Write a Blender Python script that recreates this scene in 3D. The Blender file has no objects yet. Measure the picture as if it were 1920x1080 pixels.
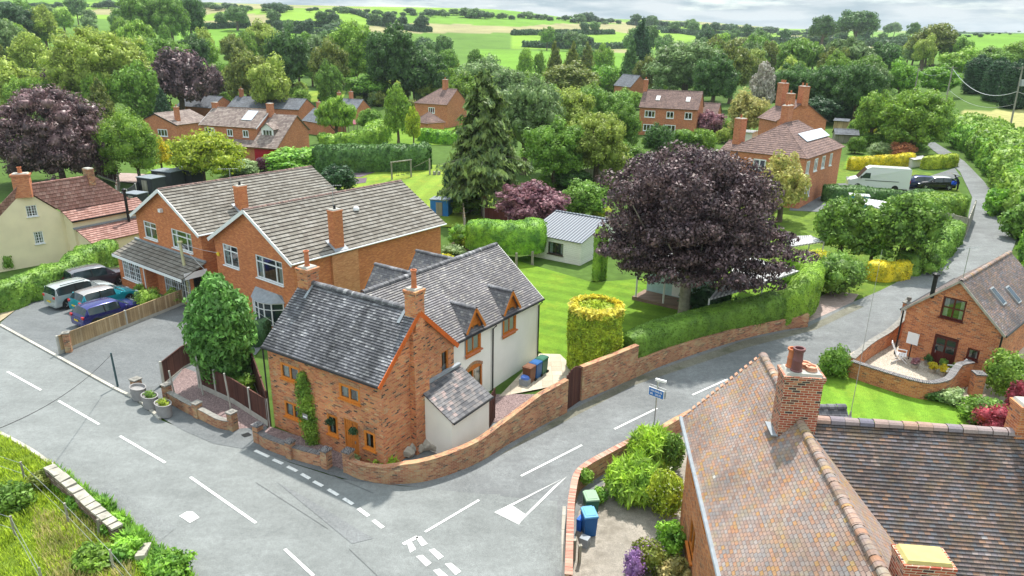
import bpy, bmesh, math, random
import numpy as np
from mathutils import Vector, Matrix, noise as mnoise
R=math.radians
SC=bpy.context.scene; COL=SC.collection
random.seed(7)
# ---------------------------------------------------------------- camera, world, sun, exposure
F_PX=1338.3; PITCH=R(19.04); ROLL=R(0.97); CH=18.5
_f=Vector((0,math.cos(PITCH),-math.sin(PITCH))); _u0=Vector((0,math.sin(PITCH),math.cos(PITCH))); _x0=Vector((1,0,0))
CX=_x0*math.cos(ROLL)+_u0*math.sin(ROLL); CU=-_x0*math.sin(ROLL)+_u0*math.cos(ROLL); CF=_f
cd=bpy.data.cameras.new('camera'); co=bpy.data.objects.new('camera',cd); COL.objects.link(co)
M=Matrix((CX,CU,-CF)).transposed().to_4x4(); M.translation=Vector((0,0,CH)); co.matrix_world=M
cd.sensor_width=36; cd.lens=F_PX/1920*36; cd.clip_start=.3; cd.clip_end=9000; SC.camera=co
SUN_AZ=R(15); SUN_EL=R(61)      # azimuth measured from +Y towards +X
sd=Vector((math.sin(SUN_AZ)*math.cos(SUN_EL),math.cos(SUN_AZ)*math.cos(SUN_EL),math.sin(SUN_EL)))
sl=bpy.data.lights.new('sun','SUN'); sl.energy=4.3; sl.angle=R(1.5); sl.color=(1,.95,.87)
so=bpy.data.objects.new('sun',sl); COL.objects.link(so); so.rotation_euler=sd.to_track_quat('Z','Y').to_euler(); so.location=(0,0,60)
W=bpy.data.worlds.new('World'); SC.world=W; W.use_nodes=True
def world():
    nt=W.node_tree; nt.nodes.clear(); N=nt.nodes.new; L=nt.links.new
    out=N('ShaderNodeOutputWorld'); bg=N('ShaderNodeBackground'); L(bg.outputs[0],out.inputs[0]); bg.inputs[1].default_value=.15
    sky=N('ShaderNodeTexSky'); sky.sky_type='NISHITA'; sky.sun_disc=False; sky.sun_elevation=SUN_EL; sky.sun_rotation=SUN_AZ
    tc=N('ShaderNodeTexCoord'); mp=N('ShaderNodeMapping'); mp.inputs['Scale'].default_value=(1.0,1.0,7.0); L(tc.outputs['Generated'],mp.inputs[0])
    n1=N('ShaderNodeTexNoise'); n1.inputs['Scale'].default_value=3.2; n1.inputs['Detail'].default_value=9; n1.inputs['Roughness'].default_value=.62; L(mp.outputs[0],n1.inputs[0])
    n2=N('ShaderNodeTexNoise'); n2.inputs['Scale'].default_value=9; n2.inputs['Detail'].default_value=6; L(mp.outputs[0],n2.inputs[0])
    r1=N('ShaderNodeValToRGB'); r1.color_ramp.elements[0].position=.30; r1.color_ramp.elements[1].position=.46; L(n1.outputs[0],r1.inputs[0])
    r2=N('ShaderNodeValToRGB'); e=r2.color_ramp.elements; e[0].position=.42; e[0].color=(1.75,2.2,2.45,1); e[1].position=.58; e[1].color=(3.3,3.5,3.55,1); L(n2.outputs[0],r2.inputs[0])
    mx=N('ShaderNodeMix'); mx.data_type='RGBA'; L(r1.outputs[0],mx.inputs[0]); L(sky.outputs[0],mx.inputs[6])
    sp=N('ShaderNodeSeparateXYZ'); L(tc.outputs['Generated'],sp.inputs[0]); mr=N('ShaderNodeMapRange'); mr.inputs[1].default_value=.02; mr.inputs[2].default_value=.7; mr.inputs[3].default_value=1.0; mr.inputs[4].default_value=2.5; L(sp.outputs[2],mr.inputs[0])
    sc=N('ShaderNodeVectorMath'); sc.operation='SCALE'; L(r2.outputs[0],sc.inputs[0]); L(mr.outputs[0],sc.inputs['Scale']); L(sc.outputs[0],mx.inputs[7]); L(mx.outputs[2],bg.inputs[0])
world()
SC.view_settings.view_transform='Standard'; SC.view_settings.look='None'; SC.view_settings.exposure=0.6; SC.view_settings.gamma=1
# ---------------------------------------------------------------- terrain and placing
HY=lambda px:78+(px-960)*.0169
_PXS=[-900,0,300,600,900,1200,1500,1800,2700]
_DS=[150,300,500,700,950,1400,3000]
# heights of the ground by distance (rows) and bearing (columns)
_TZ=[[0,0,0,0,1,3,5,8,10],
     [12,12,12,8,5,5,9,15,18],
     [26,24,20,18,15,12,16,27,30],
     [44,40,36,42,33,25,22,32,38],
     [62,58,60,57,56,38,30,34,44],
     [64,62,66,60,60,60,46,38,50],
     [66,66,70,70,70,72,84,84,84]]
def sm(a,b,x):
    t=min(1,max(0,(x-a)/(b-a))); return t*t*(3-2*t)
def T(x,y):
    near=.04*max(0,.8*x+.5*(y-25)) if y>-40 else 0
    if x>0: near=min(near,9)
    if y<105: return near
    px=960+F_PX*(x/max(y,1))*.97
    i=0
    while i<len(_PXS)-2 and px>_PXS[i+1]: i+=1
    fx=min(1,max(0,(px-_PXS[i])/(_PXS[i+1]-_PXS[i]))); fx=fx*fx*(3-2*fx)
    j=0
    while j<len(_DS)-2 and y>_DS[j+1]: j+=1
    fy=min(1,max(0,(y-_DS[j])/(_DS[j+1]-_DS[j])))
    z=(_TZ[j][i]*(1-fx)+_TZ[j][i+1]*fx)*(1-fy)+(_TZ[j+1][i]*(1-fx)+_TZ[j+1][i+1]*fx)*fy
    z+=sm(250,600,y)*3*mnoise.noise(Vector((x*.004,y*.004,0)))
    w=sm(105,170,y)
    return near*(1-w)+z*w
def ray(px,py): return CF*F_PX+CX*(px-960)-CU*(py-540)
def PZ(px,py,z=0):
    d=ray(px,py); t=(z-CH)/d.z; return Vector((0,0,CH))+d*t
def GT(px,py,dz=0):
    d=ray(px,py).normalized(); t=10; p=None; st=.5
    while t<4000:
        q=Vector((0,0,CH))+d*t
        if q.z<T(q.x,q.y): 
            a,b=t-st,t
            for _ in range(25):
                m=(a+b)/2; q=Vector((0,0,CH))+d*m
                if q.z<T(q.x,q.y): b=m
                else: a=m
            q=Vector((0,0,CH))+d*b; return Vector((q.x,q.y,T(q.x,q.y)+dz))
        t+=st; st=max(.5,t*.01)
    return Vector((0,0,CH))+d*2500
def PR(q):
    q=Vector(q)-Vector((0,0,CH)); z=q.dot(CF); return (960+F_PX*q.dot(CX)/z,540-F_PX*q.dot(CU)/z,z)
# ---------------------------------------------------------------- tagging
def E(name,loc,label,cat,group=None,rz=0):
    o=bpy.data.objects.new(name,None); COL.objects.link(o); o.location=loc; o.rotation_euler=(0,0,rz); o.empty_display_size=.2
    return tag(o,label,cat,group)
def tag(o,label=None,cat=None,group=None,kind=None):
    if label: o['label']=label
    if cat: o['category']=cat
    if group: o['group']=group
    if kind: o['kind']=kind
    return o
# ---------------------------------------------------------------- mesh builder
def clip(poly,f):
    """keep part of 2D polygon where f(p)>=0 (f linear)"""
    out=[]; n=len(poly)
    for i in range(n):
        a,b=poly[i],poly[(i+1)%n]; fa,fb=f(a),f(b)
        if fa>=0: out.append(a)
        if (fa>=0)!=(fb>=0) and abs(fa-fb)>1e-12:
            t=fa/(fa-fb); out.append((a[0]+(b[0]-a[0])*t,a[1]+(b[1]-a[1])*t))
    return out
def clip_poly(poly,conv):
    n=len(conv); A=sum(conv[i][0]*conv[(i+1)%n][1]-conv[(i+1)%n][0]*conv[i][1] for i in range(n)); s=1 if A>0 else -1
    for i in range(n):
        a,b=conv[i],conv[(i+1)%n]
        poly=clip(poly,lambda p:s*((b[0]-a[0])*(p[1]-a[1])-(b[1]-a[1])*(p[0]-a[0]))+1e-9)
        if len(poly)<3: return []
    return poly
class MB:
    def __init__(s): s.v=[]; s.f=[]; s.uv=[]; s.m=[]
    def poly(s,pts,uv=None,m=0):
        pts=[Vector(p) for p in pts]
        if uv is None:
            n=Vector((0,0,0))
            for i in range(len(pts)):
                a,b=pts[i],pts[(i+1)%len(pts)]; n+=a.cross(b)
            if n.length<1e-12: return
            n.normalize()
            if abs(n.z)>.9: uv=[(p.x,p.y) for p in pts]
            else:
                t=Vector((0,0,1)).cross(n).normalized(); k=math.sqrt(1-n.z*n.z); uv=[(p.dot(t),p.z/k) for p in pts]
        i0=len(s.v); s.v+=[tuple(p) for p in pts]; s.f.append(tuple(range(i0,i0+len(pts)))); s.uv+=list(uv); s.m.append(m)
    def quad(s,a,b,c,d,m=0,uv=None): s.poly([a,b,c,d],uv,m)
    def box(s,c,size,ax=None,m=0,taper=1.0):
        """c centre, size (x,y,z), ax = (X,Y,Z) axis vectors or heading angle"""
        c=Vector(c)
        if ax is None: X,Y,Z=Vector((1,0,0)),Vector((0,1,0)),Vector((0,0,1))
        elif isinstance(ax,(int,float)): X=Vector((math.cos(ax),math.sin(ax),0)); Y=Vector((-math.sin(ax),math.cos(ax),0)); Z=Vector((0,0,1))
        else: X,Y,Z=ax
        h=[size[0]/2,size[1]/2,size[2]/2]
        P=lambda i,j,k:c+X*(h[0]*i*(taper if k>0 else 1))+Y*(h[1]*j*(taper if k>0 else 1))+Z*(h[2]*k)
        for q in (((-1,-1,-1),(-1,1,-1),(1,1,-1),(1,-1,-1)),((-1,-1,1),(1,-1,1),(1,1,1),(-1,1,1)),((-1,-1,-1),(1,-1,-1),(1,-1,1),(-1,-1,1)),((1,-1,-1),(1,1,-1),(1,1,1),(1,-1,1)),((1,1,-1),(-1,1,-1),(-1,1,1),(1,1,1)),((-1,1,-1),(-1,-1,-1),(-1,-1,1),(-1,1,1))):
            s.poly([P(*k) for k in q],None,m)
    def bar(s,a,b,w,h=None,m=0,up=(0,0,1)):
        a=Vector(a);b=Vector(b);h=h or w; d=b-a; Lg=d.length; X=d.normalized(); U=Vector(up)
        if abs(X.dot(U))>.99: U=Vector((1,0,0))
        Y=U.cross(X).normalized(); Z=X.cross(Y)
        s.box((a+b)/2,(Lg,w,h),(X,Y,Z),m)
    def tube(s,pts,r,n=8,m=0,caps=True):
        pts=[Vector(p) for p in pts]; rr=r if isinstance(r,(list,tuple)) else [r]*len(pts); rings=[]
        for i,p in enumerate(pts):
            d=(pts[min(i+1,len(pts)-1)]-pts[max(i-1,0)]).normalized(); U=Vector((0,0,1)) if abs(d.z)<.95 else Vector((1,0,0))
            X=U.cross(d).normalized(); Y=d.cross(X)
            rings.append([p+X*(rr[i]*math.cos(2*math.pi*k/n))+Y*(rr[i]*math.sin(2*math.pi*k/n)) for k in range(n)])
        for i in range(len(rings)-1):
            for k in range(n): s.quad(rings[i][k],rings[i][(k+1)%n],rings[i+1][(k+1)%n],rings[i+1][k],m)
        if caps: s.poly(rings[0][::-1],None,m); s.poly(rings[-1],None,m)
    def lathe(s,c,prof,n=14,m=0,sc=(1,1)):
        c=Vector(c)
        rg=[[c+Vector((r*sc[0]*math.cos(2*math.pi*k/n),r*sc[1]*math.sin(2*math.pi*k/n),z)) for k in range(n)] for r,z in prof]
        for i in range(len(rg)-1):
            for k in range(n): s.quad(rg[i][k],rg[i][(k+1)%n],rg[i+1][(k+1)%n],rg[i+1][k],m)
        if prof[0][0]>1e-4: s.poly(rg[0][::-1],None,m)
        if prof[-1][0]>1e-4: s.poly(rg[-1],None,m)
    def build(s,name,mats,parent=None,smooth=False,weld=False,bevel=0,local=False):
        me=bpy.data.meshes.new(name); off=Vector((0,0,0))
        if parent is not None and not local:
            q=parent
            while q is not None: off+=q.location; q=q.parent
        v=[(p[0]-off.x,p[1]-off.y,p[2]-off.z) for p in s.v]
        me.from_pydata(v,[],s.f)
        uvl=me.uv_layers.new(name='UVMap'); uvl.data.foreach_set('uv',np.array(s.uv,dtype=np.float32).ravel())
        if not isinstance(mats,(list,tuple)): mats=[mats]
        for k in mats: me.materials.append(k)
        me.polygons.foreach_set('material_index',s.m)
        o=bpy.data.objects.new(name,me); COL.objects.link(o)
        if parent is not None: o.parent=parent
        if weld or bevel or smooth:
            bm=bmesh.new(); bm.from_mesh(me); bmesh.ops.remove_doubles(bm,verts=bm.verts,dist=.0005); bm.to_mesh(me); bm.free()
        if smooth:
            me.polygons.foreach_set('use_smooth',[True]*len(me.polygons))
            try: me.set_sharp_from_angle(angle=R(40))
            except Exception: pass
        if bevel:
            b=o.modifiers.new('bevel','BEVEL'); b.width=bevel; b.segments=2; b.limit_method='ANGLE'
        me.validate(clean_customdata=False); return o
# ---------------------------------------------------------------- materials
class NT:
    def __init__(s,name,rough=.8,spec=.3):
        s.mat=bpy.data.materials.new(name); s.mat.use_nodes=True; s.t=s.mat.node_tree; s.p=s.t.nodes['Principled BSDF']
        s.p.inputs['Roughness'].default_value=rough; s.p.inputs['Specular IOR Level'].default_value=spec
    def n(s,k,**kw):
        o=s.t.nodes.new('ShaderNode'+k)
        for a,b in kw.items(): setattr(o,a,b)
        return o
    def l(s,a,b): s.t.links.new(a,b)
    def math(s,op,a,b=None,c=None):
        o=s.n('Math',operation=op)
        for i,x in enumerate((a,b,c)):
            if x is None: continue
            if isinstance(x,(int,float)): o.inputs[i].default_value=x
            else: s.l(x,o.inputs[i])
        return o.outputs[0]
    def mix(s,f,a,b,mode='MIX'):
        o=s.n('Mix',data_type='RGBA',blend_type=mode)
        for i,x in ((0,f),(6,a),(7,b)):
            if isinstance(x,(int,float)): o.inputs[i].default_value=x
            elif isinstance(x,(tuple,list)): o.inputs[i].default_value=(*x[:3],1)
            else: s.l(x,o.inputs[i])
        return o.outputs[2]
    def ramp(s,f,els,interp='LINEAR'):
        o=s.n('ValToRGB'); cr=o.color_ramp; cr.interpolation=interp
        while len(cr.elements)<len(els): cr.elements.new(.5)
        for e,(p,c) in zip(cr.elements,els): 
            e.position=p; e.color=(c,c,c,1) if isinstance(c,(int,float)) else (*c,1)
        s.l(f,o.inputs[0]); return o.outputs[0]
    def noise(s,co,scale,detail=4,rough=.55,out=0):
        o=s.n('TexNoise'); o.inputs['Scale'].default_value=scale; o.inputs['Detail'].default_value=detail; o.inputs['Roughness'].default_value=rough
        if co is not None: s.l(co,o.inputs[0])
        return o.outputs[out]
    def map(s,co,sc): 
        o=s.n('Mapping'); o.inputs['Scale'].default_value=sc; s.l(co,o.inputs[0]); return o.outputs[0]
    def col(s,c): s.l(c,s.p.inputs['Base Color']) if not isinstance(c,(tuple,list)) else s.p.inputs['Base Color'].__setattr__('default_value',(*c,1))
    def bump(s,h,st=.5,dist=.02):
        b=s.n('Bump'); b.inputs['Strength'].default_value=st; b.inputs['Distance'].default_value=dist; s.l(h,b.inputs['Height']); s.l(b.outputs[0],s.p.inputs['Normal'])
def sep(t,co): 
    o=t.n('SeparateXYZ'); t.l(co,o.inputs[0]); return o.outputs
def m_plain(name,c,rough=.6,spec=.3,metal=0,var=.12,scale=3,bump=0):
    t=NT(name,rough,spec); t.p.inputs['Metallic'].default_value=metal
    g=t.n('NewGeometry').outputs['Position']; n=t.noise(g,scale,5)
    f=t.ramp(n,[(.3,1-var),(.7,1+var)]); t.col(t.mix(1.0,c,f,'MULTIPLY'))
    if bump: t.bump(t.noise(g,scale*12,3),bump,.01)
    return t.mat
def m_units(name,cols,bw,bh,gap_shade_c,gu,gv,stagger=.5,rough=.85,bumpd=.006,stain=.25,stc=None,gshade=None,streak=0,clump=0,clsc=.7):
    """brick or tile pattern by UV in metres: every unit takes its own colour from cols [(pos,colour)]"""
    t=NT(name,rough,.25); uv=t.n('UVMap').outputs[0]; U=sep(t,uv)
    vv=t.math('DIVIDE',U[1],bh); row=t.math('FLOOR',vv); par=t.math('MULTIPLY',t.math('FLOORED_MODULO',row,2),stagger)
    uu=t.math('ADD',t.math('DIVIDE',U[0],bw),par); cl=t.math('FLOOR',uu)
    fu=t.math('FRACT',uu); fv=t.math('FRACT',vv)
    cb=t.n('CombineXYZ'); t.l(cl,cb.inputs[0]); t.l(row,cb.inputs[1])
    wn=t.n('TexWhiteNoise',noise_dimensions='3D'); t.l(cb.outputs[0],wn.inputs[0])
    g=t.n('NewGeometry').outputs['Position']
    ci=wn.outputs[0] if not clump else t.math('ADD',t.math('MULTIPLY',wn.outputs[0],1-clump),t.math('MULTIPLY',t.ramp(t.noise(g,clsc,5,.65),[(.3,0.0),(.7,1.0)]),clump))
    c=t.ramp(ci,cols)
    big=t.noise(g,.55,5,.6); c=t.mix(1.0,c,t.ramp(big,[(.28,1-stain),(.72,1+stain)]),'MULTIPLY')
    if streak: c=t.mix(1.0,c,t.ramp(t.noise(t.map(uv,(1.6,.28,1)),1.0,5,.6),[(.32,1-streak),(.62,1+streak)]),'MULTIPLY')
    fine=t.noise(g,22,3); c=t.mix(1.0,c,t.ramp(fine,[(.3,.86),(.7,1.14)]),'MULTIPLY')
    if stc: c=t.mix(t.ramp(t.noise(g,1.3,6,.7),[(.50,0.0),(.66,stc[1])]),c,stc[0])
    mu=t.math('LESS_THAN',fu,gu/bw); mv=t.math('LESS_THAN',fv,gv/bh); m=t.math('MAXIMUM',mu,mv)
    if gap_shade_c is not None: c=t.mix(m,c,gap_shade_c)  # joint colour; on some coursed roof tiles it also paints shade at the lips
    t.col(c)
    if bumpd: t.bump(t.math('SUBTRACT',1.0,m),.6,bumpd)
    return t.mat
def m_leaf(name,c,c2=None,var=.42,transl=.33,scale=1.2,rough=.55):
    t=NT(name,rough,.35); c2=c2 or tuple(x*.55 for x in c); c,c2=[tuple(min(.8,x*LG*w) for x,w in zip(q,(1.12,1,.85) if q[1]>q[2]*1.3 else (1,1,1))) for q in (c,c2)]
    g=t.n('NewGeometry'); tc=t.n('TexCoord').outputs['Object']
    n=t.noise(g.outputs['Position'],scale,3,.6); k=t.mix(t.ramp(n,[(.36,0.0),(.62,1.0)]),c2,c)
    oi=t.n('ObjectInfo'); rr=t.math('MULTIPLY_ADD',oi.outputs['Random'],.3,.85); cb=t.n('CombineColor')
    for i in range(3): t.l(rr,cb.inputs[i])
    k=t.mix(1.0,k,cb.outputs[0],'MULTIPLY')
    wn=t.n('TexWhiteNoise',noise_dimensions='1D'); t.l(t.math('ADD',g.outputs['Random Per Island'],0.0),wn.inputs['W'])
    k=t.mix(1.0,k,t.ramp(g.outputs['Random Per Island'],[(0,1-var),(1,1+var)]),'MULTIPLY')
    t.col(k)
    if transl:
        tr=t.n('BsdfTranslucent'); t.l(k,tr.inputs[0]); ms=t.n('MixShader'); ms.inputs[0].default_value=transl
        out=[x for x in t.t.nodes if x.type=='OUTPUT_MATERIAL'][0]; t.l(t.p.outputs[0],ms.inputs[1]); t.l(tr.outputs[0],ms.inputs[2]); t.l(ms.outputs[0],out.inputs[0])
    return t.mat
MT={}; LG=2.3
BR_OLD=[(0,(.38,.10,.045)),(.18,(.52,.175,.07)),(.4,(.62,.26,.11)),(.6,(.54,.165,.075)),(.78,(.60,.30,.12)),(.87,(.30,.11,.06)),(.9,(.05,.035,.03)),(.94,(.09,.05,.04)),(1,(.66,.40,.21))]
BR_MOD=[(0,(.46,.14,.055)),(.5,(.54,.175,.065)),(1,(.64,.24,.09))]
BR_RED=[(0,(.42,.14,.07)),(.5,(.53,.19,.09)),(.9,(.58,.24,.12)),(1,(.34,.12,.08))]
MT['brick_cottage']=m_units('cottage_brick',BR_OLD,.235,.082,(.42,.30,.20),.014,.014,stain=.3,stc=((.60,.29,.17),.35))
MT['brick_wall']=m_units('wall_brick',[(0,(.26,.09,.06)),(.25,(.40,.17,.09)),(.5,(.45,.24,.13)),(.75,(.37,.14,.08)),(.9,(.10,.07,.06)),(1,(.55,.37,.22))],.235,.08,(.38,.30,.20),.014,.014,stain=.35,stc=((.52,.42,.22),.6))
MT['brick_mod']=m_units('modern_brick',BR_MOD,.225,.075,(.46,.27,.17),.010,.010,stain=.12)
MT['brick_red']=m_units('red_brick',BR_RED,.225,.075,(.42,.25,.18),.010,.010,stain=.15)
MT['brick_barn']=m_units('barn_brick',[(0,(.36,.11,.05)),(.3,(.52,.18,.07)),(.6,(.60,.24,.10)),(.85,(.42,.13,.06)),(.93,(.17,.08,.06)),(1,(.58,.30,.16))],.235,.08,(.50,.36,.25),.012,.012,stain=.2)
MT['brick_fore']=m_units('dark_red_brick',[(0,(.28,.06,.04)),(.3,(.40,.10,.06)),(.6,(.46,.14,.08)),(.68,(.10,.05,.045)),(.8,(.07,.05,.05)),(.85,(.40,.12,.07)),(1,(.50,.22,.13))],.235,.08,(.62,.54,.42),.016,.014,stain=.15)
MT['tile_blue']=m_units('blue_clay_tile',[(0,(.075,.075,.083)),(.4,(.10,.10,.112)),(.7,(.135,.135,.145)),(.92,(.18,.18,.19)),(1,(.26,.26,.27))],.19,.135,(.03,.03,.035),.010,.014,stain=.55,rough=.5,bumpd=.006,streak=.45)  # side joints are gaps; dark lower edge of each course is painted lip shade
MT['tile_wing']=m_units('grey_clay_tile',[(0,(.115,.11,.12)),(.4,(.15,.145,.155)),(.7,(.185,.175,.18)),(.92,(.22,.205,.195)),(1,(.30,.29,.28))],.19,.135,(.045,.04,.045),.010,.014,stain=.3,rough=.5,bumpd=.006,streak=.2)  # dark band along each course's lower edge paints the lip's shade, as above
MT['tile_slate']=m_units('patchy_grey_tile',[(0,(.07,.07,.08)),(.35,(.11,.11,.12)),(.6,(.15,.145,.15)),(.85,(.19,.165,.16)),(1,(.29,.22,.21))],.24,.2,(.05,.05,.05),.012,0,stain=.25,rough=.6)
MT['tile_fore']=m_units('mixed_clay_tile',[(0,(.19,.12,.10)),(.2,(.29,.205,.175)),(.38,(.22,.205,.205)),(.52,(.33,.205,.15)),(.66,(.28,.25,.24)),(.8,(.36,.185,.11)),(.9,(.35,.23,.09)),(.96,(.33,.35,.37)),(1,(.52,.54,.56))],.17,.11,(.09,.06,.055),.015,.004,stain=.3,rough=.7,bumpd=.005,stc=((.30,.24,.13),.55),clump=.22)
MT['tile_forew']=m_units('dark_mixed_clay_tile',[(0,(.065,.052,.055)),(.25,(.13,.10,.09)),(.45,(.115,.12,.135)),(.6,(.20,.12,.085)),(.75,(.155,.145,.165)),(.88,(.28,.16,.10)),(.96,(.26,.25,.26)),(1,(.46,.44,.42))],.17,.11,(.02,.02,.025),.007,.014,stain=.45,rough=.6,bumpd=.005,stc=((.17,.12,.07),.75),clump=.2)
MT['tile_conc']=m_units('concrete_tile',[(0,(.155,.14,.12)),(.5,(.20,.185,.16)),(1,(.25,.235,.21))],.33,.33,(.05,.045,.04),.014,.035,stain=.15,rough=.9)  # broad dark line per course is the tile lip's shadow put into the colour
MT['tile_concd']=m_units('dark_concrete_tile',[(0,(.17,.13,.12)),(.5,(.24,.19,.17)),(1,(.31,.26,.23))],.33,.33,(.12,.1,.09),.014,0,stain=.2,rough=.9)
MT['tile_red']=m_units('red_pantile',[(0,(.25,.125,.10)),(.5,(.31,.165,.14)),(1,(.39,.235,.20))],.30,.30,(.10,.05,.04),.02,.03,stain=.15,rough=.8)
MT['tile_plum']=m_units('plum_clay_tile',[(0,(.12,.08,.075)),(.5,(.18,.12,.11)),(1,(.26,.17,.14))],.17,.1,None,.008,0,stain=.25)
MT['tile_grey']=m_units('far_grey_slate',[(0,(.11,.12,.14)),(.5,(.15,.16,.18)),(1,(.19,.20,.23))],.3,.2,None,.008,0,stain=.15)
MT['coping']=m_units('blue_coping_brick',[(0,(.05,.05,.06)),(.5,(.09,.09,.10)),(1,(.16,.15,.16))],.08,5,(.45,.42,.38),.012,0,0,rough=.6)
MT['render_white']=m_plain('white_render',(.82,.82,.76),.85,var=.05,scale=.8)
MT['render_cream']=m_plain('cream_render',(.78,.68,.47),.9,var=.07,scale=.7)
MT['white']=m_plain('white_upvc',(.78,.79,.80),.35,var=.03)
MT['whitep']=m_plain('white_paint_wood',(.72,.72,.70),.6,var=.06)
MT['oak']=m_plain('orange_stained_oak',(.50,.16,.025),.5,var=.2,scale=9)
MT['oakf']=m_plain('bright_orange_oak',(.60,.20,.03),.5,var=.15,scale=9)
MT['oakd']=m_plain('deep_orange_timber',(.58,.12,.02),.5,var=.12,scale=5)
MT['maroon']=m_plain('maroon_painted_timber',(.09,.018,.015),.4,var=.15,scale=5)
MT['black']=m_plain('black_plastic',(.015,.016,.018),.4,var=.2)
MT['lead']=m_plain('lead_flashing',(.26,.29,.32),.5,var=.15,scale=4)
MT['terra']=m_plain('terracotta',(.50,.17,.08),.75,var=.15,scale=6)
MT['terral']=m_plain('pale_terracotta',(.62,.33,.22),.8,var=.12,scale=6)
MT['stone']=m_plain('weathered_stone',(.36,.34,.29),.9,var=.3,scale=3,bump=.3)
MT['stonec']=m_plain('stone_capping',(.24,.23,.21),.9,var=.3,scale=5,bump=.2)
MT['concrete']=m_plain('concrete',(.40,.39,.35),.9,var=.15,scale=3,bump=.2)
MT['yellowslab']=m_plain('lichen_yellow_slab',(.50,.43,.17),.9,var=.1,scale=4)
MT['steel']=m_plain('galvanised_steel',(.48,.50,.51),.4,metal=.7,var=.1)
MT['rubber']=m_plain('black_rubber',(.02,.02,.02),.8)
MT['bark']=m_plain('grey_bark',(.27,.25,.20),.95,var=.3,scale=4,bump=.5)
MT['barkd']=m_plain('brown_bark',(.13,.10,.07),.95,var=.3,scale=4,bump=.5)
MT['timber_d']=m_units('dark_brown_boarding',[(0,(.055,.022,.018)),(.5,(.085,.035,.028)),(1,(.12,.05,.035))],.12,9,(.02,.01,.01),.012,0,0,rough=.8,stain=.2)
MT['timber_l']=m_units('weathered_boarding',[(0,(.30,.21,.12)),(.5,(.40,.29,.16)),(1,(.50,.39,.24))],.16,9,(.15,.1,.06),.012,0,0,rough=.9,stain=.35)
MT['timber_g']=m_units('grey_weathered_boards',[(0,(.22,.21,.17)),(.5,(.30,.28,.23)),(1,(.38,.36,.30))],.15,9,(.1,.1,.08),.012,0,0,rough=.9,stain=.3)
MT['deck']=m_units('deck_boards',[(0,(.20,.13,.10)),(1,(.30,.21,.16))],9,.14,(.06,.04,.03),0,.012,0,rough=.8)
MT['clad_white']=m_units('white_weatherboard',[(0,(.66,.66,.60)),(1,(.74,.74,.68))],9,.16,(.4,.4,.37),0,.012,0,rough=.7,stain=.06)
def m_corr(name,c,c2,p=.15):
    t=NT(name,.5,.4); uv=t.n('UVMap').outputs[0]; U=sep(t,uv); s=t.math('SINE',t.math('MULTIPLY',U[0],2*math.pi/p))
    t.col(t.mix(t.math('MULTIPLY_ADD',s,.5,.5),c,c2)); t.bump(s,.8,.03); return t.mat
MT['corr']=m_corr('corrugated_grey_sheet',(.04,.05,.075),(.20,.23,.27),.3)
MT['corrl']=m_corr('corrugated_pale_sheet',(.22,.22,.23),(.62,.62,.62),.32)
def m_glass():
    t=NT('window_glass',.03,.8); t.col((.02,.03,.035))
    tr=t.n('BsdfTransparent'); tr.inputs[0].default_value=(.75,.85,.85,1); gl=t.n('BsdfGlossy'); gl.inputs['Roughness'].default_value=.03
    fr=t.n('Fresnel'); fr.inputs[0].default_value=1.5; f=t.math('MINIMUM',t.math('MULTIPLY_ADD',fr.outputs[0],1.6,.10),.85)
    ms=t.n('MixShader'); t.l(f,ms.inputs[0]); t.l(tr.outputs[0],ms.inputs[1]); t.l(gl.outputs[0],ms.inputs[2])
    out=[x for x in t.t.nodes if x.type=='OUTPUT_MATERIAL'][0]; t.l(ms.outputs[0],out.inputs[0]); return t.mat
MT['glass']=m_glass()
def m_dark(name,c,rough=.08):
    t=NT(name,rough,.6); t.col(c); return t.mat
MT['cglass']=m_dark('tinted_car_glass',(.015,.03,.035),.05)
MT['curtain']=m_plain('pale_curtain',(.62,.63,.60),.9,var=.12,scale=6)
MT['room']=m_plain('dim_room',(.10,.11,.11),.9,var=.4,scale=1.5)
def m_asphalt(name,c,patch=.25,tracks=True,dark=None):
    t=NT(name,.85,.3); g=t.n('NewGeometry').outputs['Position']
    b=t.noise(g,.22,6,.65); k=t.mix(1.0,c,t.ramp(b,[(.3,1-patch),(.7,1+patch)]),'MULTIPLY')
    st=t.noise(t.map(g,(.5,1.1,1)),.9,7,.7); k=t.mix(1.0,k,t.ramp(st,[(.3,.86),(.7,1.15)]),'MULTIPLY')
    f=t.noise(g,28,3,.8); k=t.mix(1.0,k,t.ramp(f,[(.3,.62),(.7,1.38)]),'MULTIPLY')
    sp=t.noise(g,4.5,6,.8); k=t.mix(1.0,k,t.ramp(sp,[(.32,.82),(.68,1.16)]),'MULTIPLY')
    if dark: k=t.mix(t.ramp(t.noise(g,.6,7,.75),[(.5,0.0),(.64,.75)]),k,dark)
    vo=t.n('TexVoronoi',feature='DISTANCE_TO_EDGE'); vo.inputs['Scale'].default_value=.16; w=t.noise(g,1.5,4); 
    mp=t.n('VectorMath',operation='ADD'); t.l(g,mp.inputs[0]); cmb=t.n('CombineXYZ'); t.l(w,cmb.inputs[0]); t.l(w,cmb.inputs[1]); t.l(cmb.outputs[0],mp.inputs[1]); t.l(mp.outputs[0],vo.inputs[0])
    k=t.mix(t.ramp(vo.outputs[0],[(.0,.12),(.004,0.0)]),k,(.09,.09,.09))
    t.col(k); t.bump(f,.3,.01); return t.mat
MT['asph']=m_asphalt('worn_tarmac',(.185,.198,.196),.16)
MT['asph2']=m_asphalt('lane_tarmac',(.17,.18,.183),.2,dark=(.13,.135,.14))
MT['asph3']=m_asphalt('drive_tarmac',(.135,.145,.15),.14)
MT['pathc']=m_asphalt('old_concrete_slab',(.30,.27,.23),.3,dark=(.17,.15,.12))
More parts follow.
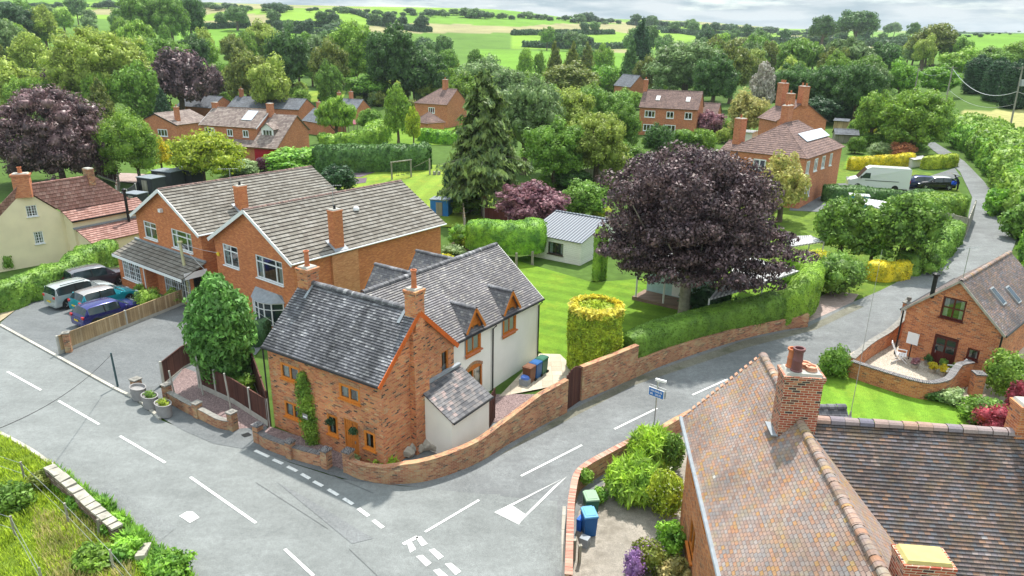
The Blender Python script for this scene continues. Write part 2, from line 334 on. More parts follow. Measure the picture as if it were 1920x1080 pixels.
MT['kerb']=m_units('kerb_stones',[(0,(.36,.34,.29)),(1,(.50,.48,.43))],.9,9,(.15,.14,.12),.02,0,0,stain=.25)
def m_mark():
    t=NT('road_paint',.7,.3); g=t.n('NewGeometry').outputs['Position']; n=t.noise(g,9,5,.7)
    t.col(t.mix(t.ramp(n,[(.50,0.0),(.68,.75)]),(.74,.74,.72),(.36,.37,.37))); return t.mat
MT['mark']=m_mark()
def m_grass(name,c,c2,stripes=None,sc=.5):
    t=NT(name,.9,.15); g=t.n('NewGeometry').outputs['Position']
    k=t.mix(t.ramp(t.noise(g,sc,6,.65),[(.33,0.0),(.67,1.0)]),c2,c)
    if stripes:
        ang,p=stripes; S=sep(t,g); a=t.math('ADD',t.math('MULTIPLY',S[0],math.cos(ang)),t.math('MULTIPLY',S[1],math.sin(ang)))
        w=t.math('SINE',t.math('MULTIPLY',a,2*math.pi/p)); k=t.mix(1.0,k,t.ramp(t.math('MULTIPLY_ADD',w,.5,.5),[(.3,.90),(.7,1.08)]),'MULTIPLY')
    k=t.mix(t.ramp(t.noise(g,.35,6,.7),[(.52,0.0),(.72,.5)]),k,tuple(x*y for x,y in zip(c,(1.7,1.15,1.3)))); k=t.mix(1.0,k,t.ramp(t.noise(g,2.2,5,.7),[(.3,.86),(.7,1.14)]),'MULTIPLY')
    k=t.mix(1.0,k,t.ramp(t.noise(g,30,2),[(.3,.6),(.7,1.4)]),'MULTIPLY')
    t.col(k); t.bump(t.noise(g,40,2),.5,.03); return t.mat
MT['lawn']=m_grass('mown_lawn',(.15,.26,.02),(.095,.19,.016),(R(60),1.6),.4)
MT['lawn2']=m_grass('striped_lawn',(.155,.29,.025),(.11,.22,.022),(R(-15),1.3),.4)
MT['play']=m_grass('playing_field_grass',(.22,.30,.035),(.14,.23,.028),(R(-8),3.0),.25)
MT['rough']=m_grass('rough_grass',(.14,.22,.025),(.07,.12,.018),None,.8)
def m_gravel(name,c,c2,sc=28):
    t=NT(name,.9,.2); g=t.n('NewGeometry').outputs['Position']; v=t.n('TexVoronoi'); v.inputs['Scale'].default_value=sc; t.l(g,v.inputs[0])
    S=sep(t,v.outputs['Color']); k=t.mix(S[0],c,c2); k=t.mix(1.0,k,t.ramp(v.outputs['Distance'],[(.3,1.1),(.7,.55)]),'MULTIPLY'); t.col(k); t.bump(v.outputs['Distance'],.6,.02); return t.mat
MT['gravel']=m_gravel('pale_gravel',(.62,.55,.45),(.42,.37,.31),22)
MT['gravelp']=m_gravel('plum_gravel',(.38,.28,.27),(.17,.12,.12),24)
MT['soil']=m_plain('bare_soil',(.11,.08,.05),.95,var=.35,scale=2,bump=.5)
MT['paving']=m_units('pale_paving',[(0,(.42,.36,.28)),(1,(.54,.47,.37))],.6,.6,(.2,.17,.13),.012,.012,0,stain=.15)
MT['blockpave']=m_units('pink_block_paving',[(0,(.32,.24,.22)),(1,(.42,.33,.30))],.2,.1,(.2,.17,.15),.008,.008,.5,stain=.15)
# ---------------------------------------------------------------- terrain sheet (one mesh to the horizon) with field colours
def in_poly(x,y,P):
    c=False; n=len(P); j=n-1
    for i in range(n):
        if (P[i][1]>y)!=(P[j][1]>y) and x<(P[j][0]-P[i][0])*(y-P[i][1])/(P[j][1]-P[i][1]+1e-12)+P[i][0]: c=not c
        j=i
    return c
FG=(.13,.26,.028); FL=(.18,.31,.035); FT=(.28,.26,.13); FD=(.07,.125,.025)
FIELDS=[ # outline in picture pixels of a field, its crop colour (painted where the ground is, not in the view)
 ([(330,58),(420,52),(560,62),(600,80),(500,90),(345,90)],FG),([(345,40),(480,36),(560,46),(480,52),(390,52)],FT),
 ([(490,22),(590,20),(700,28),(760,44),(640,52),(520,46)],FL),([(520,46),(640,50),(700,60),(600,70),(520,62)],FL),
 ([(690,22),(980,30),(1100,38),(980,50),(760,42)],FG),([(700,44),(980,45),(1100,48),(1050,62),(800,62),(680,60)],FT),
 ([(960,58),(1160,60),(1250,75),(1240,92),(960,92)],FL),([(1040,44),(1200,46),(1180,62),(1040,60)],FT),
 ([(1080,86),(1190,88),(1180,100),(1070,96)],FT),([(900,92),(1190,100),(1190,150),(900,150)],FG),
 ([(1440,85),(1720,82),(1720,110),(1440,110)],FT),([(1440,76),(1700,76),(1720,84),(1440,88)],FG),
 ([(1735,60),(1990,50),(1990,98),(1830,102),(1735,96)],FG),([(1800,208),(1990,205),(1990,262),(1850,250)],(.34,.33,.13)),
 ([(1200,40),(1450,60),(1500,75),(1250,80)],FL)]
def build_ground():
    nr,na=330,420; a0,a1=R(-52),R(52); r0,r1=5.,4500.
    v=[];cols=[]
    for i in range(nr+1):
        r=r0*(r1/r0)**(i/nr)
        for j in range(na+1):
            a=a0+(a1-a0)*j/na; x,y=r*math.sin(a),r*math.cos(a); z=T(x,y)-(.06 if r<130 else .0)
            v.append((x,y,z))
            c=FD
            if y>100:
                px,py,_=PR((x,y,z))
                for P,k in FIELDS:
                    if P[0][0]-400<px<P[0][0]+900 and in_poly(px,py,P): c=k; break
                if c is FD and y>260: c=(.10,.19,.03)
                if c==(.10,.19,.03) and y>620: c=[FG,FL,FT,(.14,.24,.04)][int(abs(math.floor(x/140+math.sin(y/90))*7+math.floor(y/170)*3))%4]
            cols.append((*c,1))
    # wide skirt round the wedge so that the ground also lies beside and behind the camera
    f=[(i*(na+1)+j,i*(na+1)+j+1,(i+1)*(na+1)+j+1,(i+1)*(na+1)+j) for i in range(nr) for j in range(na)]
    me=bpy.data.meshes.new('terrain'); me.from_pydata(v,[],f)
    ca=me.color_attributes.new('crop','FLOAT_COLOR','POINT'); ca.data.foreach_set('color',np.array(cols,dtype=np.float32).ravel())
    me.polygons.foreach_set('use_smooth',[True]*len(f))
    t=NT('countryside_ground',.95,.1); at=t.n('VertexColor',layer_name='crop'); g=t.n('NewGeometry').outputs['Position']
    k=t.mix(1.0,at.outputs[0],t.ramp(t.noise(g,.03,7,.65),[(.3,.78),(.7,1.2)]),'MULTIPLY'); k=t.mix(1.0,k,t.ramp(t.noise(g,1.2,5,.7),[(.3,.75),(.7,1.25)]),'MULTIPLY'); t.col(k)
    me.materials.append(t.mat); o=bpy.data.objects.new('terrain',me); COL.objects.link(o); tag(o,kind='structure')
    b=MB(); b.quad((-400,-300,-.5),(400,-300,-.5),(400,8,-.5),(-400,8,-.5)); o=b.build('ground_behind',MT['rough']); tag(o,kind='structure')
build_ground()
def sheet(name,pts,mat,dz=0,res=2.5,kind='structure',parent=None,thick=0):
    """flat surface draped on the terrain; pts are ground points"""
    bm=bmesh.new(); vs=[bm.verts.new((p[0],p[1],0)) for p in pts]; bm.faces.new(vs)
    xs=[p[0] for p in pts]; ys=[p[1] for p in pts]
    for ax,lo,hi in ((0,min(xs),max(xs)),(1,min(ys),max(ys))):
        k=math.ceil(lo/res)
        while k*res<hi:
            co_=(k*res,0,0) if ax==0 else (0,k*res,0); no=(1,0,0) if ax==0 else (0,1,0)
            bmesh.ops.bisect_plane(bm,geom=bm.verts[:]+bm.edges[:]+bm.faces[:],plane_co=co_,plane_no=no); k+=1
    bmesh.ops.triangulate(bm,faces=bm.faces[:])
    for w in bm.verts: w.co.z=T(w.co.x,w.co.y)+dz
    bmesh.ops.recalc_face_normals(bm,faces=bm.faces[:])
    if sum(f.normal.z for f in bm.faces)<0: bmesh.ops.reverse_faces(bm,faces=bm.faces[:])
    uvl=bm.loops.layers.uv.new('UVMap')
    for f in bm.faces:
        for l in f.loops: l[uvl].uv=(l.vert.co.x,l.vert.co.y)
    me=bpy.data.meshes.new(name); bm.to_mesh(me); bm.free(); me.materials.append(mat)
    o=bpy.data.objects.new(name,me); COL.objects.link(o); 
    if parent is not None: o.parent=parent; 
    elif kind: tag(o,kind=kind)
    return o
def G2(L): return [GT(*p) for p in L]
road=sheet('road',G2([(-160,545),(0,608),(105,667),(215,727),(250,748),(300,787),(400,826),(480,842),(545,868),(640,898),(760,912),(1070,925),(1066,1000),(1066,1100),(1066,1250),(400,1250),(345,1080),(262,1010),(112,884),(0,812),(-250,650)]),MT['asph'],0)
lane=sheet('lane',G2([(640,896),(480,840),(455,818),(485,800),(700,850),(880,800),(1010,770),(1085,730),(1190,690),(1400,625),(1512,604),(1600,566),(1650,545),(1730,505),(1788,462),(1812,420),(1823,370),(1800,322),(1772,297),(1750,282),(1735,268),(1752,266),(1778,282),(1808,302),(1845,340),(1882,392),(1906,450),(1860,560),(1690,660),(1600,720),(1500,800),(1340,900),(1090,1090),(1040,1100),(1045,940),(760,911)]),MT['asph2'],.004)
# grass and hard surfaces
sheet('verge_grass',G2([(-250,655),(0,815),(112,887),(262,1013),(345,1083),(400,1260),(-600,1260),(-700,700)]),MT['rough'],.0)
sheet('parking_forecourt',G2([(-60,575),(0,602),(105,662),(345,572),(350,520),(240,490),(150,520),(30,575),(60,545),(0,590)]) if False else G2([(0,606),(105,665),(128,681),(352,590),(345,520),(250,500),(130,515),(75,545)]),MT['asph3'],.01)
sheet('side_driveway',G2([(119,675),(216,727),(262,742),(310,720),(460,690),(500,640),(470,560),(340,586)]),MT['asph3'],.014)
sheet('gravel_bed',G2([(310,735),(440,805),(500,800),(470,735),(345,690)]),MT['gravelp'],.02)
sheet('front_gravel_strip',G2([(492,815),(505,800),(640,845),(720,868),(735,880),(650,885)]),MT['gravelp'],.03)
sheet('side_garden_bed',G2([(655,878),(720,850),(860,800),(950,790),(1040,760),(1060,740),(930,740),(760,820)]),MT['gravelp'],.035)
sheet('lawn',G2([(930,640),(1012,660),(1060,690),(1130,700),(1190,690),(1290,640),(1400,600),(1480,560),(1500,500),(1112,530),(1007,500),(900,470),(860,500),(930,560)]),MT['lawn'],.03)
sheet('patio',G2([(935,745),(1065,720),(1075,690),(1050,665),(1012,664)]),MT['paving'],.04)
sheet('playing_field',G2([(560,375),(640,320),(760,308),(930,312),(960,350),(900,430),(760,420)]),MT['play'],.03,4)
sheet('back_garden_lawn',G2([(250,350),(300,300),(345,300),(345,345),(270,370),(215,375)]),MT['lawn'],.03,4)
sheet('back_path',G2([(225,325),(240,325),(320,330),(330,336),(260,345),(215,340)]),MT['blockpave'],.05,4)
sheet('far_garden_lawn',G2([(520,195),(640,190),(650,170),(530,172)]),MT['play'],.06,6)
sheet('garden_lawn_far',G2([(640,272),(850,272),(880,240),(700,235)]),MT['lawn'],.03,5)
sheet('side_garden_soil',G2([(840,470),(1010,470),(1000,400),(870,400)]),MT['soil'],.0)
sheet('lower_lawn',G2([(1470,700),(1600,690),(1850,780),(1900,830),(1700,900),(1400,830)]),MT['lawn2'],.03)
sheet('gravel_terrace',G2([(1560,680),(1690,615),(1855,690),(1800,735),(1700,730),(1600,700)]),MT['gravel'],.03)
sheet('barn_path',G2([(1790,760),(1830,700),(1860,690),(1930,600),(1990,600),(1990,700),(1900,760)]),MT['paving'],.036)
sheet('block_paved_drive',G2([(1512,606),(1530,560),(1560,545),(1610,552),(1600,566)]),MT['blockpave'],.012)
sheet('garden_ground_right',G2([(1500,560),(1612,560),(1690,540),(1800,450),(1815,380),(1780,330),(1600,300),(1350,330),(1250,420),(1200,470),(1480,520)]),MT['rough'],-.01,5)
sheet('far_driveway',G2([(1555,345),(1720,338),(1790,315),(1800,330),(1740,356),(1580,362)]),MT['asph3'],.02,5)
sheet('back_yard',G2([(1480,395),(1590,400),(1585,360),(1490,355)]),MT['asph3'],.03,5)
sheet('front_lawn_far',G2([(1580,318),(1700,300),(1690,290),(1590,292)]),MT['lawn'],.03,5)
sheet('concrete_yard',G2([(1070,1100),(1085,960),(1110,930),(1180,860),(1280,810),(1330,1100)]),MT['pathc'],.02)
# pavement at the cottage corner and its kerb
def strip(name,P,w,h,mat,dz=0,label=None):
    """kerb / low wall of width w and height h along ground points P"""
    b=MB(); n=len(P); L=[];Rr=[]; s=[0]
    for i in range(n):
        d=(Vector(P[min(i+1,n-1)])-Vector(P[max(i-1,0)])); d.z=0; d.normalize(); m=Vector((-d.y,d.x,0))*w/2; L.append(Vector(P[i])+m); Rr.append(Vector(P[i])-m)
        if i: s.append(s[-1]+(Vector(P[i])-Vector(P[i-1])).length)
    hh=h if isinstance(h,(list,tuple)) else [h]*n
    def z(p,k): q=Vector(p); q.z=T(q.x,q.y)+dz+k; return q
    for i in range(n-1):
        a,c=s[i],s[i+1]; h0,h1=hh[i],hh[i+1]
        b.quad(z(L[i],h0),z(Rr[i],h0),z(Rr[i+1],h1),z(L[i+1],h1),0,[(a,w),(a,0),(c,0),(c,w)])
        b.quad(z(Rr[i],-.3),z(Rr[i+1],-.3),z(Rr[i+1],h1),z(Rr[i],h0),0,[(a,-.3),(c,-.3),(c,h1),(a,h0)])
        b.quad(z(L[i+1],-.3),z(L[i],-.3),z(L[i],h0),z(L[i+1],h1),0,[(c,-.3),(a,-.3),(a,h0),(c,h1)])
    for i in (0,n-1): 
        q=[z(L[i],-.3),z(Rr[i],-.3),z(Rr[i],hh[i]),z(L[i],hh[i])]; b.poly(q if i==0 else q[::-1],[(0,-.3),(w,-.3),(w,hh[i]),(0,hh[i])])
    return b,name,mat
def smooth_path(P,n=6):
    out=[]; P=[Vector(p) for p in P]
    for i in range(len(P)-1):
        p0=P[max(i-1,0)];p1=P[i];p2=P[i+1];p3=P[min(i+2,len(P)-1)]
        for k in range(n):
            t=k/n; out.append(.5*((2*p1)+(-p0+p2)*t+(2*p0-5*p1+4*p2-p3)*t*t+(-p0+3*p1-3*p2+p3)*t**3))
    out.append(P[-1]); return out
for nm,pp,h in (('kerb',[(0,610),(105,668),(215,729),(262,752),(300,786)],.09),('kerb',[(0,812),(60,845),(115,885)],.05)):
    b,_,_=strip(nm,smooth_path(G2(pp),5),.16,h,None); o=b.build(nm,MT['kerb']); tag(o,kind='structure')
sheet('pavement',G2([(216,726),(262,750),(310,788),(345,808),(400,832),(480,846),(560,872),(660,902),(700,905),(655,885),(600,868),(520,845),(500,800),(490,780),(470,770),(440,790),(310,730),(265,718)]),MT['asph3'],.012)
# ---- painted markings, 6 mm above the tarmac
def mark(px_quads,name='road_marking'):
    b=MB()
    for q in px_quads:
        P=[GT(*p) for p in q]; 
        b.poly([Vector((p.x,p.y,T(p.x,p.y)+.018)) for p in P][::-1])
    o=b.build(name,MT['mark']); tag(o,kind='structure'); return o
def dash(a,c,w=.10):
    A,C=GT(*a),GT(*c); d=(C-A); d.z=0; d.normalize(); m=Vector((-d.y,d.x,0))*w/2
    b=MB(); n=max(1,int((C-A).length/1.5))
    for i in range(n):
        p=A.lerp(C,i/n);q=A.lerp(C,(i+1)/n)
        P=[p-m,q-m,q+m,p+m]; b.poly([Vector((k.x,k.y,T(k.x,k.y)+.018)) for k in P])
    return b
def merge(L,name,mat):
    b=MB()
    for k in L:
        i0=len(b.v); b.v+=k.v; b.f+=[tuple(i+i0 for i in f) for f in k.f]; b.uv+=k.uv; b.m+=k.m
    o=b.build(name,mat); tag(o,kind='structure'); return o
merge([dash(*q,.12) for q in (((14,697),(77,732)),((110,752),(186,796)),((225,818),(310,868)),((357,895),(480,981)),((534,1030),(588,1080)),((600,1092),(680,1180)))],'centre_line',MT['mark'])
merge([dash(*q,.17) for q in (((478,845),(504,857)),((512,862),(530,870)),((539,875),(557,884)),((565,889),(581,898)),((588,903),(605,912)),((615,918),(634,929)),((644,935),(662,946)),((672,954),(691,968)),((700,976),(718,990)))],'edge_dashes',MT['mark'])
merge([dash((797,998),(898,938),.11),dash((977,893),(1091,835),.11),dash((1152,805),(1232,766),.11),dash((1298,741),(1365,711),.11),dash((756,1021),(783,1007),.17)],'lane_centre_line',MT['mark'])
mark([[(764,1021),(772,1017),(780,1030),(769,1037)],[(779,1008),(789,1006),(802,1020),(791,1025)],[(780,1044),(792,1041),(809,1056),(799,1063)],[(804,1032),(814,1029),(832,1044),(822,1050)],[(812,1070),(824,1067),(845,1085),(833,1092)],[(834,1058),(846,1056),(865,1072),(854,1079)]],'give_way_line')
mark([[(927,961),(1063,894),(1036,908),(962,948)],[(1063,894),(1038,913),(984,966),(973,982)],[(927,961),(960,948),(985,965),(973,984)]],'give_way_triangle')
mark([[(336,968),(350,960),(362,960),(374,971),(356,981)]],'manhole_cover') and None

merge([dash((480,905),(615,992),.022),dash((655,1030),(712,1084),.022),dash((560,745+120),(700,925),.03)],'tarmac_joint',m_plain('bitumen_joint',(.13,.138,.14),.7))

sheet('tarmac_patch',G2([(205,905),(330,990),(300,1015),(170,930)]),m_asphalt('patched_tarmac',(.18,.192,.192),.14),.012); sheet('tarmac_patch',G2([(520,905),(560,925),(700,1010),(660,1020)]),m_asphalt('dark_patch',(.17,.18,.185),.15),.014)
# ---------------------------------------------------------------- foliage kit
LEAF={}
def leafm(k,c,c2=None,**kw):
    w=.58 if k in('lime','gold','yellow','straw','white','smoke','peach','hay','sage','violet','dead','bright','laur') else .85
    if k in('bright','laur','sage'): w=.72
    LEAF[k]=m_leaf('leaf_'+k,tuple(x*w for x in c),tuple(x*w for x in c2),**kw)
leafm('mid',(.105,.20,.035),(.05,.115,.022)); leafm('bright',(.17,.29,.045),(.08,.17,.03)); leafm('lime',(.33,.42,.045),(.17,.27,.03)); leafm('gold',(.50,.50,.04),(.27,.33,.03))
leafm('dark',(.055,.12,.035),(.025,.065,.02)); leafm('deep',(.03,.075,.035),(.014,.04,.02)); leafm('olive',(.12,.15,.035),(.05,.085,.02)); leafm('grey',(.12,.19,.085),(.06,.115,.045)); leafm('sage',(.20,.29,.15),(.10,.17,.08))
leafm('copper',(.100,.066,.066),(.038,.025,.032),var=.8,rough=.5,transl=.2); leafm('copperb',(.13,.085,.085),(.055,.03,.036),var=.75,rough=.4,transl=.2); leafm('plum',(.17,.06,.10),(.06,.02,.04)); leafm('smoke',(.33,.17,.19),(.13,.05,.08),var=.4); leafm('peach',(.48,.25,.16),(.26,.12,.07)); leafm('red',(.22,.035,.05),(.08,.012,.02))
leafm('straw',(.36,.36,.14),(.18,.22,.07)); leafm('yellow',(.66,.50,.03),(.30,.32,.03)); leafm('pale',(.20,.27,.06),(.11,.17,.035)); leafm('far',(.085,.16,.055),(.045,.095,.035)); leafm('farb',(.05,.10,.05),(.025,.055,.03)); leafm('grass',(.20,.33,.04),(.09,.18,.03)); leafm('hay',(.40,.38,.19),(.24,.27,.10)); leafm('laur',(.16,.33,.04),(.06,.16,.03)); leafm('spruce',(.10,.155,.045),(.035,.07,.025)); leafm('violet',(.35,.18,.42),(.2,.12,.25)); leafm('white',(.7,.7,.62),(.4,.45,.3)); leafm('dead',(.45,.42,.36),(.3,.27,.22),transl=0)
def LM(k): return LEAF[k.replace('leaf_','')]
_ico=None
def ico():
    global _ico
    if _ico is None:
        bm=bmesh.new(); bmesh.ops.create_icosphere(bm,subdivisions=2,radius=1); _ico=(np.array([v.co[:] for v in bm.verts]),np.array([[v.index for v in f.verts] for f in bm.faces])); bm.free()
    return _ico
class FB:
    def __init__(s,seed=0): s.r=np.random.default_rng(seed); s.V=[];s.Q=[];s.TR=[];s.n=0
    def leaves(s,P,N,size,asp=1.6,jit=.55,droop=0):
        n=len(P); 
        if n==0: return
        N=N+s.r.normal(0,jit,(n,3)); N/=np.linalg.norm(N,axis=1)[:,None]+1e-9
        t=s.r.normal(0,1,(n,3)); t[:,2]-=droop*3; t-=N*(t*N).sum(1)[:,None]; t/=np.linalg.norm(t,axis=1)[:,None]+1e-9; b=np.cross(N,t)
        sz=(size*s.r.uniform(.6,1.35,n))[:,None]; a=t*sz*asp*.5; c=b*sz*.5
        V=np.stack([P-a,P+c*.9-a*.15,P+a,P-c*.9-a*.15],1).reshape(-1,3)
        s.V.append(V); i=np.arange(n)*4+s.n; s.Q.append(np.stack([i,i+1,i+2,i+3],1)); s.n+=4*n
    def core(s,c,r,k=.64,amp=.22):
        v,f=ico(); nz=1+amp*np.sin(v[:,0]*5+c[0]*3+1)*np.cos(v[:,1]*4+c[1]*2)+amp*.6*np.sin(v[:,2]*7+c[2]); V=v*nz[:,None]*np.array(r)*k+np.array(c)
        s.V.append(V); s.TR.append(f+s.n); s.n+=len(V)
    def blob(s,c,r,n,ls,core=True,jit=.55,lo=-1,asp=1.6,droop=0,k=.62):
        d=s.r.normal(0,1,(int(n*1.0),3)); d/=np.linalg.norm(d,axis=1)[:,None]; d=d[d[:,2]>lo]; rr=np.array(r)
        rad=(1.12-.5*s.r.random(len(d))**1.6)[:,None]; P=np.array(c)+d*rr*rad; N=d/rr; N/=np.linalg.norm(N,axis=1)[:,None]
        s.leaves(P,N,ls,asp,jit,droop)
        if core: s.core(c,r,k)
    def lumpy(s,c,r,n,ls,nb=14,br=.42,lo=-.6,core=True,droop=0,asp=1.6,inner=.55):
        """crown of many sub-blobs spread near the surface of an ellipsoid"""
        c=np.array(c,float); r=np.array(r,float)
        if core: s.core(c,r*inner,1.0,.25)
        g=math.pi*(3-math.sqrt(5)); off=s.r.uniform(0,6)
        for i in range(nb):
            z=1-(i+.5)/nb*(1-lo); a=i*g+off; q=math.sqrt(max(0,1-z*z)); d=np.array([q*math.cos(a),q*math.sin(a),z])+s.r.normal(0,.12,3)
            k=br*s.r.uniform(.65,1.35); cc=c+d*r*(1-k*.8)*s.r.uniform(.78,1.12)
            s.blob(cc,r*k*s.r.uniform(.9,1.15,3),int(n/nb*(k/br)**2),ls,core,lo=-.75,droop=droop,asp=asp)
    def mesh(s,name,mats,smooth=False):
        V=np.concatenate(s.V) if s.V else np.zeros((0,3)); Q=np.concatenate(s.Q) if s.Q else np.zeros((0,4),int); TR=np.concatenate(s.TR) if s.TR else np.zeros((0,3),int)
        me=bpy.data.meshes.new(name); nl=len(Q)*4+len(TR)*3; me.vertices.add(len(V)); me.vertices.foreach_set('co',V.astype(np.float32).ravel()); me.loops.add(nl); me.loops.foreach_set('vertex_index',np.concatenate([Q.ravel(),TR.ravel()]).astype(np.int32))
        me.polygons.add(len(Q)+len(TR)); ls_=np.concatenate([np.arange(len(Q))*4,len(Q)*4+np.arange(len(TR))*3]).astype(np.int32); me.polygons.foreach_set('loop_start',ls_)
        me.update(calc_edges=True); me.validate()
        me.materials.append(mats); return me
    def build(s,name,mat,parent=None,loc=None):
        o=bpy.data.objects.new(name,s.mesh(name,mat)); COL.objects.link(o)
        if parent is not None: o.parent=parent
        if loc is not None: o.location=loc
        return o
def shrub_mesh(name,par,c,r,matk,n,ls,nb=7,merge=False,seed=None,**kw):
    """child foliage; c is relative to the parent"""
    f=FB(seed if seed is not None else int(abs(c[0]*31+c[1]*17+c[2]*7)*10)+n)
    rel=Vector(c)-(par.location if (Vector(c)-par.location).length<Vector(c).length and Vector(c).length>5 else Vector((0,0,0)))
    f.lumpy((0,0,0),r,n,ls,nb,.55,-.7,**kw); return f.build(name,LM(matk),par,rel)
# unit crowns (radius 1, half height 1, centre 0), shared by copies
PROTO={}
def limb_trunk(seed,spread=.55,low=-1.9,r=.11,up=.35):
    rnd=random.Random(seed); b=MB(); 
    b.tube([(0,0,low),(.02,.01,low+.25),(rnd.uniform(-.04,.04),rnd.uniform(-.04,.04),low*.45),(0,0,-.2),(.02,0,up)],[r*1.35,r*1.05,r*.9,r*.65,r*.3],8,caps=False)
    for i in range(6):
        a=i*1.05+rnd.uniform(-.3,.3); z0=rnd.uniform(-.75,-.15); e=(math.cos(a)*spread,math.sin(a)*spread,z0+rnd.uniform(.45,.8)); m=(math.cos(a)*spread*.45,math.sin(a)*spread*.45,z0+.2)
        b.tube([(0,0,z0),m,e],[r*.5,r*.35,r*.12],5,caps=False)
    return b
def proto(kind,v):
    key=(kind,v)
    if key in PROTO: return PROTO[key]
    f=FB(hash(kind)%97+v*13 if False else (sum(map(ord,kind))+v*13)); low=-1.45
    if kind=='broad': f.lumpy((0,0,0),(1,1,1),7500,.075,46,.27,-.75)
    elif kind=='big': f.lumpy((0,0,0),(1,1,1),14000,.052,80,.21,-.75)
    elif kind=='oak': f.lumpy((0,0,.05),(1,1,.85),6000,.078,34,.30,-.5)
    elif kind=='loose': f.lumpy((0,0,0),(1,1,1),5000,.085,36,.24,-.85,core=False); f.core((0,0,0),(.38,.38,.5),1)
    elif kind=='far': f.lumpy((0,0,0),(1,1,1),2200,.12,20,.34,-.7)
    elif kind=='cone':
        for i in range(15):
            z=-1+2*i/15; w=.98*(1-(z+1)/2)**.75+.06; nb=max(1,int(7*w))
            for k in range(nb):
                a=k*6.283/nb+i; f.blob((math.cos(a)*w*.55,math.sin(a)*w*.55,z),(w*.5+.05,w*.5+.05,.17),int(130*w)+40,.075,lo=-1,droop=.2)
        low=-1.2
    elif kind=='column':
        for i in range(16):
            z=-.95+1.9*i/15; w=.95*math.sqrt(max(.05,1-((z+.15)/1.12)**4))
            for k in range(7):
                a=k*.9+i*1.7; f.blob((math.cos(a)*w*.5,math.sin(a)*w*.5,z),(w*.52,w*.52,.17),95,.07)
        low=-1.15
    elif kind=='bush': f.lumpy((0,0,0),(1,1,1),5200,.09,30,.32,-.85); low=-1.0
    elif kind=='willow': 
        f.lumpy((0,0,.1),(.92,.92,.85),7000,.065,44,.27,-.6,droop=1,asp=3.4); low=-1.35
    me=f.mesh('crown',LEAF['mid']); tb=limb_trunk(v+3,low=low,r=.10 if kind in('broad','big','oak','loose','willow') else .06)
    t=tb.build('trunk',MT['bark']); tm=t.data; bpy.data.objects.remove(t); PROTO[key]=(me,tm,low); return PROTO[key]
NT_=[0]
def place_tree(name,loc,rx,ry,kind,matk,label,cat='tree',group=None,rz=None,v=None,bark='barkd',hc=None):
    """loc = ground point; rx, ry radii in metres; hc height of the crown centre"""
    NT_[0]+=1; v=(NT_[0]%3) if v is None else v
    me,tm,low=proto(kind,v); hc=hc if hc is not None else -low*ry
    e=E(name,loc,label,cat,group,rz if rz is not None else NT_[0]*1.7)
    for nm,m,mt in (('trunk',tm,MT[bark]),('crown',me,LM(matk))):
        o=bpy.data.objects.new(nm,m); COL.objects.link(o); o.parent=e; o.scale=(rx,rx,ry); o.location=(0,0,hc)
        o.material_slots[0].link='OBJECT'; o.material_slots[0].material=mt
        if nm=='trunk': 
            o.scale=(rx,rx,hc/-low if low else ry); o.location=(0,0,hc)
            if kind=='bush': pass
    return e
def tree(cx,cy,rx,ry,kind,matk,label,cat='tree',name='tree',group=None,kk=None,v=None,bark='barkd',Rm=None,lift=0):
    """solve where a crown seen at picture (cx,cy) with pixel radii rx,ry stands on the terrain"""
    low={'cone':-1.2,'column':-1.15,'bush':-1.0,'willow':-1.35}.get(kind,-1.45)
    if kk is None: kk=-low
    d=ray(cx,cy); d=d/F_PX; best=None; t=18.0; prev=None
    while t<2500:
        q=Vector((0,0,CH))+d*t; R_=ry*t/F_PX; g=q.z-T(q.x,q.y)-R_*kk*1.0-lift
        if Rm is not None: 
            g=Rm-rx*t/F_PX
        if prev is not None and prev>0>=g: break
        prev=g; t*=1.006
    q=Vector((0,0,CH))+d*t; Rx=rx*t/F_PX; Ry=ry*t/F_PX/max(.6,math.cos(PITCH)); z=T(q.x,q.y)
    if Rx>14 or t>2400: print('TREE?',label,round(Rx,1),round(t))
    return place_tree(name,Vector((q.x,q.y,z)),Rx,Ry,kind,matk,label,cat,group,None,v,bark,hc=q.z-z)
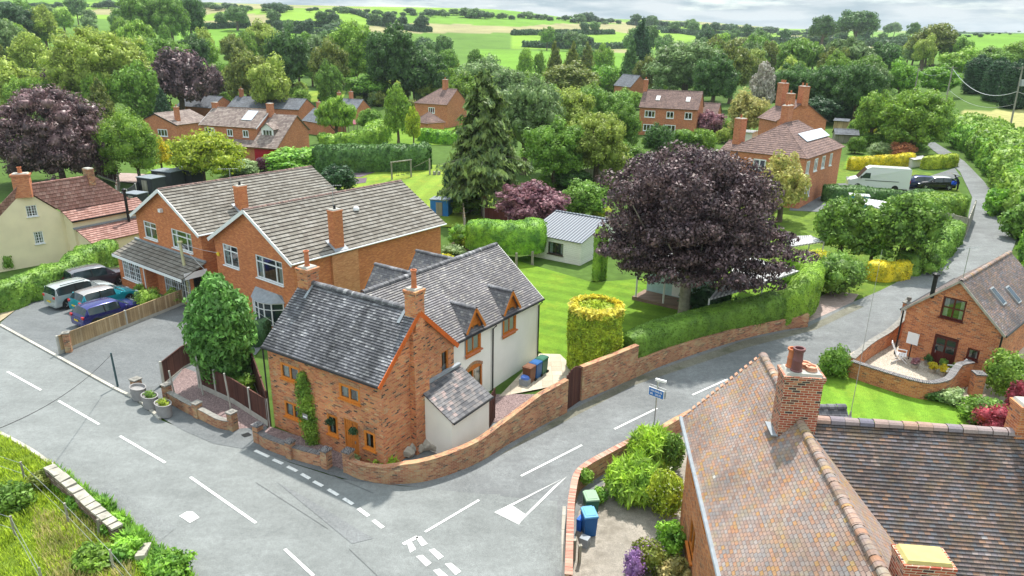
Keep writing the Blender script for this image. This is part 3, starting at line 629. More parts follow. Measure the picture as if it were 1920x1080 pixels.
def hedge(name,pp,w,h,matk,label,ls=.09,dens=90,px=True,rough=.12,top=None,seed=1,flat=False,group=None,cat='hedge',z=0,matk2=None):
    """clipped hedge along picture points (ground line); leaf-covered body with uneven surface"""
    P=[GT(*p) for p in pp] if px else [Vector(p) for p in pp]; pts=smooth_path(P,max(3,int(14/len(P)))) if len(P)>2 else [P[0].lerp(P[1],i/8) for i in range(9)]
    c=E(name,pts[len(pts)//2],label,cat,group); f=FB(seed+len(pp)); rng=f.r
    hh=h if isinstance(h,(list,tuple)) else [h,h]; 
    def H(t): 
        k=t*(len(hh)-1); i=min(int(k),len(hh)-2); return hh[i]+(hh[i+1]-hh[i])*(k-i)
    prof=[(-.5,0),(-.53,.5),(-.47,.86),(-.3,1.0),(0,1.02),(.3,1.0),(.47,.86),(.53,.5),(.5,0)]
    n=len(pts); rings=[]; seg=[0]
    for i in range(1,n): seg.append(seg[-1]+(pts[i]-pts[i-1]).length)
    tot=seg[-1]; m=max(6,int(tot/.45)); V=[]
    def at(s_):
        for i in range(1,n):
            if seg[i]>=s_ or i==n-1:
                t=(s_-seg[i-1])/max(1e-6,seg[i]-seg[i-1]); p=pts[i-1].lerp(pts[i],min(1,t)); d=(pts[min(i+1,n-1)]-pts[max(i-2,0)]); d.z=0; d.normalize(); return p,d
    for j in range(m+1):
        p,d=at(tot*j/m); nrm=Vector((-d.y,d.x,0)); t=j/m; e=min(1,min(j,m-j)*.45/ (w*.5)+.45); Hh=H(t)
        row=[]
        for (a,b) in prof:
            q=p+nrm*(a*w*e)+Z*0; q.z=T(p.x,p.y)+z+b*Hh*(.9+.1*e); k=rough*mnoise.noise(q*.9+Vector((seed,0,0)))*2+rough*.7*mnoise.noise(q*3.1); q+=nrm*(k*a*2)+Z*(k*.8 if b>.6 else 0); row.append(q-c.location)
        V.append(row)
    A=np.array([[list(q) for q in r] for r in V]); k=A.shape[1]
    base=f.n; f.V.append((A*1.0).reshape(-1,3)); idx=np.arange((m+1)*k).reshape(m+1,k)
    Q=np.stack([idx[:-1,:-1].ravel(),idx[1:,:-1].ravel(),idx[1:,1:].ravel(),idx[:-1,1:].ravel()],1)+base; f.Q.append(Q); f.n+=(m+1)*k
    # end caps
    for r_ in (0,m): 
        f.V.append(A[r_]); 
        for u in range(1,k-1): f.TR.append(np.array([[f.n,f.n+u,f.n+u+1]]))
        f.n+=k
    a0=A[:-1,:-1];a1=A[1:,:-1];a2=A[1:,1:];a3=A[:-1,1:]; nn=np.cross(a1-a0,a3-a0); area=np.linalg.norm(nn,axis=2); N=-nn/(area[...,None]+1e-9)
    if N[:,4].mean(0)[2]<0: N=-N
    Npt=np.maximum(1,rng.poisson(area*dens))
    ii=np.repeat(np.arange(area.size),Npt.ravel()); fl=lambda a:a.reshape(-1,3)[ii]; u=rng.random((len(ii),1)); v_=rng.random((len(ii),1))
    P_=fl(a0)*(1-u)*(1-v_)+fl(a1)*u*(1-v_)+fl(a2)*u*v_+fl(a3)*(1-u)*v_; NN=N.reshape(-1,3)[ii]
    f.leaves(P_+NN*rng.uniform(-.2,1.0,(len(ii),1))*ls*.6,NN,ls,1.5,.6)
    for r_,sg in ((0,-1),(m,1)):
        p,d=at(tot*r_/m); cnt=int(w*H(r_/m)*dens); aa=rng.uniform(-.5,.5,(cnt,1))*w*.6; bb=rng.random((cnt,1))*H(r_/m)*.9; nr=np.array([-d.y,d.x,0]); P0=np.array(list(p-c.location)); P_=P0+nr*aa+np.array([[0,0,1]])*bb+np.array([[0,0,z]])
        f.leaves(P_,np.tile(np.array([d.x,d.y,0])*sg,(cnt,1)),ls,1.5,.6)
    f.build('foliage',LM(matk),c); return c
def shrub(cx,cy,rx,ry,matk,label,name='shrub',ls=.09,n=1400,kind=None,nb=12,lift=0,cat='shrub',flowers=None,droop=0,asp=1.6,seed=None,zsit=0):
    """custom near shrub: ellipsoid seen at (cx,cy) with pixel radii, sitting on the ground"""
    d=ray(cx,cy)/F_PX; t=12.; prev=None
    while t<400:
        q=Vector((0,0,CH))+d*t; R_=ry*t/F_PX/.97; g=q.z-T(q.x,q.y)-zsit-R_*.92
        if prev is not None and prev>0>=g: break
        prev=g; t*=1.004
    z=T(q.x,q.y)+zsit; Rx=rx*t/F_PX; c=E(name,Vector((q.x,q.y,z)),label,cat); f=FB(seed or int(cx+cy)); f.lumpy((0,0,q.z-z),(Rx,Rx,R_),n,ls,nb,.45,-.9,droop=droop,asp=asp); f.build('foliage',LM(matk),c)
    if flowers:
        g=FB(int(cx)); dd=g.r.normal(0,1,(flowers[1],3)); dd/=np.linalg.norm(dd,axis=1)[:,None]; dd=dd[dd[:,2]>-.2]; g.leaves(np.array([0,0,q.z-z])+dd*np.array([Rx,Rx,R_])*1.05,dd,flowers[2] if len(flowers)>2 else .09,1.1,.3); g.build('flowers',LM(flowers[0]),c)
    return c
def grass_tufts(name,pp,n,h,matk,label,cat,kind=None,seed=1,w=.02,lean=.5):
    """upright blades scattered in a ground polygon (picture points)"""
    P=G2(pp); xs=[p.x for p in P];ys=[p.y for p in P]; f=FB(seed); r=random.Random(seed); pts=[]
    PP=[(p.x,p.y) for p in P]
    while len(pts)<n:
        x=r.uniform(min(xs),max(xs)); y=r.uniform(min(ys),max(ys))
        if in_poly(x,y,PP): pts.append((x,y,T(x,y)))
    A=np.array(pts); c0=A.mean(0); A=A-c0; rg=f.r; d=rg.normal(0,1,(n,2)); d/=np.linalg.norm(d,axis=1)[:,None]; hh=h*rg.uniform(.4,1.2,n); 
    clump=np.array([.55+.9*abs(mnoise.noise(Vector((p[0]*.9,p[1]*.9,seed)))) for p in pts]); hh=hh*clump
    tip=A+np.stack([d[:,0]*hh*lean,d[:,1]*hh*lean,hh],1); s=np.stack([-d[:,1],d[:,0],0*hh],1)*w*(hh/h)[:,None]; mid=A+(tip-A)*.55+np.stack([0*hh,0*hh,hh*.12],1)
    V=np.stack([A-s*.7,A+s*.7,mid+s,mid-s],1).reshape(-1,3); i=np.arange(n)*4; f.V.append(V); f.Q.append(np.stack([i,i+1,i+2,i+3],1)); f.n+=4*n
    V=np.stack([mid-s,mid+s,tip],1).reshape(-1,3); i=np.arange(n)*3+f.n; f.V.append(V); f.TR.append(np.stack([i,i+1,i+2],1)); f.n+=3*n
    o=f.build(name,LM(matk),None,Vector(c0)); tag(o,label,cat,kind=kind); return o
# ---------------------------------------------------------------- house building kit
Z=Vector((0,0,1))
class Fr:
    """frame of a rectangular roofed block: o is the outer eave corner, u runs along the ridge, v across"""
    def __init__(s,o,th,L,W,z0,ze,zr,eo=.25,eg=.15):
        s.o=Vector((o[0],o[1],0)); t=R(th); s.th=t; s.u=Vector((math.cos(t),math.sin(t),0)); s.v=Vector((-math.sin(t),math.cos(t),0))
        s.L,s.W,s.z0,s.ze,s.zr,s.eo,s.eg=L,W,z0,ze,zr,eo,eg; s.k=(zr-ze)/(W/2)
    def P(s,a,b,z): return s.o+s.u*a+s.v*b+Z*z
    def zroof(s,b): return s.ze+s.k*min(b,s.W-b)
def wall_face(b,P0,D,N,poly,holes=(),depth=.1,m=0):
    """vertical wall: polygon in (s,z) from P0 along D, outward normal N, with rectangular holes (s0,z0,s1,z1)"""
    xs=sorted(set([min(p[0] for p in poly),max(p[0] for p in poly)]+[h[0] for h in holes]+[h[2] for h in holes]))
    zs=sorted(set([min(p[1] for p in poly),max(p[1] for p in poly)]+[h[1] for h in holes]+[h[3] for h in holes]))
    P=lambda s,z:P0+D*s+Z*z
    flip=(D.cross(Z)).dot(N)<0
    for i in range(len(xs)-1):
        for j in range(len(zs)-1):
            cx,cz=(xs[i]+xs[i+1])/2,(zs[j]+zs[j+1])/2
            if any(h[0]<cx<h[2] and h[1]<cz<h[3] for h in holes): continue
            q=clip_poly([(xs[i],zs[j]),(xs[i+1],zs[j]),(xs[i+1],zs[j+1]),(xs[i],zs[j+1])],poly)
            if len(q)<3: continue
            if flip: q=q[::-1]
            b.poly([P(*k) for k in q],[(k[0],k[1]) for k in q],m)
    for h in holes:
        c=[(h[0],h[1]),(h[2],h[1]),(h[2],h[3]),(h[0],h[3])]
        for i in range(4):
            a,d=c[i],c[(i+1)%4]; q=[P(*a),P(*d),P(*d)-N*depth,P(*a)-N*depth]
            if flip: q=q[::-1]
            b.poly(q,[(a[0]+a[1],0),(d[0]+d[1],0),(d[0]+d[1],depth),(a[0]+a[1],depth)],m)
def window(par,P0,D,N,h,cols=2,fm=None,fw=.06,top=None,bars=None,sill=True,sillm=None,curt=True,depth=.1,name='window',arch=None,leaf=None):
    """window in the hole h=(s0,z0,s1,z1) of a wall"""
    fm=fm or MT['white']; s0,z0,s1,z1=h; P=lambda s,z,n=0:P0+D*s+Z*z+N*n
    b=MB(); X=(D,N,Z); q=-depth+.03
    b.box(P((s0+s1)/2,z0+fw/2,q),(s1-s0,.07,fw),X); b.box(P((s0+s1)/2,z1-fw/2,q),(s1-s0,.07,fw),X)
    for s in (s0+fw/2,s1-fw/2): b.box(P(s,(z0+z1)/2,q),(fw,.066,z1-z0-2*fw),X)
    for i in range(1,cols):
        s=s0+(s1-s0)*(i/cols if not isinstance(leaf,(list,tuple)) else leaf[i-1]); b.box(P(s,(z0+z1)/2,q),(fw*.9,.06,z1-z0-2*fw),X)
    if top: b.box(P((s0+s1)/2,z1-top,q),(s1-s0-2*fw,.056,fw*.8),X)
    if bars:
        nx,nz=bars
        for i in range(1,nx): b.box(P(s0+(s1-s0)*i/nx,(z0+z1)/2,q),(.025,.04,z1-z0-2*fw),X)
        for i in range(1,nz): b.box(P((s0+s1)/2,z0+(z1-z0)*i/nz,q),(s1-s0-2*fw,.038,.025),X)
    w=b.build(name,fm,par)
    g=MB(); e=fw*.8; gq=q-.01; g.quad(P(s0+e,z0+e,gq),P(s1-e,z0+e,gq),P(s1-e,z1-e,gq),P(s0+e,z1-e,gq))
    if D.cross(Z).dot(N)<0: g.f[0]=g.f[0][::-1]
    g.build('pane',MT['glass'],w)
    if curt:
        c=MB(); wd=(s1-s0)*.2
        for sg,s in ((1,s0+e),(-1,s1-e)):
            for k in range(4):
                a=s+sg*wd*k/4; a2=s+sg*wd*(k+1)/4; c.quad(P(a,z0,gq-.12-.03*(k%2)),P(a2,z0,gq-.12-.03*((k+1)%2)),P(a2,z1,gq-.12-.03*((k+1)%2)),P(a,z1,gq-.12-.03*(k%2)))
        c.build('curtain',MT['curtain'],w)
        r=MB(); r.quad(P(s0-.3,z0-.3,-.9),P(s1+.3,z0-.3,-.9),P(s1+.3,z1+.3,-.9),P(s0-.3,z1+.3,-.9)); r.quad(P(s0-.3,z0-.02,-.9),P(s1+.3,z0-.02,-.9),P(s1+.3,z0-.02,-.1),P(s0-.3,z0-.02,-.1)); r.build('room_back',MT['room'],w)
    if sill:
        k=MB(); k.box(P((s0+s1)/2,z0-.03,.02),(s1-s0+.12,.16,.06),X); k.build('sill',sillm or fm,w)
    return w
def door(par,P0,D,N,h,mat,fm=None,glaz=None,panels=0,depth=.1,diamond=False):
    s0,z0,s1,z1=h; P=lambda s,z,n=0:P0+D*s+Z*z+N*n; X=(D,N,Z); b=MB(); q=-depth+.03
    b.box(P((s0+s1)/2,(z0+z1)/2,q),(s1-s0-.14,.05,z1-z0-.07),X)
    n=max(3,int((s1-s0)/.14)); 
    for i in range(n): 
        s=s0+.1+(s1-s0-.2)*(i+.5)/n; b.box(P(s,(z0+z1)/2,q+.03),((s1-s0-.2)/n-.015,.012,z1-z0-.16),X)
    o=b.build('door',mat,par); f=MB()
    for s in (s0+.035,s1-.035): f.box(P(s,(z0+z1)/2,q+.012),(.07,.09,z1-z0),X)
    f.box(P((s0+s1)/2,z1-.035,q+.012),(s1-s0-.14,.088,.07),X); f.build('door_frame',fm or mat,o)
    k=MB(); k.box(P(s1-.2,(z0+z1)/2-.05,q+.09),(.03,.04,.14),X); k.build('handle',MT['steel'],o)
    if diamond:
        g=MB(); c=P((s0+s1)/2,z1-.55,q+.045); g.poly([c+D*.19,c+Z*.23,c-D*.19,c-Z*.23][::1 if D.cross(Z).dot(N)>0 else -1]); g.build('pane',MT['cglass'],o)
    if glaz:
        a,c_=glaz; m=(s0+s1)/2
        for x0,x1 in ((s0+.13,m-.05),(m+.05,s1-.13)):
            g=MB(); g.box(P((x0+x1)/2,(a+c_)/2,q+.04),(x1-x0,.02,c_-a),X); g.build('pane',MT['cglass'],o)
            g=MB()
            for zz in (a+(c_-a)*.5,): g.box(P((x0+x1)/2,zz,q+.055),(x1-x0,.02,.03),X)
            g.build('glazing_bar',mat,o)
    return o
def slope(b,P0,U,V,poly,gauge=.1,lip=.018,m=0,thick=.05,jit=.004):
    """tiled slope in courses; P0 origin, U along eave, V up the slope; poly convex in (u,v)"""
    N=U.cross(V).normalized()
    if N.z<0: N=-N
    flip=U.cross(V).dot(N)<0
    P=lambda a,c,n=0:P0+U*a+V*c+N*n
    v0=min(p[1] for p in poly); v1=max(p[1] for p in poly); k=0; v=v0
    while v<v1-1e-4:
        w=min(v+gauge,v1); q=clip(clip(poly,lambda p:p[1]-v),lambda p:w-p[1])
        if len(q)>=3:
            h=lambda p:lip*(1-(p[1]-v)/gauge)+.003
            pts=[P(p[0],p[1],h(p)) for p in q]; uv=[(p[0],p[1]-v0) for p in q]
            if flip: pts=pts[::-1]; uv=uv[::-1]
            b.poly(pts,uv,m)
            lo=[p for p in q if abs(p[1]-v)<1e-6]
            if len(lo)>=2:
                a=min(lo);c=max(lo); fr=[P(a[0],v,-.002),P(c[0],v,-.002),P(c[0],v,lip+.003),P(a[0],v,lip+.003)]
                if flip: fr=fr[::-1]
                b.poly(fr,[(a[0],v-v0+.001),(c[0],v-v0+.001),(c[0],v-v0+.02),(a[0],v-v0+.02)],m)
        v=w; k+=1
    pts=[P(p[0],p[1],-thick) for p in poly]
    b.poly(pts if flip else pts[::-1],None,m)
    n=len(poly)
    for i in range(n):
        a,c=poly[i],poly[(i+1)%n]; q=[P(*a,-thick),P(*c,-thick),P(*c,.004),P(*a,.004)]; b.poly(q if not flip else q[::-1],None,m)
def ridge(par,A,B,mat,r=.13,seg=.35,name='ridge'):
    b=MB(); A=Vector(A);B=Vector(B); d=(B-A); n=max(1,int(d.length/seg)); X=d.normalized(); Y=Z.cross(X).normalized(); U=X.cross(Y)
    for i in range(n):
        a=A.lerp(B,i/n); c=A.lerp(B,(i+1)/n)-X*.012; rr=r*(1+.05*((i*7)%3-1))
        for k in range(6):
            t0,t1=math.pi*k/6-.1,math.pi*(k+1)/6-.1+(.2 if k==5 else 0)
            f=lambda p,t,s=1:p+Y*(math.cos(t)*rr*s)+U*(math.sin(t)*rr*.8*s-.03)
            b.quad(f(a,t0,1.06),f(c,t0),f(c,t1),f(a,t1,1.06),0,[(i*1.0+.3,.03),(i+.6,.03),(i+.6,.06),(i+.3,.06)])
    return b.build(name,mat,par)
def block(par,f,wm,rm,holes={},gauge=.1,lip=.018,faces='fblr',hip=(0,0),barge=None,rmat=None,gut=None,rname='roof',wname='wall',slopes='fb',ridge_on=True,rr=.13,dz=-.5,reveal=.1,wall=True):
    kk=f.k; c=lambda b_:f.ze+kk*b_
    zt=f.ze+kk*f.eo-.07
    ww=None
    if wall:
        b=MB(); eo,eg=f.eo,f.eg
        Lr=[(eg,f.z0+dz),(f.L-eg,f.z0+dz),(f.L-eg,zt),(eg,zt)]
        if 'f' in faces: wall_face(b,f.P(0,eo,0),f.u,-f.v,Lr,holes.get('f',()),reveal)
        if 'b' in faces: wall_face(b,f.P(0,f.W-eo,0),f.u,f.v,Lr,holes.get('b',()),reveal)
        Wd=[(eo,f.z0+dz),(f.W-eo,f.z0+dz),(f.W-eo,zt)]+([(f.W/2,f.zr-.08)] if not hip[0] else [])+[(eo,zt)]
        if 'l' in faces: wall_face(b,f.P(eg,0,0),f.v,-f.u,Wd,holes.get('l',()),reveal)
        Wd=[(eo,f.z0+dz),(f.W-eo,f.z0+dz),(f.W-eo,zt)]+([(f.W/2,f.zr-.08)] if not hip[1] else [])+[(eo,zt)]
        if 'r' in faces: wall_face(b,f.P(f.L-eg,0,0),f.v,f.u,Wd,holes.get('r',()),reveal)
        ww=b.build(wname,wm,par)
    b=MB(); S=math.hypot(f.W/2,f.zr-f.ze); Vf=(f.v*(f.W/2)+Z*(f.zr-f.ze))/S; Vb=(-f.v*(f.W/2)+Z*(f.zr-f.ze))/S
    h0=f.W/2*hip[0]; h1=f.W/2*hip[1]
    if 'f' in slopes: slope(b,f.P(0,0,f.ze),f.u,Vf,[(0,0),(f.L,0),(f.L-h1,S),(h0,S)],gauge,lip)
    if 'b' in slopes: slope(b,f.P(0,f.W,f.ze),f.u,Vb,[(0,0),(f.L,0),(f.L-h1,S),(h0,S)],gauge,lip)
    if hip[0]:
        s2=math.hypot(h0,f.zr-f.ze); slope(b,f.P(0,0,f.ze),f.v,(f.u*h0+Z*(f.zr-f.ze))/s2,[(0,0),(f.W,0),(f.W/2,s2)],gauge,lip)
    if hip[1]:
        s2=math.hypot(h1,f.zr-f.ze); slope(b,f.P(f.L,0,f.ze),f.v,(-f.u*h1+Z*(f.zr-f.ze))/s2,[(0,0),(f.W,0),(f.W/2,s2)],gauge,lip)
    rf=b.build(rname,rm,par)
    if ridge_on:
        ridge(rf,f.P(h0,f.W/2,f.zr+.0),f.P(f.L-h1,f.W/2,f.zr+.0),rmat or rm,rr)
        for (hh,x0,xr) in ((hip[0],0,h0),(hip[1],f.L,f.L-h1)):
            if hh:
                for y in (0,f.W): ridge(rf,f.P(x0,y,f.ze),f.P(xr,f.W/2,f.zr),rmat or rm,rr*.8,name='hip_tile')
    if barge:
        for key,x in (('l',-.02),('r',f.L+.02)):
            if key in barge[1]:
                g=MB(); d=barge[2] if len(barge)>2 else .2
                for y0 in (0,f.W):
                    a=f.P(x,y0,f.ze-d*.45); e=f.P(x,f.W/2,f.zr-d*.45); g.bar(a,e,.04,d,0,up=Z)
                g.build('bargeboard',barge[0],par)
    if gut:
        for key in gut[1]:
            y=-.05 if key=='f' else f.W+.05
            g=MB(); g.tube([f.P(.0,y,f.ze-.03),f.P(f.L,y,f.ze-.03)],.06,6); g.build('gutter',gut[0],par)
    return ww,rf
def chimney(par,c,th,w,d,z0,z1,mat,pots=(),capm=None,flare=.05,potm=None,bands=2,flash=True):
    c=Vector((c[0],c[1],0)); b=MB(); b.box(c+Z*((z0+z1)/2),(w,d,z1-z0),R(th))
    for i in range(bands): b.box(c+Z*(z1-.04-.085*(i)),(w+flare*2-.03*i,d+flare*2-.03*i,.083),R(th))
    o=b.build('chimney',mat,par)
    k=MB(); k.box(c+Z*(z1+.04),(w*.96,d*.96,.08),R(th),0,.9); k.build('flaunching',capm or MT['concrete'],o)
    if flash:
        k=MB(); k.box(c+Z*(z0+.05),(w+.16,d+.16,.03),R(th)); 
    t=R(th); u=Vector((math.cos(t),math.sin(t),0)); v=Vector((-math.sin(t),math.cos(t),0))
    for (a,e,r,h,*mm) in pots:
        p=MB(); q=c+u*a+v*e+Z*(z1+.06); m_=mm[0] if mm else (potm or MT['terra'])
        p.lathe(q,[(r*1.1,0),(r*1.12,.05),(r*.95,.07),(r*.9,h*.45),(r,h*.5),(r*.88,h*.55),(r*.85,h*.88),(r*1.12,h*.9),(r*1.12,h),(r*.8,h),(r*.75,h*.7),(.001,h*.7)],12)
        p.build('chimney_pot',m_,o,smooth=True)
    return o
def holes_of(L): return [l[:4] for l in L]
def downpipe(par,p,z0,z1,mat,r=.04,off=(0,0)):
    b=MB(); b.tube([(p[0],p[1],z1),(p[0]+off[0]*.0,p[1],z1-.1),(p[0]+off[0],p[1]+off[1],z1-.35),(p[0]+off[0],p[1]+off[1],z0)],r,8); return b.build('downpipe',mat,par)
# ================================================================ the corner cottage
def cottage():
    f=Fr((-12.05,31.62),-32.6,7.6,5.64,-.1,4.4,7.02,.22,.10)
    c=E('cottage',f.P(f.L/2,f.W/2,0),'old brick corner cottage with dark roof, orange timber windows and white rear wing','house')
    W=[(.98,2.93,2.33,3.76),(4.93,3.02,6.22,3.78),(1.0,.86,2.3,1.72),(3.98,.85,4.66,1.92),(6.34,.90,7.02,1.82)]
    D=(5.08,-.02,5.98,2.02)
    P0=f.P(0,f.eo,0); N=-f.v
    GW=(4.45,3.0,4.98,4.35)
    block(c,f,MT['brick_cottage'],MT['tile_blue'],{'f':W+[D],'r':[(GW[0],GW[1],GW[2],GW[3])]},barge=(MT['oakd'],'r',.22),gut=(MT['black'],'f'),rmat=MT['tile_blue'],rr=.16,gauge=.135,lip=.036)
    for i,w in enumerate(W): 
        window(c,P0,f.u,N,(w[0],w[1],w[2],w[3]),2 if i<3 else 1,MT['oakf'],.115,sillm=MT['oakf'],depth=.05)
        a=MB(); n=9
        for k in range(n):
            t=(k+.5)/n; a.box(P0+f.u*(w[0]+(w[2]-w[0])*t)+Z*(w[3]+.10+.05*math.sin(math.pi*t))+N*.012,((w[2]-w[0])/n-.012,.03,.2),(f.u,N,Z))
        a.build('brick_arch',MT['brick_wall'],c)
    door(c,P0,f.u,N,D,MT['oak'],MT['oak'],diamond=True)
    PR_=f.P(f.L-f.eg,0,0); window(c,PR_,f.v,f.u,GW,1,MT['oak'],.07,sillm=MT['terra'])
    downpipe(c,f.P(-.05,.08,0),-.1,4.35,MT['black'])
    # gable chimney breast with its crooked stack
    b=MB(); 
    g0=f.P(f.L-f.eg,2.62,0); b.box(g0+f.u*.16+Z*2.2,(.32,1.02,5.2),(f.u,f.v,Z)); b.box(g0+f.u*.10+Z*5.4,(.2,.8,1.3),(f.u,f.v,Z)); b.build('chimney_breast',MT['brick_cottage'],c)
    chimney(c,f.P(f.L-.28,2.82,0),-32.6,.62,.62,5.2,8.0,MT['brick_cottage'],[(0,0,.13,.85)],flare=.06,bands=3,potm=MT['terra'])
    chimney(c,f.P(.42,2.82,0),-32.6,.75,.72,5.6,7.75,MT['brick_cottage'],[(0,0,.13,.8)],flare=.07,bands=3)
    l=MB(); l.box(f.P(.85,2.45,6.72),(.14,.9,.03),(f.u,(f.v+Z*f.k).normalized(),(Z-f.v*f.k).normalized())); l.box(f.P(f.L-.72,2.45,6.76),(.16,.8,.03),(f.u,(f.v+Z*f.k).normalized(),(Z-f.v*f.k).normalized())); l.build('lead_flashing',MT['lead'],c)
    # lean-to
    b=MB(); A=f.P(f.L-f.eg,2.75,0); ux,vx=f.u,f.v; Lw=3.0; dp=1.9; zt,zb=3.15,2.05
    P=lambda s,d,z:A+vx*s+ux*d+Z*z
    b.poly([P(0,.02,-.3),P(0,dp,-.3),P(0,dp,zb),P(0,.02,zt)]); b.poly([P(Lw,.02,-.3),P(Lw,dp,-.3),P(Lw,dp,zb),P(Lw,.02,zt)][::-1]); b.poly([P(0,dp,-.3),P(Lw,dp,-.3),P(Lw,dp,zb),P(0,dp,zb)])
    b.build('lean_to_wall',MT['render_white'],c)
    b=MB(); S=math.hypot(dp+.2,zt-zb+.12); slope(b,P(-.1,dp+.15,zb-.04),vx,(-ux*(dp+.2)+Z*(zt-zb+.12))/S,[(0,0),(Lw+.2,0),(Lw+.2,S),(0,S)],.19,.02)
    lr=b.build('lean_to_roof',MT['tile_slate'],c)
    b=MB(); b.box(P(Lw/2,.06,zt+.12),(.2,Lw+.1,.12),(ux,vx,Z)); b.build('lead_flashing',MT['lead'],lr)
    b=MB(); b.tube([P(-.1,dp+.2,zb-.06),P(Lw+.1,dp+.2,zb-.06)],.055,6); b.build('gutter',MT['black'],c)
    # rear wing
    DX=3.1; uu=Vector((math.cos(R(55.6)),math.sin(R(55.6)),0)); g=Fr((-2.62-uu.x*DX,33.05-uu.y*DX),55.6,7.95+DX,6.9,.0,4.2,6.98,.25,.12)
    AR=(.72+DX,.35,2.3+DX,2.05)
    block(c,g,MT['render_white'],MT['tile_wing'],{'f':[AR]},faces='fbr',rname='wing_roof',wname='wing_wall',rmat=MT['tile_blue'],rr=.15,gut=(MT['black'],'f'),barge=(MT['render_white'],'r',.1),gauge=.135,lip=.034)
    p0=g.P(0,g.eo,0); window(c,p0,g.u,-g.v,AR,2,MT['oak'],.08,sill=False)
    a=MB(); n=12
    for k in range(n):
        t=(k+.5)/n; a.box(p0+g.u*(AR[0]+(AR[2]-AR[0])*t)+Z*(AR[3]+.05+.28*math.sin(math.pi*t))-g.v*.015,((AR[2]-AR[0])/n-.012,.03,.16),(g.u,-g.v,Z))
    a.build('brick_arch',MT['brick_wall'],c)
    b=MB(); n=10
    top=[p0+g.u*(AR[0]+(AR[2]-AR[0])*t/n)+Z*(AR[3]-.01+.26*math.sin(math.pi*t/n))-g.v*.008 for t in range(n+1)]; b.poly(top+[p0+g.u*AR[0]+Z*(AR[3]-.05)-g.v*.008][:0]); b.build('window_head',MT['oak'],c)
    for s in (3.15+DX,7.75+DX): downpipe(c,g.P(s,-.05,0),0,4.15,MT['black'],off=tuple((g.v*.22)[:2]))
    # wing link over the back slope, and small rear dormers showing above the ridge
    def dormer(s,w,z0,zt,za,side=1,face=MT['oak']):
        # gabled dormer on the right (side=1) or left slope of the wing; s along u
        fy=.18 if side==1 else g.W-.18; dv=g.v if side==1 else -g.v; N=-dv
        yb=(za-g.ze)/g.k; P=lambda x,d,z:g.P(s+x,fy if side==1 else fy,0)+dv*d+Z*z
        d=MB(); h=w/2
        hole=[(-h+.12,z0+.02,h-.12,zt-.02)]
        wall_face(d,P(0,0,0),g.u,N,[(-h,z0-.25),(h,z0-.25),(h,zt),(0,za-.1),(-h,zt)],hole,.08)
        dm=d.build('dormer',face,c)
        ck=MB()
        for sg in (-1,1):
            yk=(zt-g.ze)/g.k; q=[P(sg*h,0,z0-.25),P(sg*h,yk,zt),P(sg*h,0,zt)]; ck.poly(q if sg>0 else q[::-1])
        ck.build('dormer_cheek',MT['lead'],dm)
        r=MB(); ov=.14; k=(za-zt)/h; Sx=math.hypot(h+ov,(h+ov)*k)
        for sg in (-1,1):
            ze_=za-(h+ov)*k; d1=(ze_-g.ze)/g.k-.18+(.0); d2=(za-g.ze)/g.k-.18
            slope(r,P(sg*(h+ov),-.18,ze_),dv,(-g.u*sg*(h+ov)+Z*((h+ov)*k))/Sx,[(0,0),(d1+.18+.1,0),(d2+.18+.1,Sx),(0,Sx)],.1,.015)
        ro=r.build('dormer_roof',MT['tile_wing'],dm)
        ridge(ro,P(0,-.18,za+.01),P(0,(za-g.ze)/g.k-.1,za+.01),MT['tile_blue'],.13)
        bb=MB()
        for sg in (-1,1): bb.bar(P(sg*(h+ov),-.2,za-(h+ov)*k-.05),P(0,-.2,za-.05),.035,.14)
        bb.build('bargeboard',MT['oak'],dm)
        if side==1: window(dm,P(0,0,0),g.u,N,hole[0],2,MT['oak'],.06,sill=False,depth=.08); 
        if side==1:
            k2=MB(); k2.box(P(0,-.05,z0-.05),(w+.1,.14,.07),(g.u,-dv,Z)); k2.build('dormer_sill',MT['terra'],dm)
    dormer(1.42+DX,1.3,3.1,4.6,5.55); dormer(4.72+DX,1.3,3.1,4.6,5.55)
    dormer(1.2+DX,1.6,4.0,5.6,6.7,-1); dormer(4.6+DX,1.6,4.0,5.6,6.7,-1)
    # valley roof joining the two
    return f,g,c
cot,wing,_c=cottage()
# ================================================================ two modern brick houses
def modern(o,th,L,W,z0,ze,zr,wins,label,porch=False,bay=False,chim=None,tile='tile_conc'):
    f=Fr(o,th,L,W,z0,ze,zr,.3,.3); c=E('brick_house',f.P(f.L/2,f.W/2,z0),label,'house')
    H={'l':wins}
    if porch: H['l']=wins
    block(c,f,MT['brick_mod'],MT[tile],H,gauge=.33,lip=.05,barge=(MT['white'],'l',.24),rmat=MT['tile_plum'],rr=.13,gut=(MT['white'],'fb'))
    P0=f.P(f.eg,0,0)
    for w in wins: window(c,P0,f.v,-f.u,w,3 if w[2]-w[0]>2.5 else 2,MT['white'],.09,top=.45,leaf=(.25,.75) if w[2]-w[0]>2.5 else None)
    if chim:
        for (a,b_,w,d,z1) in chim:
            chimney(c,f.P(a,b_,0),th,w,d,f.zroof(b_)-.8,z1,MT['brick_mod'],[(0,0,.09,.22,MT['black'])],flare=.03)
            k=MB(); kk=f.k; k.box(f.P(a,b_,f.zroof(b_)+.06),(w+.35,d*1.5+.3,.03),(f.u,(f.v+Z*kk).normalized(),(Z-f.v*kk).normalized())); k.build('lead_flashing',MT['lead'],c)
    return f,c
m1,m1o=modern((-13.71,42.34),52.5,14.04,9.6,0,5.2,7.93,[(1.5,3.35,4.45,4.95),(6.5,3.45,8.35,5.0)],'modern brick house with bow window and yellow alarm box, beside the corner cottage',
   chim=[(3.95,.5,.75,.6,7.9)])
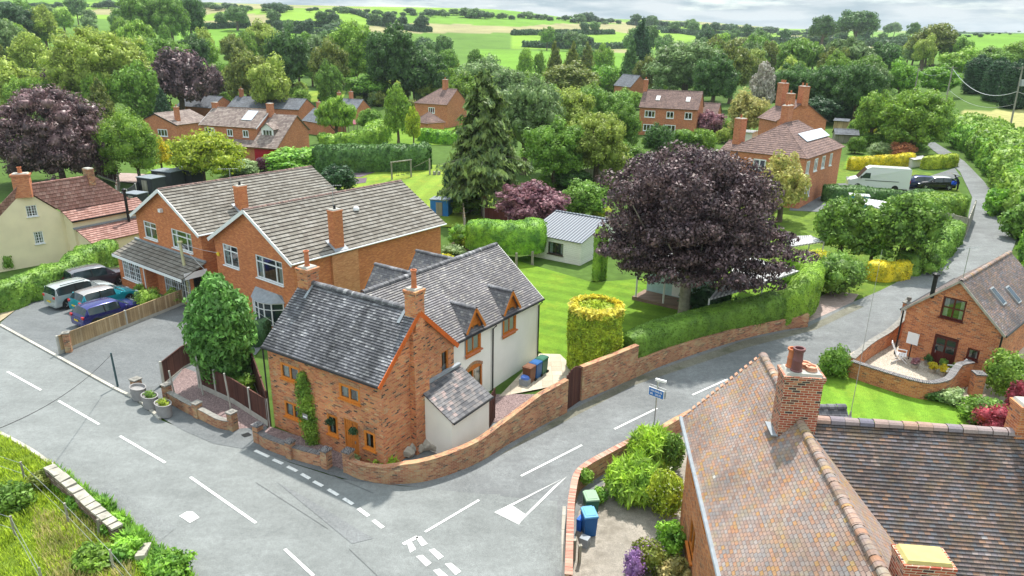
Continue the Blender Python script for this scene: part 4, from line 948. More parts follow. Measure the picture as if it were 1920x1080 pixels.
def bay1():
    f=m1; c=m1o; P0=f.P(f.eg,3.3,0); D=f.v; N=-f.u; w=3.1
    b=MB(); b2=MB(); n=6; pts=[P0+D*(w*(k/n-.5))+N*(.85*math.sin(math.pi*k/n)**.6) for k in range(n+1)]
    for k in range(n):
        a,e=pts[k],pts[k+1]
        b2.quad(a-Z*.3,e-Z*.3,e+Z*.55,a+Z*.55)
        b.bar(a+Z*.58,e+Z*.58,.08,.07); b.bar(a+Z*2.1,e+Z*2.1,.08,.09); b.bar(a+Z*1.65,e+Z*1.65,.06,.05)
    for p in pts: b.bar(p+Z*.55,p+Z*2.1,.08,.08)
    fr=b.build('bay_window',MT['white'],c); b2.build('bay_plinth',MT['brick_mod'],fr)
    g=MB()
    for k in range(n): g.quad(pts[k]+Z*.6,pts[k+1]+Z*.6,pts[k+1]+Z*2.05,pts[k]+Z*2.05)
    g.build('pane',MT['cglass'],fr)
    r=MB(); top=P0+Z*2.6
    for k in range(n): 
        o1=P0+(pts[k]-P0)*1.12; o2=P0+(pts[k+1]-P0)*1.12
        r.poly([o1+Z*2.14,o2+Z*2.14,P0+D*(w*((k+1)/n-.5))*.96+Z*2.62,P0+D*(w*(k/n-.5))*.96+Z*2.62])
    r.build('bay_roof',MT['lead'],fr)
bay1()
def extras1():
    f=m1; b=MB(); kk=f.k; p=f.P(7.74,2.88,f.zroof(2.88)+.05); N=(Z-f.v*kk).normalized()
    b.lathe(p,[(.22,0),(.22,.1),(.19,.2),(.1,.27),(.001,.3)],14); b.build('roof_vent',MT['white'],m1o,smooth=True)
    b=MB(); b.lathe(f.P(.3,9.05,4.1),[(.11,-.05),(.13,0),(.1,.08),(.001,.1)],10); b.box(f.P(.25,8.9,4.1),(.08,.22,.26),(f.u,f.v,Z)); b.build('alarm_box',m_plain('yellow_alarm_box',(.75,.55,.05),.5),m1o)
b=MB(); b.box(m1.P(4.3,.22,2.4),(2.2,.22,5.2),(m1.u,m1.v,Z)); b.build('chimney_breast',m_units('pale_modern_brick',[(0,(.50,.20,.09)),(.5,(.58,.25,.11)),(1,(.66,.32,.15))],.225,.075,(.46,.27,.17),.010,.010,stain=.12),m1o)
extras1()
m2,m2o=modern((-21.89,48.07),53.2,13.67,9.68,0,5.4,8.01,[(1.6,3.7,4.35,5.15),(6.5,3.75,8.4,5.1)],'modern brick house with grey tiled roof and tiled porch canopy, behind the four parked cars',
   chim=[(4.6,1.65,.75,.6,8.0)])
def porch2():
    f=m2; c=m2o; N=-f.u; D=f.v; P0=f.P(f.eg,0,0); P=lambda s,n,z:P0+D*s+N*n+Z*z
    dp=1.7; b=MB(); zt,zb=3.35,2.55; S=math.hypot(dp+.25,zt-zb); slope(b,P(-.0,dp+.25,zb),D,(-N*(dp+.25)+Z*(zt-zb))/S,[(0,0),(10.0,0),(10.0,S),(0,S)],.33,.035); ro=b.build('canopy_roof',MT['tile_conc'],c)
    k=MB(); k.box(P(5,.05,zt+.05),(10.0,.14,.14),(D,N,Z)); k.build('lead_flashing',MT['lead'],ro)
    k=MB(); k.box(P(5,dp+.27,zb-.1),(10.0,.05,.2),(D,N,Z)); k.box(P(0.03,dp/2,zb+.12),(.05,dp,.45),(D,N,Z)); k.build('fascia',MT['white'],ro)
    w=MB(); h1=(6.4,.75,9.2,2.25)
    wall_face(w,P(0,dp,0),D,N,[(5.6,-.3),(9.75,-.3),(9.75,zb),(5.6,zb)],[h1],.1)
    wall_face(w,P(5.6,0,0),N,-D,[(0,-.3),(dp,-.3),(dp,zb),(0,zb)],[],.1); wall_face(w,P(9.75,0,0),N,D,[(0,-.3),(dp,-.3),(dp,zb+.1),(0,zt)],[],.1)
    h2=(.9,.15,4.6,2.3); wall_face(w,P(0,.9,0),D,N,[(.4,-.3),(5.6,-.3),(5.6,zb),(.4,zb)],[h2],.1)
    w.build('porch_wall',MT['brick_mod'],c)
    window(c,P(0,dp,0),D,N,h1,3,MT['white'],.08,bars=(9,4)); window(c,P(0,.9,0),D,N,h2,4,MT['white'],.08,bars=(12,5),sill=False)
    downpipe(c,P(5.75,dp+.06,0),0,2.5,MT['white'])
    b=MB(); b.box(P(5.2,.12,6.35),(.3,.25,.25),(D,N,Z)); b.build('floodlight',MT['white'],c)
porch2()
def aerial(p,h,label,tilt=0):
    b=MB(); b.tube([p,Vector(p)+Z*h],.02,6); q=Vector(p)+Z*h; b.bar(q-Vector((.8,.2,0)),q+Vector((.6,.15,0)),.02)
    for i in range(10): 
        c=q+Vector((-.75+.14*i,-.19+.035*i,0)); b.bar(c-Vector((-.04,.16,0)),c+Vector((-.04,.16,0)),.012)
    o=b.build('aerial',MT['steel']); tag(o,label,'aerial')
aerial(m2.P(4.3,2.3,m2.zroof(2.3)),2.6,'television aerial on the chimney of the brick house behind the cars'); aerial(m1.P(3.95,.6,7.9),1.6,'slim television aerial on the chimney above the cottage roof')
# ================================================================ cream cottage at the left edge
def cream():
    zr,ze=6.8,4.3; A=PZ(32,348,zr); E0=PZ(113.5,395,ze); g=(E0-A); g.z=0; half=g.length; g.normalize(); u=Vector((math.cos(R(58)),math.sin(R(58)),0)); L=6.1
    n=Vector((g.y,-g.x,0)); c=E('cream_cottage',A+u*3-Z*A.z,'cream rendered cottage with pinkish red tiled roof, at the left edge','house')
    E1=A-g*half; E1.z=ze; z=lambda p,h:Vector((p.x,p.y,h))
    P0=z(E1,0); W2=2*half; wl=[]
    def sz(px,py):
        d=ray(px,py); t=((P0-Vector((0,0,CH))).dot(n))/(d.dot(n)); q=Vector((0,0,CH))+d*t; return (q-P0).dot(g),q.z
    for (x0,y0,x1,y1) in ((49,385,70,406),(64,434,82,457)):
        s0,_=sz(x0,(y0+y1)/2); s1,_=sz(x1,(y0+y1)/2); _,zb=sz((x0+x1)/2,y1); _,zt=sz((x0+x1)/2,y0); wl.append((s0,zb,s1,zt))
    b=MB(); wall_face(b,P0,g,n,[(.1,-.5),(W2-.1,-.5),(W2-.1,ze-.05),(half,zr-.1),(.1,ze-.05)],wl,.1)
    E0u=E0+u*L; b.poly([z(E0,-.5)-g*.1,z(E0u,-.5)-g*.1,z(E0u,ze-.05)-g*.1,z(E0,ze-.05)-g*.1]); b.poly([z(E0u,-.5),z(E1+u*L,-.5),z(E1+u*L,ze-.05),z(A+u*L,zr-.1),z(E0u,ze-.05)]); b.build('wall',MT['render_cream'],c)
    for w in wl: window(c,P0,g,n,w,2,MT['white'],.06,bars=(4,4))
    b=MB()
    for sg,Ee in ((1,E0),(-1,E1)):
        # skewed slope: courses along u, up direction square to u
        V=(A-Ee); vp=V-u*V.dot(u); Lv=vp.length; k=V.dot(u); slope(b,Ee-n*-.0+n*.12,u,vp.normalized(),[(0,0),(L,0),(L+k,Lv),(k,Lv)],.3,.03)
    rf=b.build('roof',MT['tile_red'],c); ridge(rf,A+n*.12,A+u*L,MT['tile_red'],.1)
    w2=Vector((u.y,-u.x,0)); e=1.5; p=lambda a,d,h:z(E0+u*a+w2*d,h)
    b=MB(); S=math.hypot(e,.75); slope(b,p(.0,e,ze-.75),u,(-w2*e+Z*.75)/S,[(0,0),(L+.7,0),(L+.7,S),(0,S)],.3,.03); b.build('rear_roof',MT['tile_red'],c)
    w=MB(); w.poly([p(.15,e-.2,-.3),p(.15,-.1,-.3),p(.15,-.1,ze),p(.15,e-.2,ze-.8)][::-1]); w.poly([p(.15,e-.2,-.3),p(L+.6,e-.2,-.3),p(L+.6,e-.2,ze-.8),p(.15,e-.2,ze-.8)]); w.build('rear_wall',MT['render_cream'],c)
    b=MB(); b.bar(p(0,e+.05,ze-.8),p(L+.7,e+.05,ze-.8),.1); b.build('gutter',MT['black'],c)
    e2=2.2; b=MB(); S=math.hypot(e2,.85); slope(b,p(.2,e+e2,1.95),u,(-w2*e2+Z*.85)/S,[(0,0),(L+1.2,0),(L+1.2,S),(0,S)],.3,.03); b.build('lean_to_roof',MT['tile_red'],c)
    w=MB(); w.poly([p(.35,e+e2-.2,-.3),p(.35,e-.2,-.3),p(.35,e-.2,2.75),p(.35,e+e2-.2,1.95)][::-1]); w.poly([p(.35,e+e2-.2,-.3),p(L+1,e+e2-.2,-.3),p(L+1,e+e2-.2,1.93),p(.35,e+e2-.2,1.93)]); w.build('lean_to_wall',MT['render_cream'],c)
    b=MB(); b.bar(p(.1,e-.12,2.9),p(L+1.2,e-.12,2.9),.2,.14); b.build('lead_flashing',MT['lead'],c)
    q=A+u*.4; chimney(c,(q.x,q.y),22,1.2,.8,5.8,7.7,MT['brick_red'],[(0,0,.16,.5)],flare=.08); q=A+u*(L-.3); chimney(c,(q.x,q.y),58,.55,.8,6,7.4,MT['brick_wall'],flare=.04)
    b=MB(); q=p(L-1.4,e+.3,2.6); b.tube([q,z(q,5.4)],.12,10); b.lathe(z(q,5.4),[(.12,0),(.2,.05),(.2,.2),(.05,.3),(.001,.3)],10); b.build('flue_pipe',MT['black'],c)
cream()
# ================================================================ barn with the terrace
barn=Fr((26.68,35.73),42.28,9.18,5.33,.9,3.9,6.37,.22,.15)
def build_barn():
    f=barn; c=E('converted_barn',f.P(f.L/2,f.W/2,.9),'orange brick converted barn with maroon stable door and two roof windows','house')
    TW=(2.15,4.0,3.35,5.25); D=(2.1,.95,3.35,2.95); SW=(1.0,2.0,1.6,2.65); P0=f.P(f.eg,0,0); D2=f.v
    block(c,f,MT['brick_barn'],MT['tile_forew'],{'l':[TW,D,SW]},gut=(MT['black'],'fb'),barge=(MT['stone'],'l',.12),rmat=MT['tile_fore'],reveal=.12,lip=.02)
    window(c,P0,D2,-f.u,TW,2,MT['maroon'],.09,top=.62); window(c,P0,D2,-f.u,SW,1,MT['maroon'],.1)
    door(c,P0,D2,-f.u,D,MT['maroon'],MT['maroon'],glaz=(1.95,2.75))
    for s in (.12,f.W-.12): downpipe(c,f.P(-.02,s,0),.9,3.85,MT['black'],.05)
    for a,b_ in ((2.6,1.35),(4.6,1.05)):
        k=f.k; X=(f.u,(f.v+Z*k).normalized(),(Z-f.v*k).normalized()); b=MB(); q=f.P(a,b_,f.ze+k*b_+.07); b.box(q,(.62,1.15,.12),X); w=b.build('roof_window',MT['steel'],c); g=MB(); g.box(q+X[2]*.065,(.5,1.0,.01),X); g.build('pane',MT['cglass'],w)
    b=MB(); q=f.P(.1,f.W*.74,f.zroof(f.W*.74)-.2); b.tube([q,q+Z*1.3],.12,10); b.lathe(q+Z*1.3,[(.12,0),(.2,.05),(.2,.14),(.1,.2),(.001,.2)],12); b.build('flue_pipe',MT['black'],c)
    aerial(f.P(.3,f.W*.5,6.3),1.9,'thin aerial mast on the barn gable')
build_barn()
# ================================================================ foreground house, bottom right
def fore():
    zr=7.8; A=PZ(1431,664,zr); th=84.3; t=R(th); u=Vector((math.cos(t),math.sin(t),0)); v=Vector((-math.sin(t),math.cos(t),0))
    best=min(((abs((PZ(1280,783,ze)-A).normalized().xy.dot(u.xy)),ze) for ze in [4.6+.02*i for i in range(60)])); ze=best[1]
    half=(PZ(1280,783,ze)-A).dot(v); print('fore ze',ze,'half',half)
    L=16; e=A-u*L; o=e-v*half
    f=Fr((o.x,o.y),th,L,2*half,0,ze,zr,.3,.15); c=E('tiled_house',f.P(L-4,half,0),'large house with mottled multicoloured clay tile roof, filling the lower right corner','house')
    P0=f.P(0,f.W-f.eo,0)
    wl=[(10.9,3.7,11.9,4.7),(7.2,3.7,8.4,4.7),(8.8,1.0,10.2,2.2),(13.4,3.7,14.4,4.7),(4.8,1.0,6.2,2.3),(12.6,1.0,13.8,2.2)]
    block(c,f,MT['brick_barn'],MT['tile_fore'],{'b':wl},rmat=MT['tile_fore'],rr=.14,gauge=.11,lip=.012)
    for w in wl: window(c,P0,f.u,f.v,w,2,MT['oak'],.08,sillm=MT['oak'])
    g=MB(); g.tube([f.P(0,f.W+.06,ze-.04),f.P(L+.05,f.W+.06,ze-.04)],.075,8); g.build('gutter',MT['lead'],c)
    # verge: pale bedded tile ends along the far gable
    b=MB(); n=17; S=math.hypot(half,zr-ze)
    for i in range(n):
        t_=(i+.5)/n; p=f.P(L+.02,f.W-half*t_,ze+(zr-ze)*t_+.03); b.box(p,(.16,.11,.05),(f.u,(-f.v*half+Z*(zr-ze)).normalized(),(f.v*(zr-ze)+Z*half).normalized()))
    b.build('verge_tile',MT['terral'],c)
    # cross wing with its own roof
    RW=PZ(1512,785,zr-.12); Wn=6.2; k=f.k; zw=zr-.12; o2=f.P(0,half,0); a0=(RW-f.o).dot(f.u)
    # wing frame: its ridge runs along -v (to the right)
    h2=3.6; ze2=zw-h2*.95
    w=Fr(((f.o+f.u*(a0-h2)+f.v*(half)).x,(f.o+f.u*(a0-h2)+f.v*half).y),th-90,9.5,h2*2,0,ze2,zw,.25,.1)
    # clip: courses start at the valley
    b=MB(); S=math.hypot(h2,zw-ze2); Vf=(w.v*h2+Z*(zw-ze2))/S
    # valley line in plan: where main right slope height equals wing slope height
    def vx(vv): # distance from main ridge at slope position vv
        z=ze2+(zw-ze2)*vv/S; return max(0,(zr-z)/k)
    slope(b,w.P(0,0,ze2),w.u,Vf,[(vx(0),0),(9.5,0),(9.5,S),(vx(S),S)],.11,.03)
    slope(b,w.P(0,2*h2,ze2),w.u,(-w.v*h2+Z*(zw-ze2))/S,[(vx(0),0),(9.5,0),(9.5,S),(vx(S),S)],.11,.03)
    wr=b.build('wing_roof',MT['tile_forew'],c); ridge(wr,w.P(.15,h2,zw),w.P(9.5,h2,zw),MT['tile_forew'] if False else m_units('wing_ridge_tile',[(0,(.16,.15,.19)),(.4,(.27,.22,.22)),(.7,(.38,.24,.18)),(1,(.22,.22,.28))],1,5,None,.0,0,0,stain=.2,bumpd=0),.17,.42)
    b=MB(); b.poly([w.P(9.4,.3,-.3),w.P(9.4,2*h2-.3,-.3),w.P(9.4,2*h2-.3,ze2+.2),w.P(9.4,h2,zw-.1),w.P(9.4,.3,ze2+.2)]); b.poly([w.P(1,2*h2-.3,-.3),w.P(9.4,2*h2-.3,-.3),w.P(9.4,2*h2-.3,ze2+.15),w.P(1,2*h2-.3,ze2+.15)][::-1]); b.poly([w.P(1,.3,-.3),w.P(9.4,.3,-.3),w.P(9.4,.3,ze2+.15),w.P(1,.3,ze2+.15)]); b.build('wing_wall',MT['brick_fore'],c)
    # big chimney
    q=PZ(1503,697,9.25); cc=(q.x+.0,q.y+.0)
    ch=chimney(c,cc,th-90,1.12,.74,6.6,9.25,MT['brick_fore'],[(-.28,.16,.15,.62,MT['terra']),(-.2,-.1,.16,.75,m_plain('dark_plum_pot',(.17,.07,.07),.5)),(.12,.2,.16,.16,MT['terral']),(.26,-.02,.16,.16,MT['terral'])],flare=.05,bands=2)
    b=MB(); p0=f.P(a0+.1,half,0)
    ct=Vector((cc[0],cc[1],0)); x=w.u; y=f.u
    b.bar(ct-x*.62-y*.42+Z*(zr-.55),ct-x*.62+y*.42+Z*(zr-.55),.2,.04); b.build('lead_flashing',MT['lead'],ch)
    # lower ridge piece of the rear outshut, seen beyond the wing
    r=MB(); a=PZ(1532,762,5.8);d=PZ(1586,762,5.8); uu=(d-a).normalized(); vv=Vector((-uu.y,uu.x,0)); slope(r,a-vv*1.2-Z*1.0,uu,(vv*1.2+Z*1.0).normalized(),[(0,0),((d-a).length,0),((d-a).length,1.56),(0,1.56)],.1,.016)
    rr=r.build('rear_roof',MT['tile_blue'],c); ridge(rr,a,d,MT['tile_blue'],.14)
    # low chimney with the yellow slab
    q=PZ(1733,1040,8.2); ch=chimney(c,(q.x,q.y),th-90,1.0,.62,5.5,8.15,MT['brick_fore'],[],flare=.04,capm=MT['yellowslab'])
    q=PZ(1912,756,8.6); chimney(c,(q.x+.35,q.y),th-90,.8,.6,6,8.6,MT['brick_barn'],[],flare=.04)
    b=MB(); q=PZ(1595,778,7.6); p=PZ(1592,400,7.6)
    return f,w,c
ff,fw,fo=fore()
def whip():
    base=PZ(1594,780,6.0); b=MB(); top=base+Z*6.2; b.tube([base,top],[.012,.006],5); b.lathe(base-Z*.1,[(.08,-.1),(.1,0),(.05,.1),(.02,.3)],8); o=b.build('radio_mast',MT['steel']); tag(o,'tall thin whip aerial rising beside the foreground roof ridge','aerial')
whip()
# ================================================================ garden walls, fences, gates
def wallobj(name,P,w,h,mat,label,cat='wall',cap=None,capw=None,capmat=None,dz=0,group=None,loc=None,smooth=True,flatz=None):
    pts=smooth_path(P,5) if smooth else [Vector(p) for p in P]
    hh=h
    if isinstance(h,(list,tuple)):
        hh=[]; n=len(P)-1
        for i in range(len(pts)):
            t=i/(len(pts)-1)*n; k=min(n-1,int(t)); hh.append(h[k]+(h[k+1]-h[k])*(t-k))
    c=E(name,pts[len(pts)//2],label,cat,group)
    b,_,_=strip(name,pts,w,hh,mat,dz); b.build('brickwork' if 'brick' in mat.name else 'panel',mat,c)
    if cap:
        hc=[x+cap for x in (hh if isinstance(hh,list) else [hh]*len(pts))]
        b=MB(); n=len(pts); s=0; cw=capw or w+.06
        for i in range(n-1):
            a,e=pts[i],pts[i+1]; d=(e-a); d.z=0; l=d.length; d.normalize(); m=Vector((-d.y,d.x,0))*cw/2
            def d2(p,i_):
                q0=pts[max(i_-1,0)];q1=pts[min(i_+1,n-1)]; dd=(q1-q0); dd.z=0; dd.normalize(); return Vector((-dd.y,dd.x,0))*cw/2
            m0,m1_=d2(a,i),d2(e,i+1)
            z0=T(a.x,a.y)+dz+hc[i]; z1=T(e.x,e.y)+dz+hc[i+1]
            A=[Vector((q.x,q.y,z)) for q,z in ((a+m0,z0),(a-m0,z0),(e-m1_,z1),(e+m1_,z1))]
            b.quad(*A,0,[(s,cw),(s,0),(s+l,0),(s+l,cw)]); B_=[q-Z*(cap-.003) for q in A]
            b.quad(A[1],B_[1],B_[2],A[2],0,[(s,0),(s,-.05),(s+l,-.05),(s+l,0)]); b.quad(A[3],B_[3],B_[0],A[0],0,[(s+l,0),(s+l,-.05),(s,-.05),(s,0)])
            if i==0: b.quad(A[0],B_[0],B_[1],A[1])
            if i==n-2: b.quad(A[2],B_[2],B_[3],A[3])
            s+=l
        b.build('coping',capmat or MT['coping'],c)
    return c
def pier(par,p,w,h,mat,capm,th=0,ball=False):
    b=MB(); z=T(p.x,p.y); b.box((p.x,p.y,z+h/2-.15),(w,w,h+.3),R(th)); o=b.build('pier',mat,par)
    b=MB(); b.box((p.x,p.y,z+h+.035),(w+.08,w+.08,.07),R(th)); b.box((p.x,p.y,z+h+.10),(w*.7,w*.7,.06),R(th),0,.4); b.build('pier_cap',capm,o)
    if ball: b=MB(); b.lathe((p.x,p.y,z+h+.12),[(.05,0),(.06,.05),(.12,.1),(.15,.2),(.12,.3),(.001,.36)],12); b.build('ball_finial',capm,o,smooth=True)
BW=MT['brick_wall']
# low wall before the cottage front
g=G2([(487,826),(500,839),(545,856),(585,868),(612,874)])
c=wallobj('low_brick_wall',g,.24,.62,BW,'low brick wall with dark coping, curving along the pavement before the cottage windows','wall',.05,.3)
pier(c,GT(486,828),.36,.9,BW,MT['coping'],-30); pier(c,GT(546,858),.34,.85,BW,MT['coping'],-30); pier(c,GT(613,876),.36,.9,BW,MT['coping'],-30)
# curved wall round the corner up to the brown gate
g=G2([(655,886),(680,897),(720,903),(760,904),(800,899),(850,884),(900,862),(955,828),(1010,798),(1060,772)])
c=wallobj('curved_brick_wall',g,.26,[.7,.72,.75,.95,1.0,1.05,1.1,1.35,1.75,1.85],BW,'curved brick garden wall rising round the street corner beside the cottage','wall',.05,.3,MT['brick_wall'])
pier(c,GT(655,884),.38,1.05,BW,MT['coping'],-25)
def gatewall():
    g=G2([(1087,750),(1140,728),(1190,706)]); c=wallobj('brick_garden_wall',g,.26,[1.95,1.95,1.95],BW,'high mottled brick wall between the dark arched gate and the long hedge','wall',.05,.32,MT['brick_wall'],smooth=False)
    A,B_=GT(1060,771),GT(1087,751); d=(B_-A); d.z=0; w=d.length; d.normalize(); N=Vector((d.y,-d.x,0)); z=T(A.x,A.y)
    b=MB(); n=8
    for i in range(n):
        t0=(i+.5)/n; h=1.95+.28*math.sin(math.pi*t0); b.box(A+d*(w*t0)+Z*(h/2+.05-(A.z-z)),(w/n-.012,.05,h),(d,N,Z))
    o=b.build('gate',MT['timber_d']); tag(o,'dark brown arched timber gate in the brick wall beside the lane','gate')
gatewall()
g=G2([(1190,706),(1240,684),(1320,656),(1400,632),(1470,617),(1512,612)])
wallobj('low_retaining_wall',g,.26,[1.0,.95,.85,.8,.75,.9],MT['brick_wall'],'long low patched brick wall under the dark green hedge along the lane','wall')
strp=sheet('grass_verge_strip',G2([(930,858),(1060,790),(1190,722),(1400,652),(1530,618),(1620,575),(1600,570),(1512,614),(1400,637),(1190,708),(1060,775)]),m_asphalt('mossy_edge',(.17,.165,.13),.35,dark=(.08,.085,.05)),.008)
# brown open gate by the lean-to
def opengate():
    A=GT(918,800); b=MB(); d=Vector((.35,.94,0)); N=Vector((.94,-.35,0))
    for i in range(6): b.box(A+d*(i*.13)+Z*(.85+.03*i),(.12,.04,1.7),(d,N,Z))
    b.bar(A+Z*.3,A+d*.75+Z*1.5,.08,.05); o=b.build('gate',MT['timber_d']); tag(o,'small brown timber gate standing open behind the white lean-to','gate')
opengate()
# rocks by the lean-to
def rock(b,c,r,seed):
    rnd=random.Random(seed); bm=bmesh.new(); bmesh.ops.create_icosphere(bm,subdivisions=2,radius=1)
    for v in bm.verts: k=1+.25*mnoise.noise(v.co*1.7+Vector((seed,0,0))); v.co=Vector((v.co.x*r[0]*k,v.co.y*r[1]*k,v.co.z*r[2]*k))
    for f in bm.faces: b.poly([Vector(c)+v.co for v in f.verts])
    bm.free()
for i,(x,y,s,lab) in enumerate(((776,846,.5,'largest rounded rock of the rockery against the cottage gable'),(800,842,.42,'flat pale rock in the rockery under the white lean-to'),(764,856,.35,'dark upright rock at the street end of the rockery'),(818,846,.3,'small reddish rock at the right end of the rockery'))):
    b=MB(); p=GT(x,y); rock(b,p+Z*.25,(s,s*.8,s*.8),i*3+1); o=b.build('rock',MT['stone']); tag(o,lab,'rock')
# dark fence with concrete posts, gravel boards
def fence(name,P,h,mat,label,post=None,every=1.9,plinth=.3,top=None,hpost=.1,group=None,n_=None):
    P=[Vector(p) for p in P]; c=E(name,P[0],label,'fence',group)
    for i in range(len(P)-1):
        A,B_=P[i],P[i+1]; d=B_-A; L=d.length; n=max(1,round(L/every)); dd=Vector((d.x,d.y,0)).normalized(); N=Vector((dd.y,-dd.x,0))
        for k in range(n):
            a=A.lerp(B_,k/n);e=A.lerp(B_,(k+1)/n); za,ze_=T(a.x,a.y),T(e.x,e.y)
            b=MB(); ua=L*k/n; ub=L*(k+1)/n
            for sg in (.02,-.02):
                q=[a+N*sg,e+N*sg,e+N*sg,a+N*sg]; zz=[za+plinth,ze_+plinth,ze_+h,za+h]; q=[Vector((p.x,p.y,z)) for p,z in zip(q,zz)]
                b.poly(q if sg>0 else q[::-1],[(ua,0),(ub,0),(ub,h),(ua,h)] if sg>0 else [(ua,h),(ub,h),(ub,0),(ua,0)])
            b.bar(Vector((a.x,a.y,za+h+.015)),Vector((e.x,e.y,ze_+h+.015)),.07,.03)
            b.build('fence_panel',mat,c)
            if plinth>.05: 
                b=MB(); b.bar(Vector((a.x,a.y,za+plinth/2)),Vector((e.x,e.y,ze_+plinth/2)),.07,plinth); b.build('gravel_board',MT['concrete'],c)
            if k or i==0:
                b=MB(); b.box((a.x,a.y,za+(h+hpost)/2),(.11,.11,h+hpost),math.atan2(dd.y,dd.x)); b.build('post',post or MT['concrete'],c)
    a=P[-1]; b=MB(); b.box((a.x,a.y,T(a.x,a.y)+(h+hpost)/2),(.11,.11,h+hpost),0); b.build('post',post or MT['concrete'],c)
    return c
fence('boarded_fence',G2([(307,722),(345,690),(372,676)]),1.35,MT['timber_d'],'dark brown boarded fence panels beside the three grey tubs',plinth=.12)
fence('boarded_fence',G2([(375,728),(440,758),(505,800)]),1.5,MT['timber_d'],'dark brown boarded fence with pale gravel boards, left of the cottage front',plinth=.32)
fence('boarded_fence',G2([(505,800),(486,742),(470,700)]),1.9,MT['timber_d'],'tall dark fence in shade along the cottage side wall',plinth=.1,post=MT['timber_d'])
fence('timber_fence',G2([(113,664),(345,571)]),1.15,MT['timber_l'],'weathered golden timber fence beside the blue car',plinth=.22,every=5,hpost=.06)
p=GT(113,664); c=E('brick_pier',p,'short red brick pier at the road end of the golden timber fence','pier'); pier(c,p+Vector((.35,.35,0)),.34,1.25,BW,MT['stonec'],20)
for i,(x,y,h,lab) in enumerate(((381,741,2.5,'tall white concrete post at the corner of the gravel bed'),(433,768,2.1,'pointed white post in front of the dark fence'),(328,742,1.5,'short pale concrete post at the end of the dark fence'))):
    b=MB(); q=GT(x,y); b.tube([q,q+Vector((-.12,0,h))],[.05,.045],8); o=b.build('concrete_post',MT['concrete']); tag(o,lab,'post')
g=G2([(316,752),(350,771),(385,788),(415,802),(443,806)])
c=wallobj('low_brick_wall',g,.24,[.6,.58,.55,.5,.5],BW,'low stained brick wall round the plum gravel bed left of the cottage','wall',.04,.28,MT['stonec'])
for q,hh in ((316,.95),(372,.8),(438,.95)): 
    pp=min(smooth_path(g,8),key=lambda k:abs(PR(k)[0]-q)); pier(c,pp,.36,hh,BW,MT['stonec'],-30)
p=GT(258,735); c=E('brick_pier',p,'squat brick pier behind the leftmost grey tub','pier'); pier(c,p,.42,.75,BW,MT['stonec'],-30)
def tub(x,y,lab,leaf=None):
    p=GT(x,y); c=E('planter_tub',p,lab,'planter',rz=R(-35)); b=MB(); b.lathe((0,0,0),[(.40,0),(.48,.05),(.52,.68),(.55,.74),(.48,.74),(.46,.6),(.001,.56)],16,sc=(1,.68)); b.build('tub',m_plain('pale_grey_tub',(.27,.26,.26),.8,var=.15),c,smooth=True,local=True)
    if leaf: shrub_mesh('plant',c,Vector((0,0,.72)),(.38,.26,.26),leaf,260,.07)
TUBS=[(262,748,'leftmost of three grey half-barrel tubs, holding only soil',None),(284,764,'middle grey half-barrel tub with a low green plant','leaf_mid'),(309,779,'rightmost grey half-barrel tub, against the wall, with yellow-green leaves','leaf_lime')]
# pole with stay at the driveway
def staypole():
    p=GT(221,725); b=MB(); b.tube([p,p+Vector((-.05,0,2.05))],[.06,.05],8); o=b.build('steel_post',m_plain('dark_teal_paint',(.05,.09,.10),.5)); tag(o,'dark steel post with a wire stay at the driveway kerb','post')
    b=MB(); b.tube([p+Z*1.95,p+Vector((.35,-.35,0))],.012,5); b.build('stay_wire',MT['steel'],o) if False else None
staypole()
# inspection covers and gully
for x,y,s,lab in ((424,1070,.0,''),):
    pass
def cover(x,y,r,lab,name='manhole_cover',n=6,mat=None):
    p=GT(x,y); b=MB(); b.poly([p+Vector((r*math.cos(2*math.pi*k/n),r*.85*math.sin(2*math.pi*k/n),.022)) for k in range(n)]); o=b.build(name,mat or MT['steel']); tag(o,lab,'cover')
cover(462,816,.28,'dark gully grate at the kerb beside the low brick pier','drain_grate',4,MT['black'])
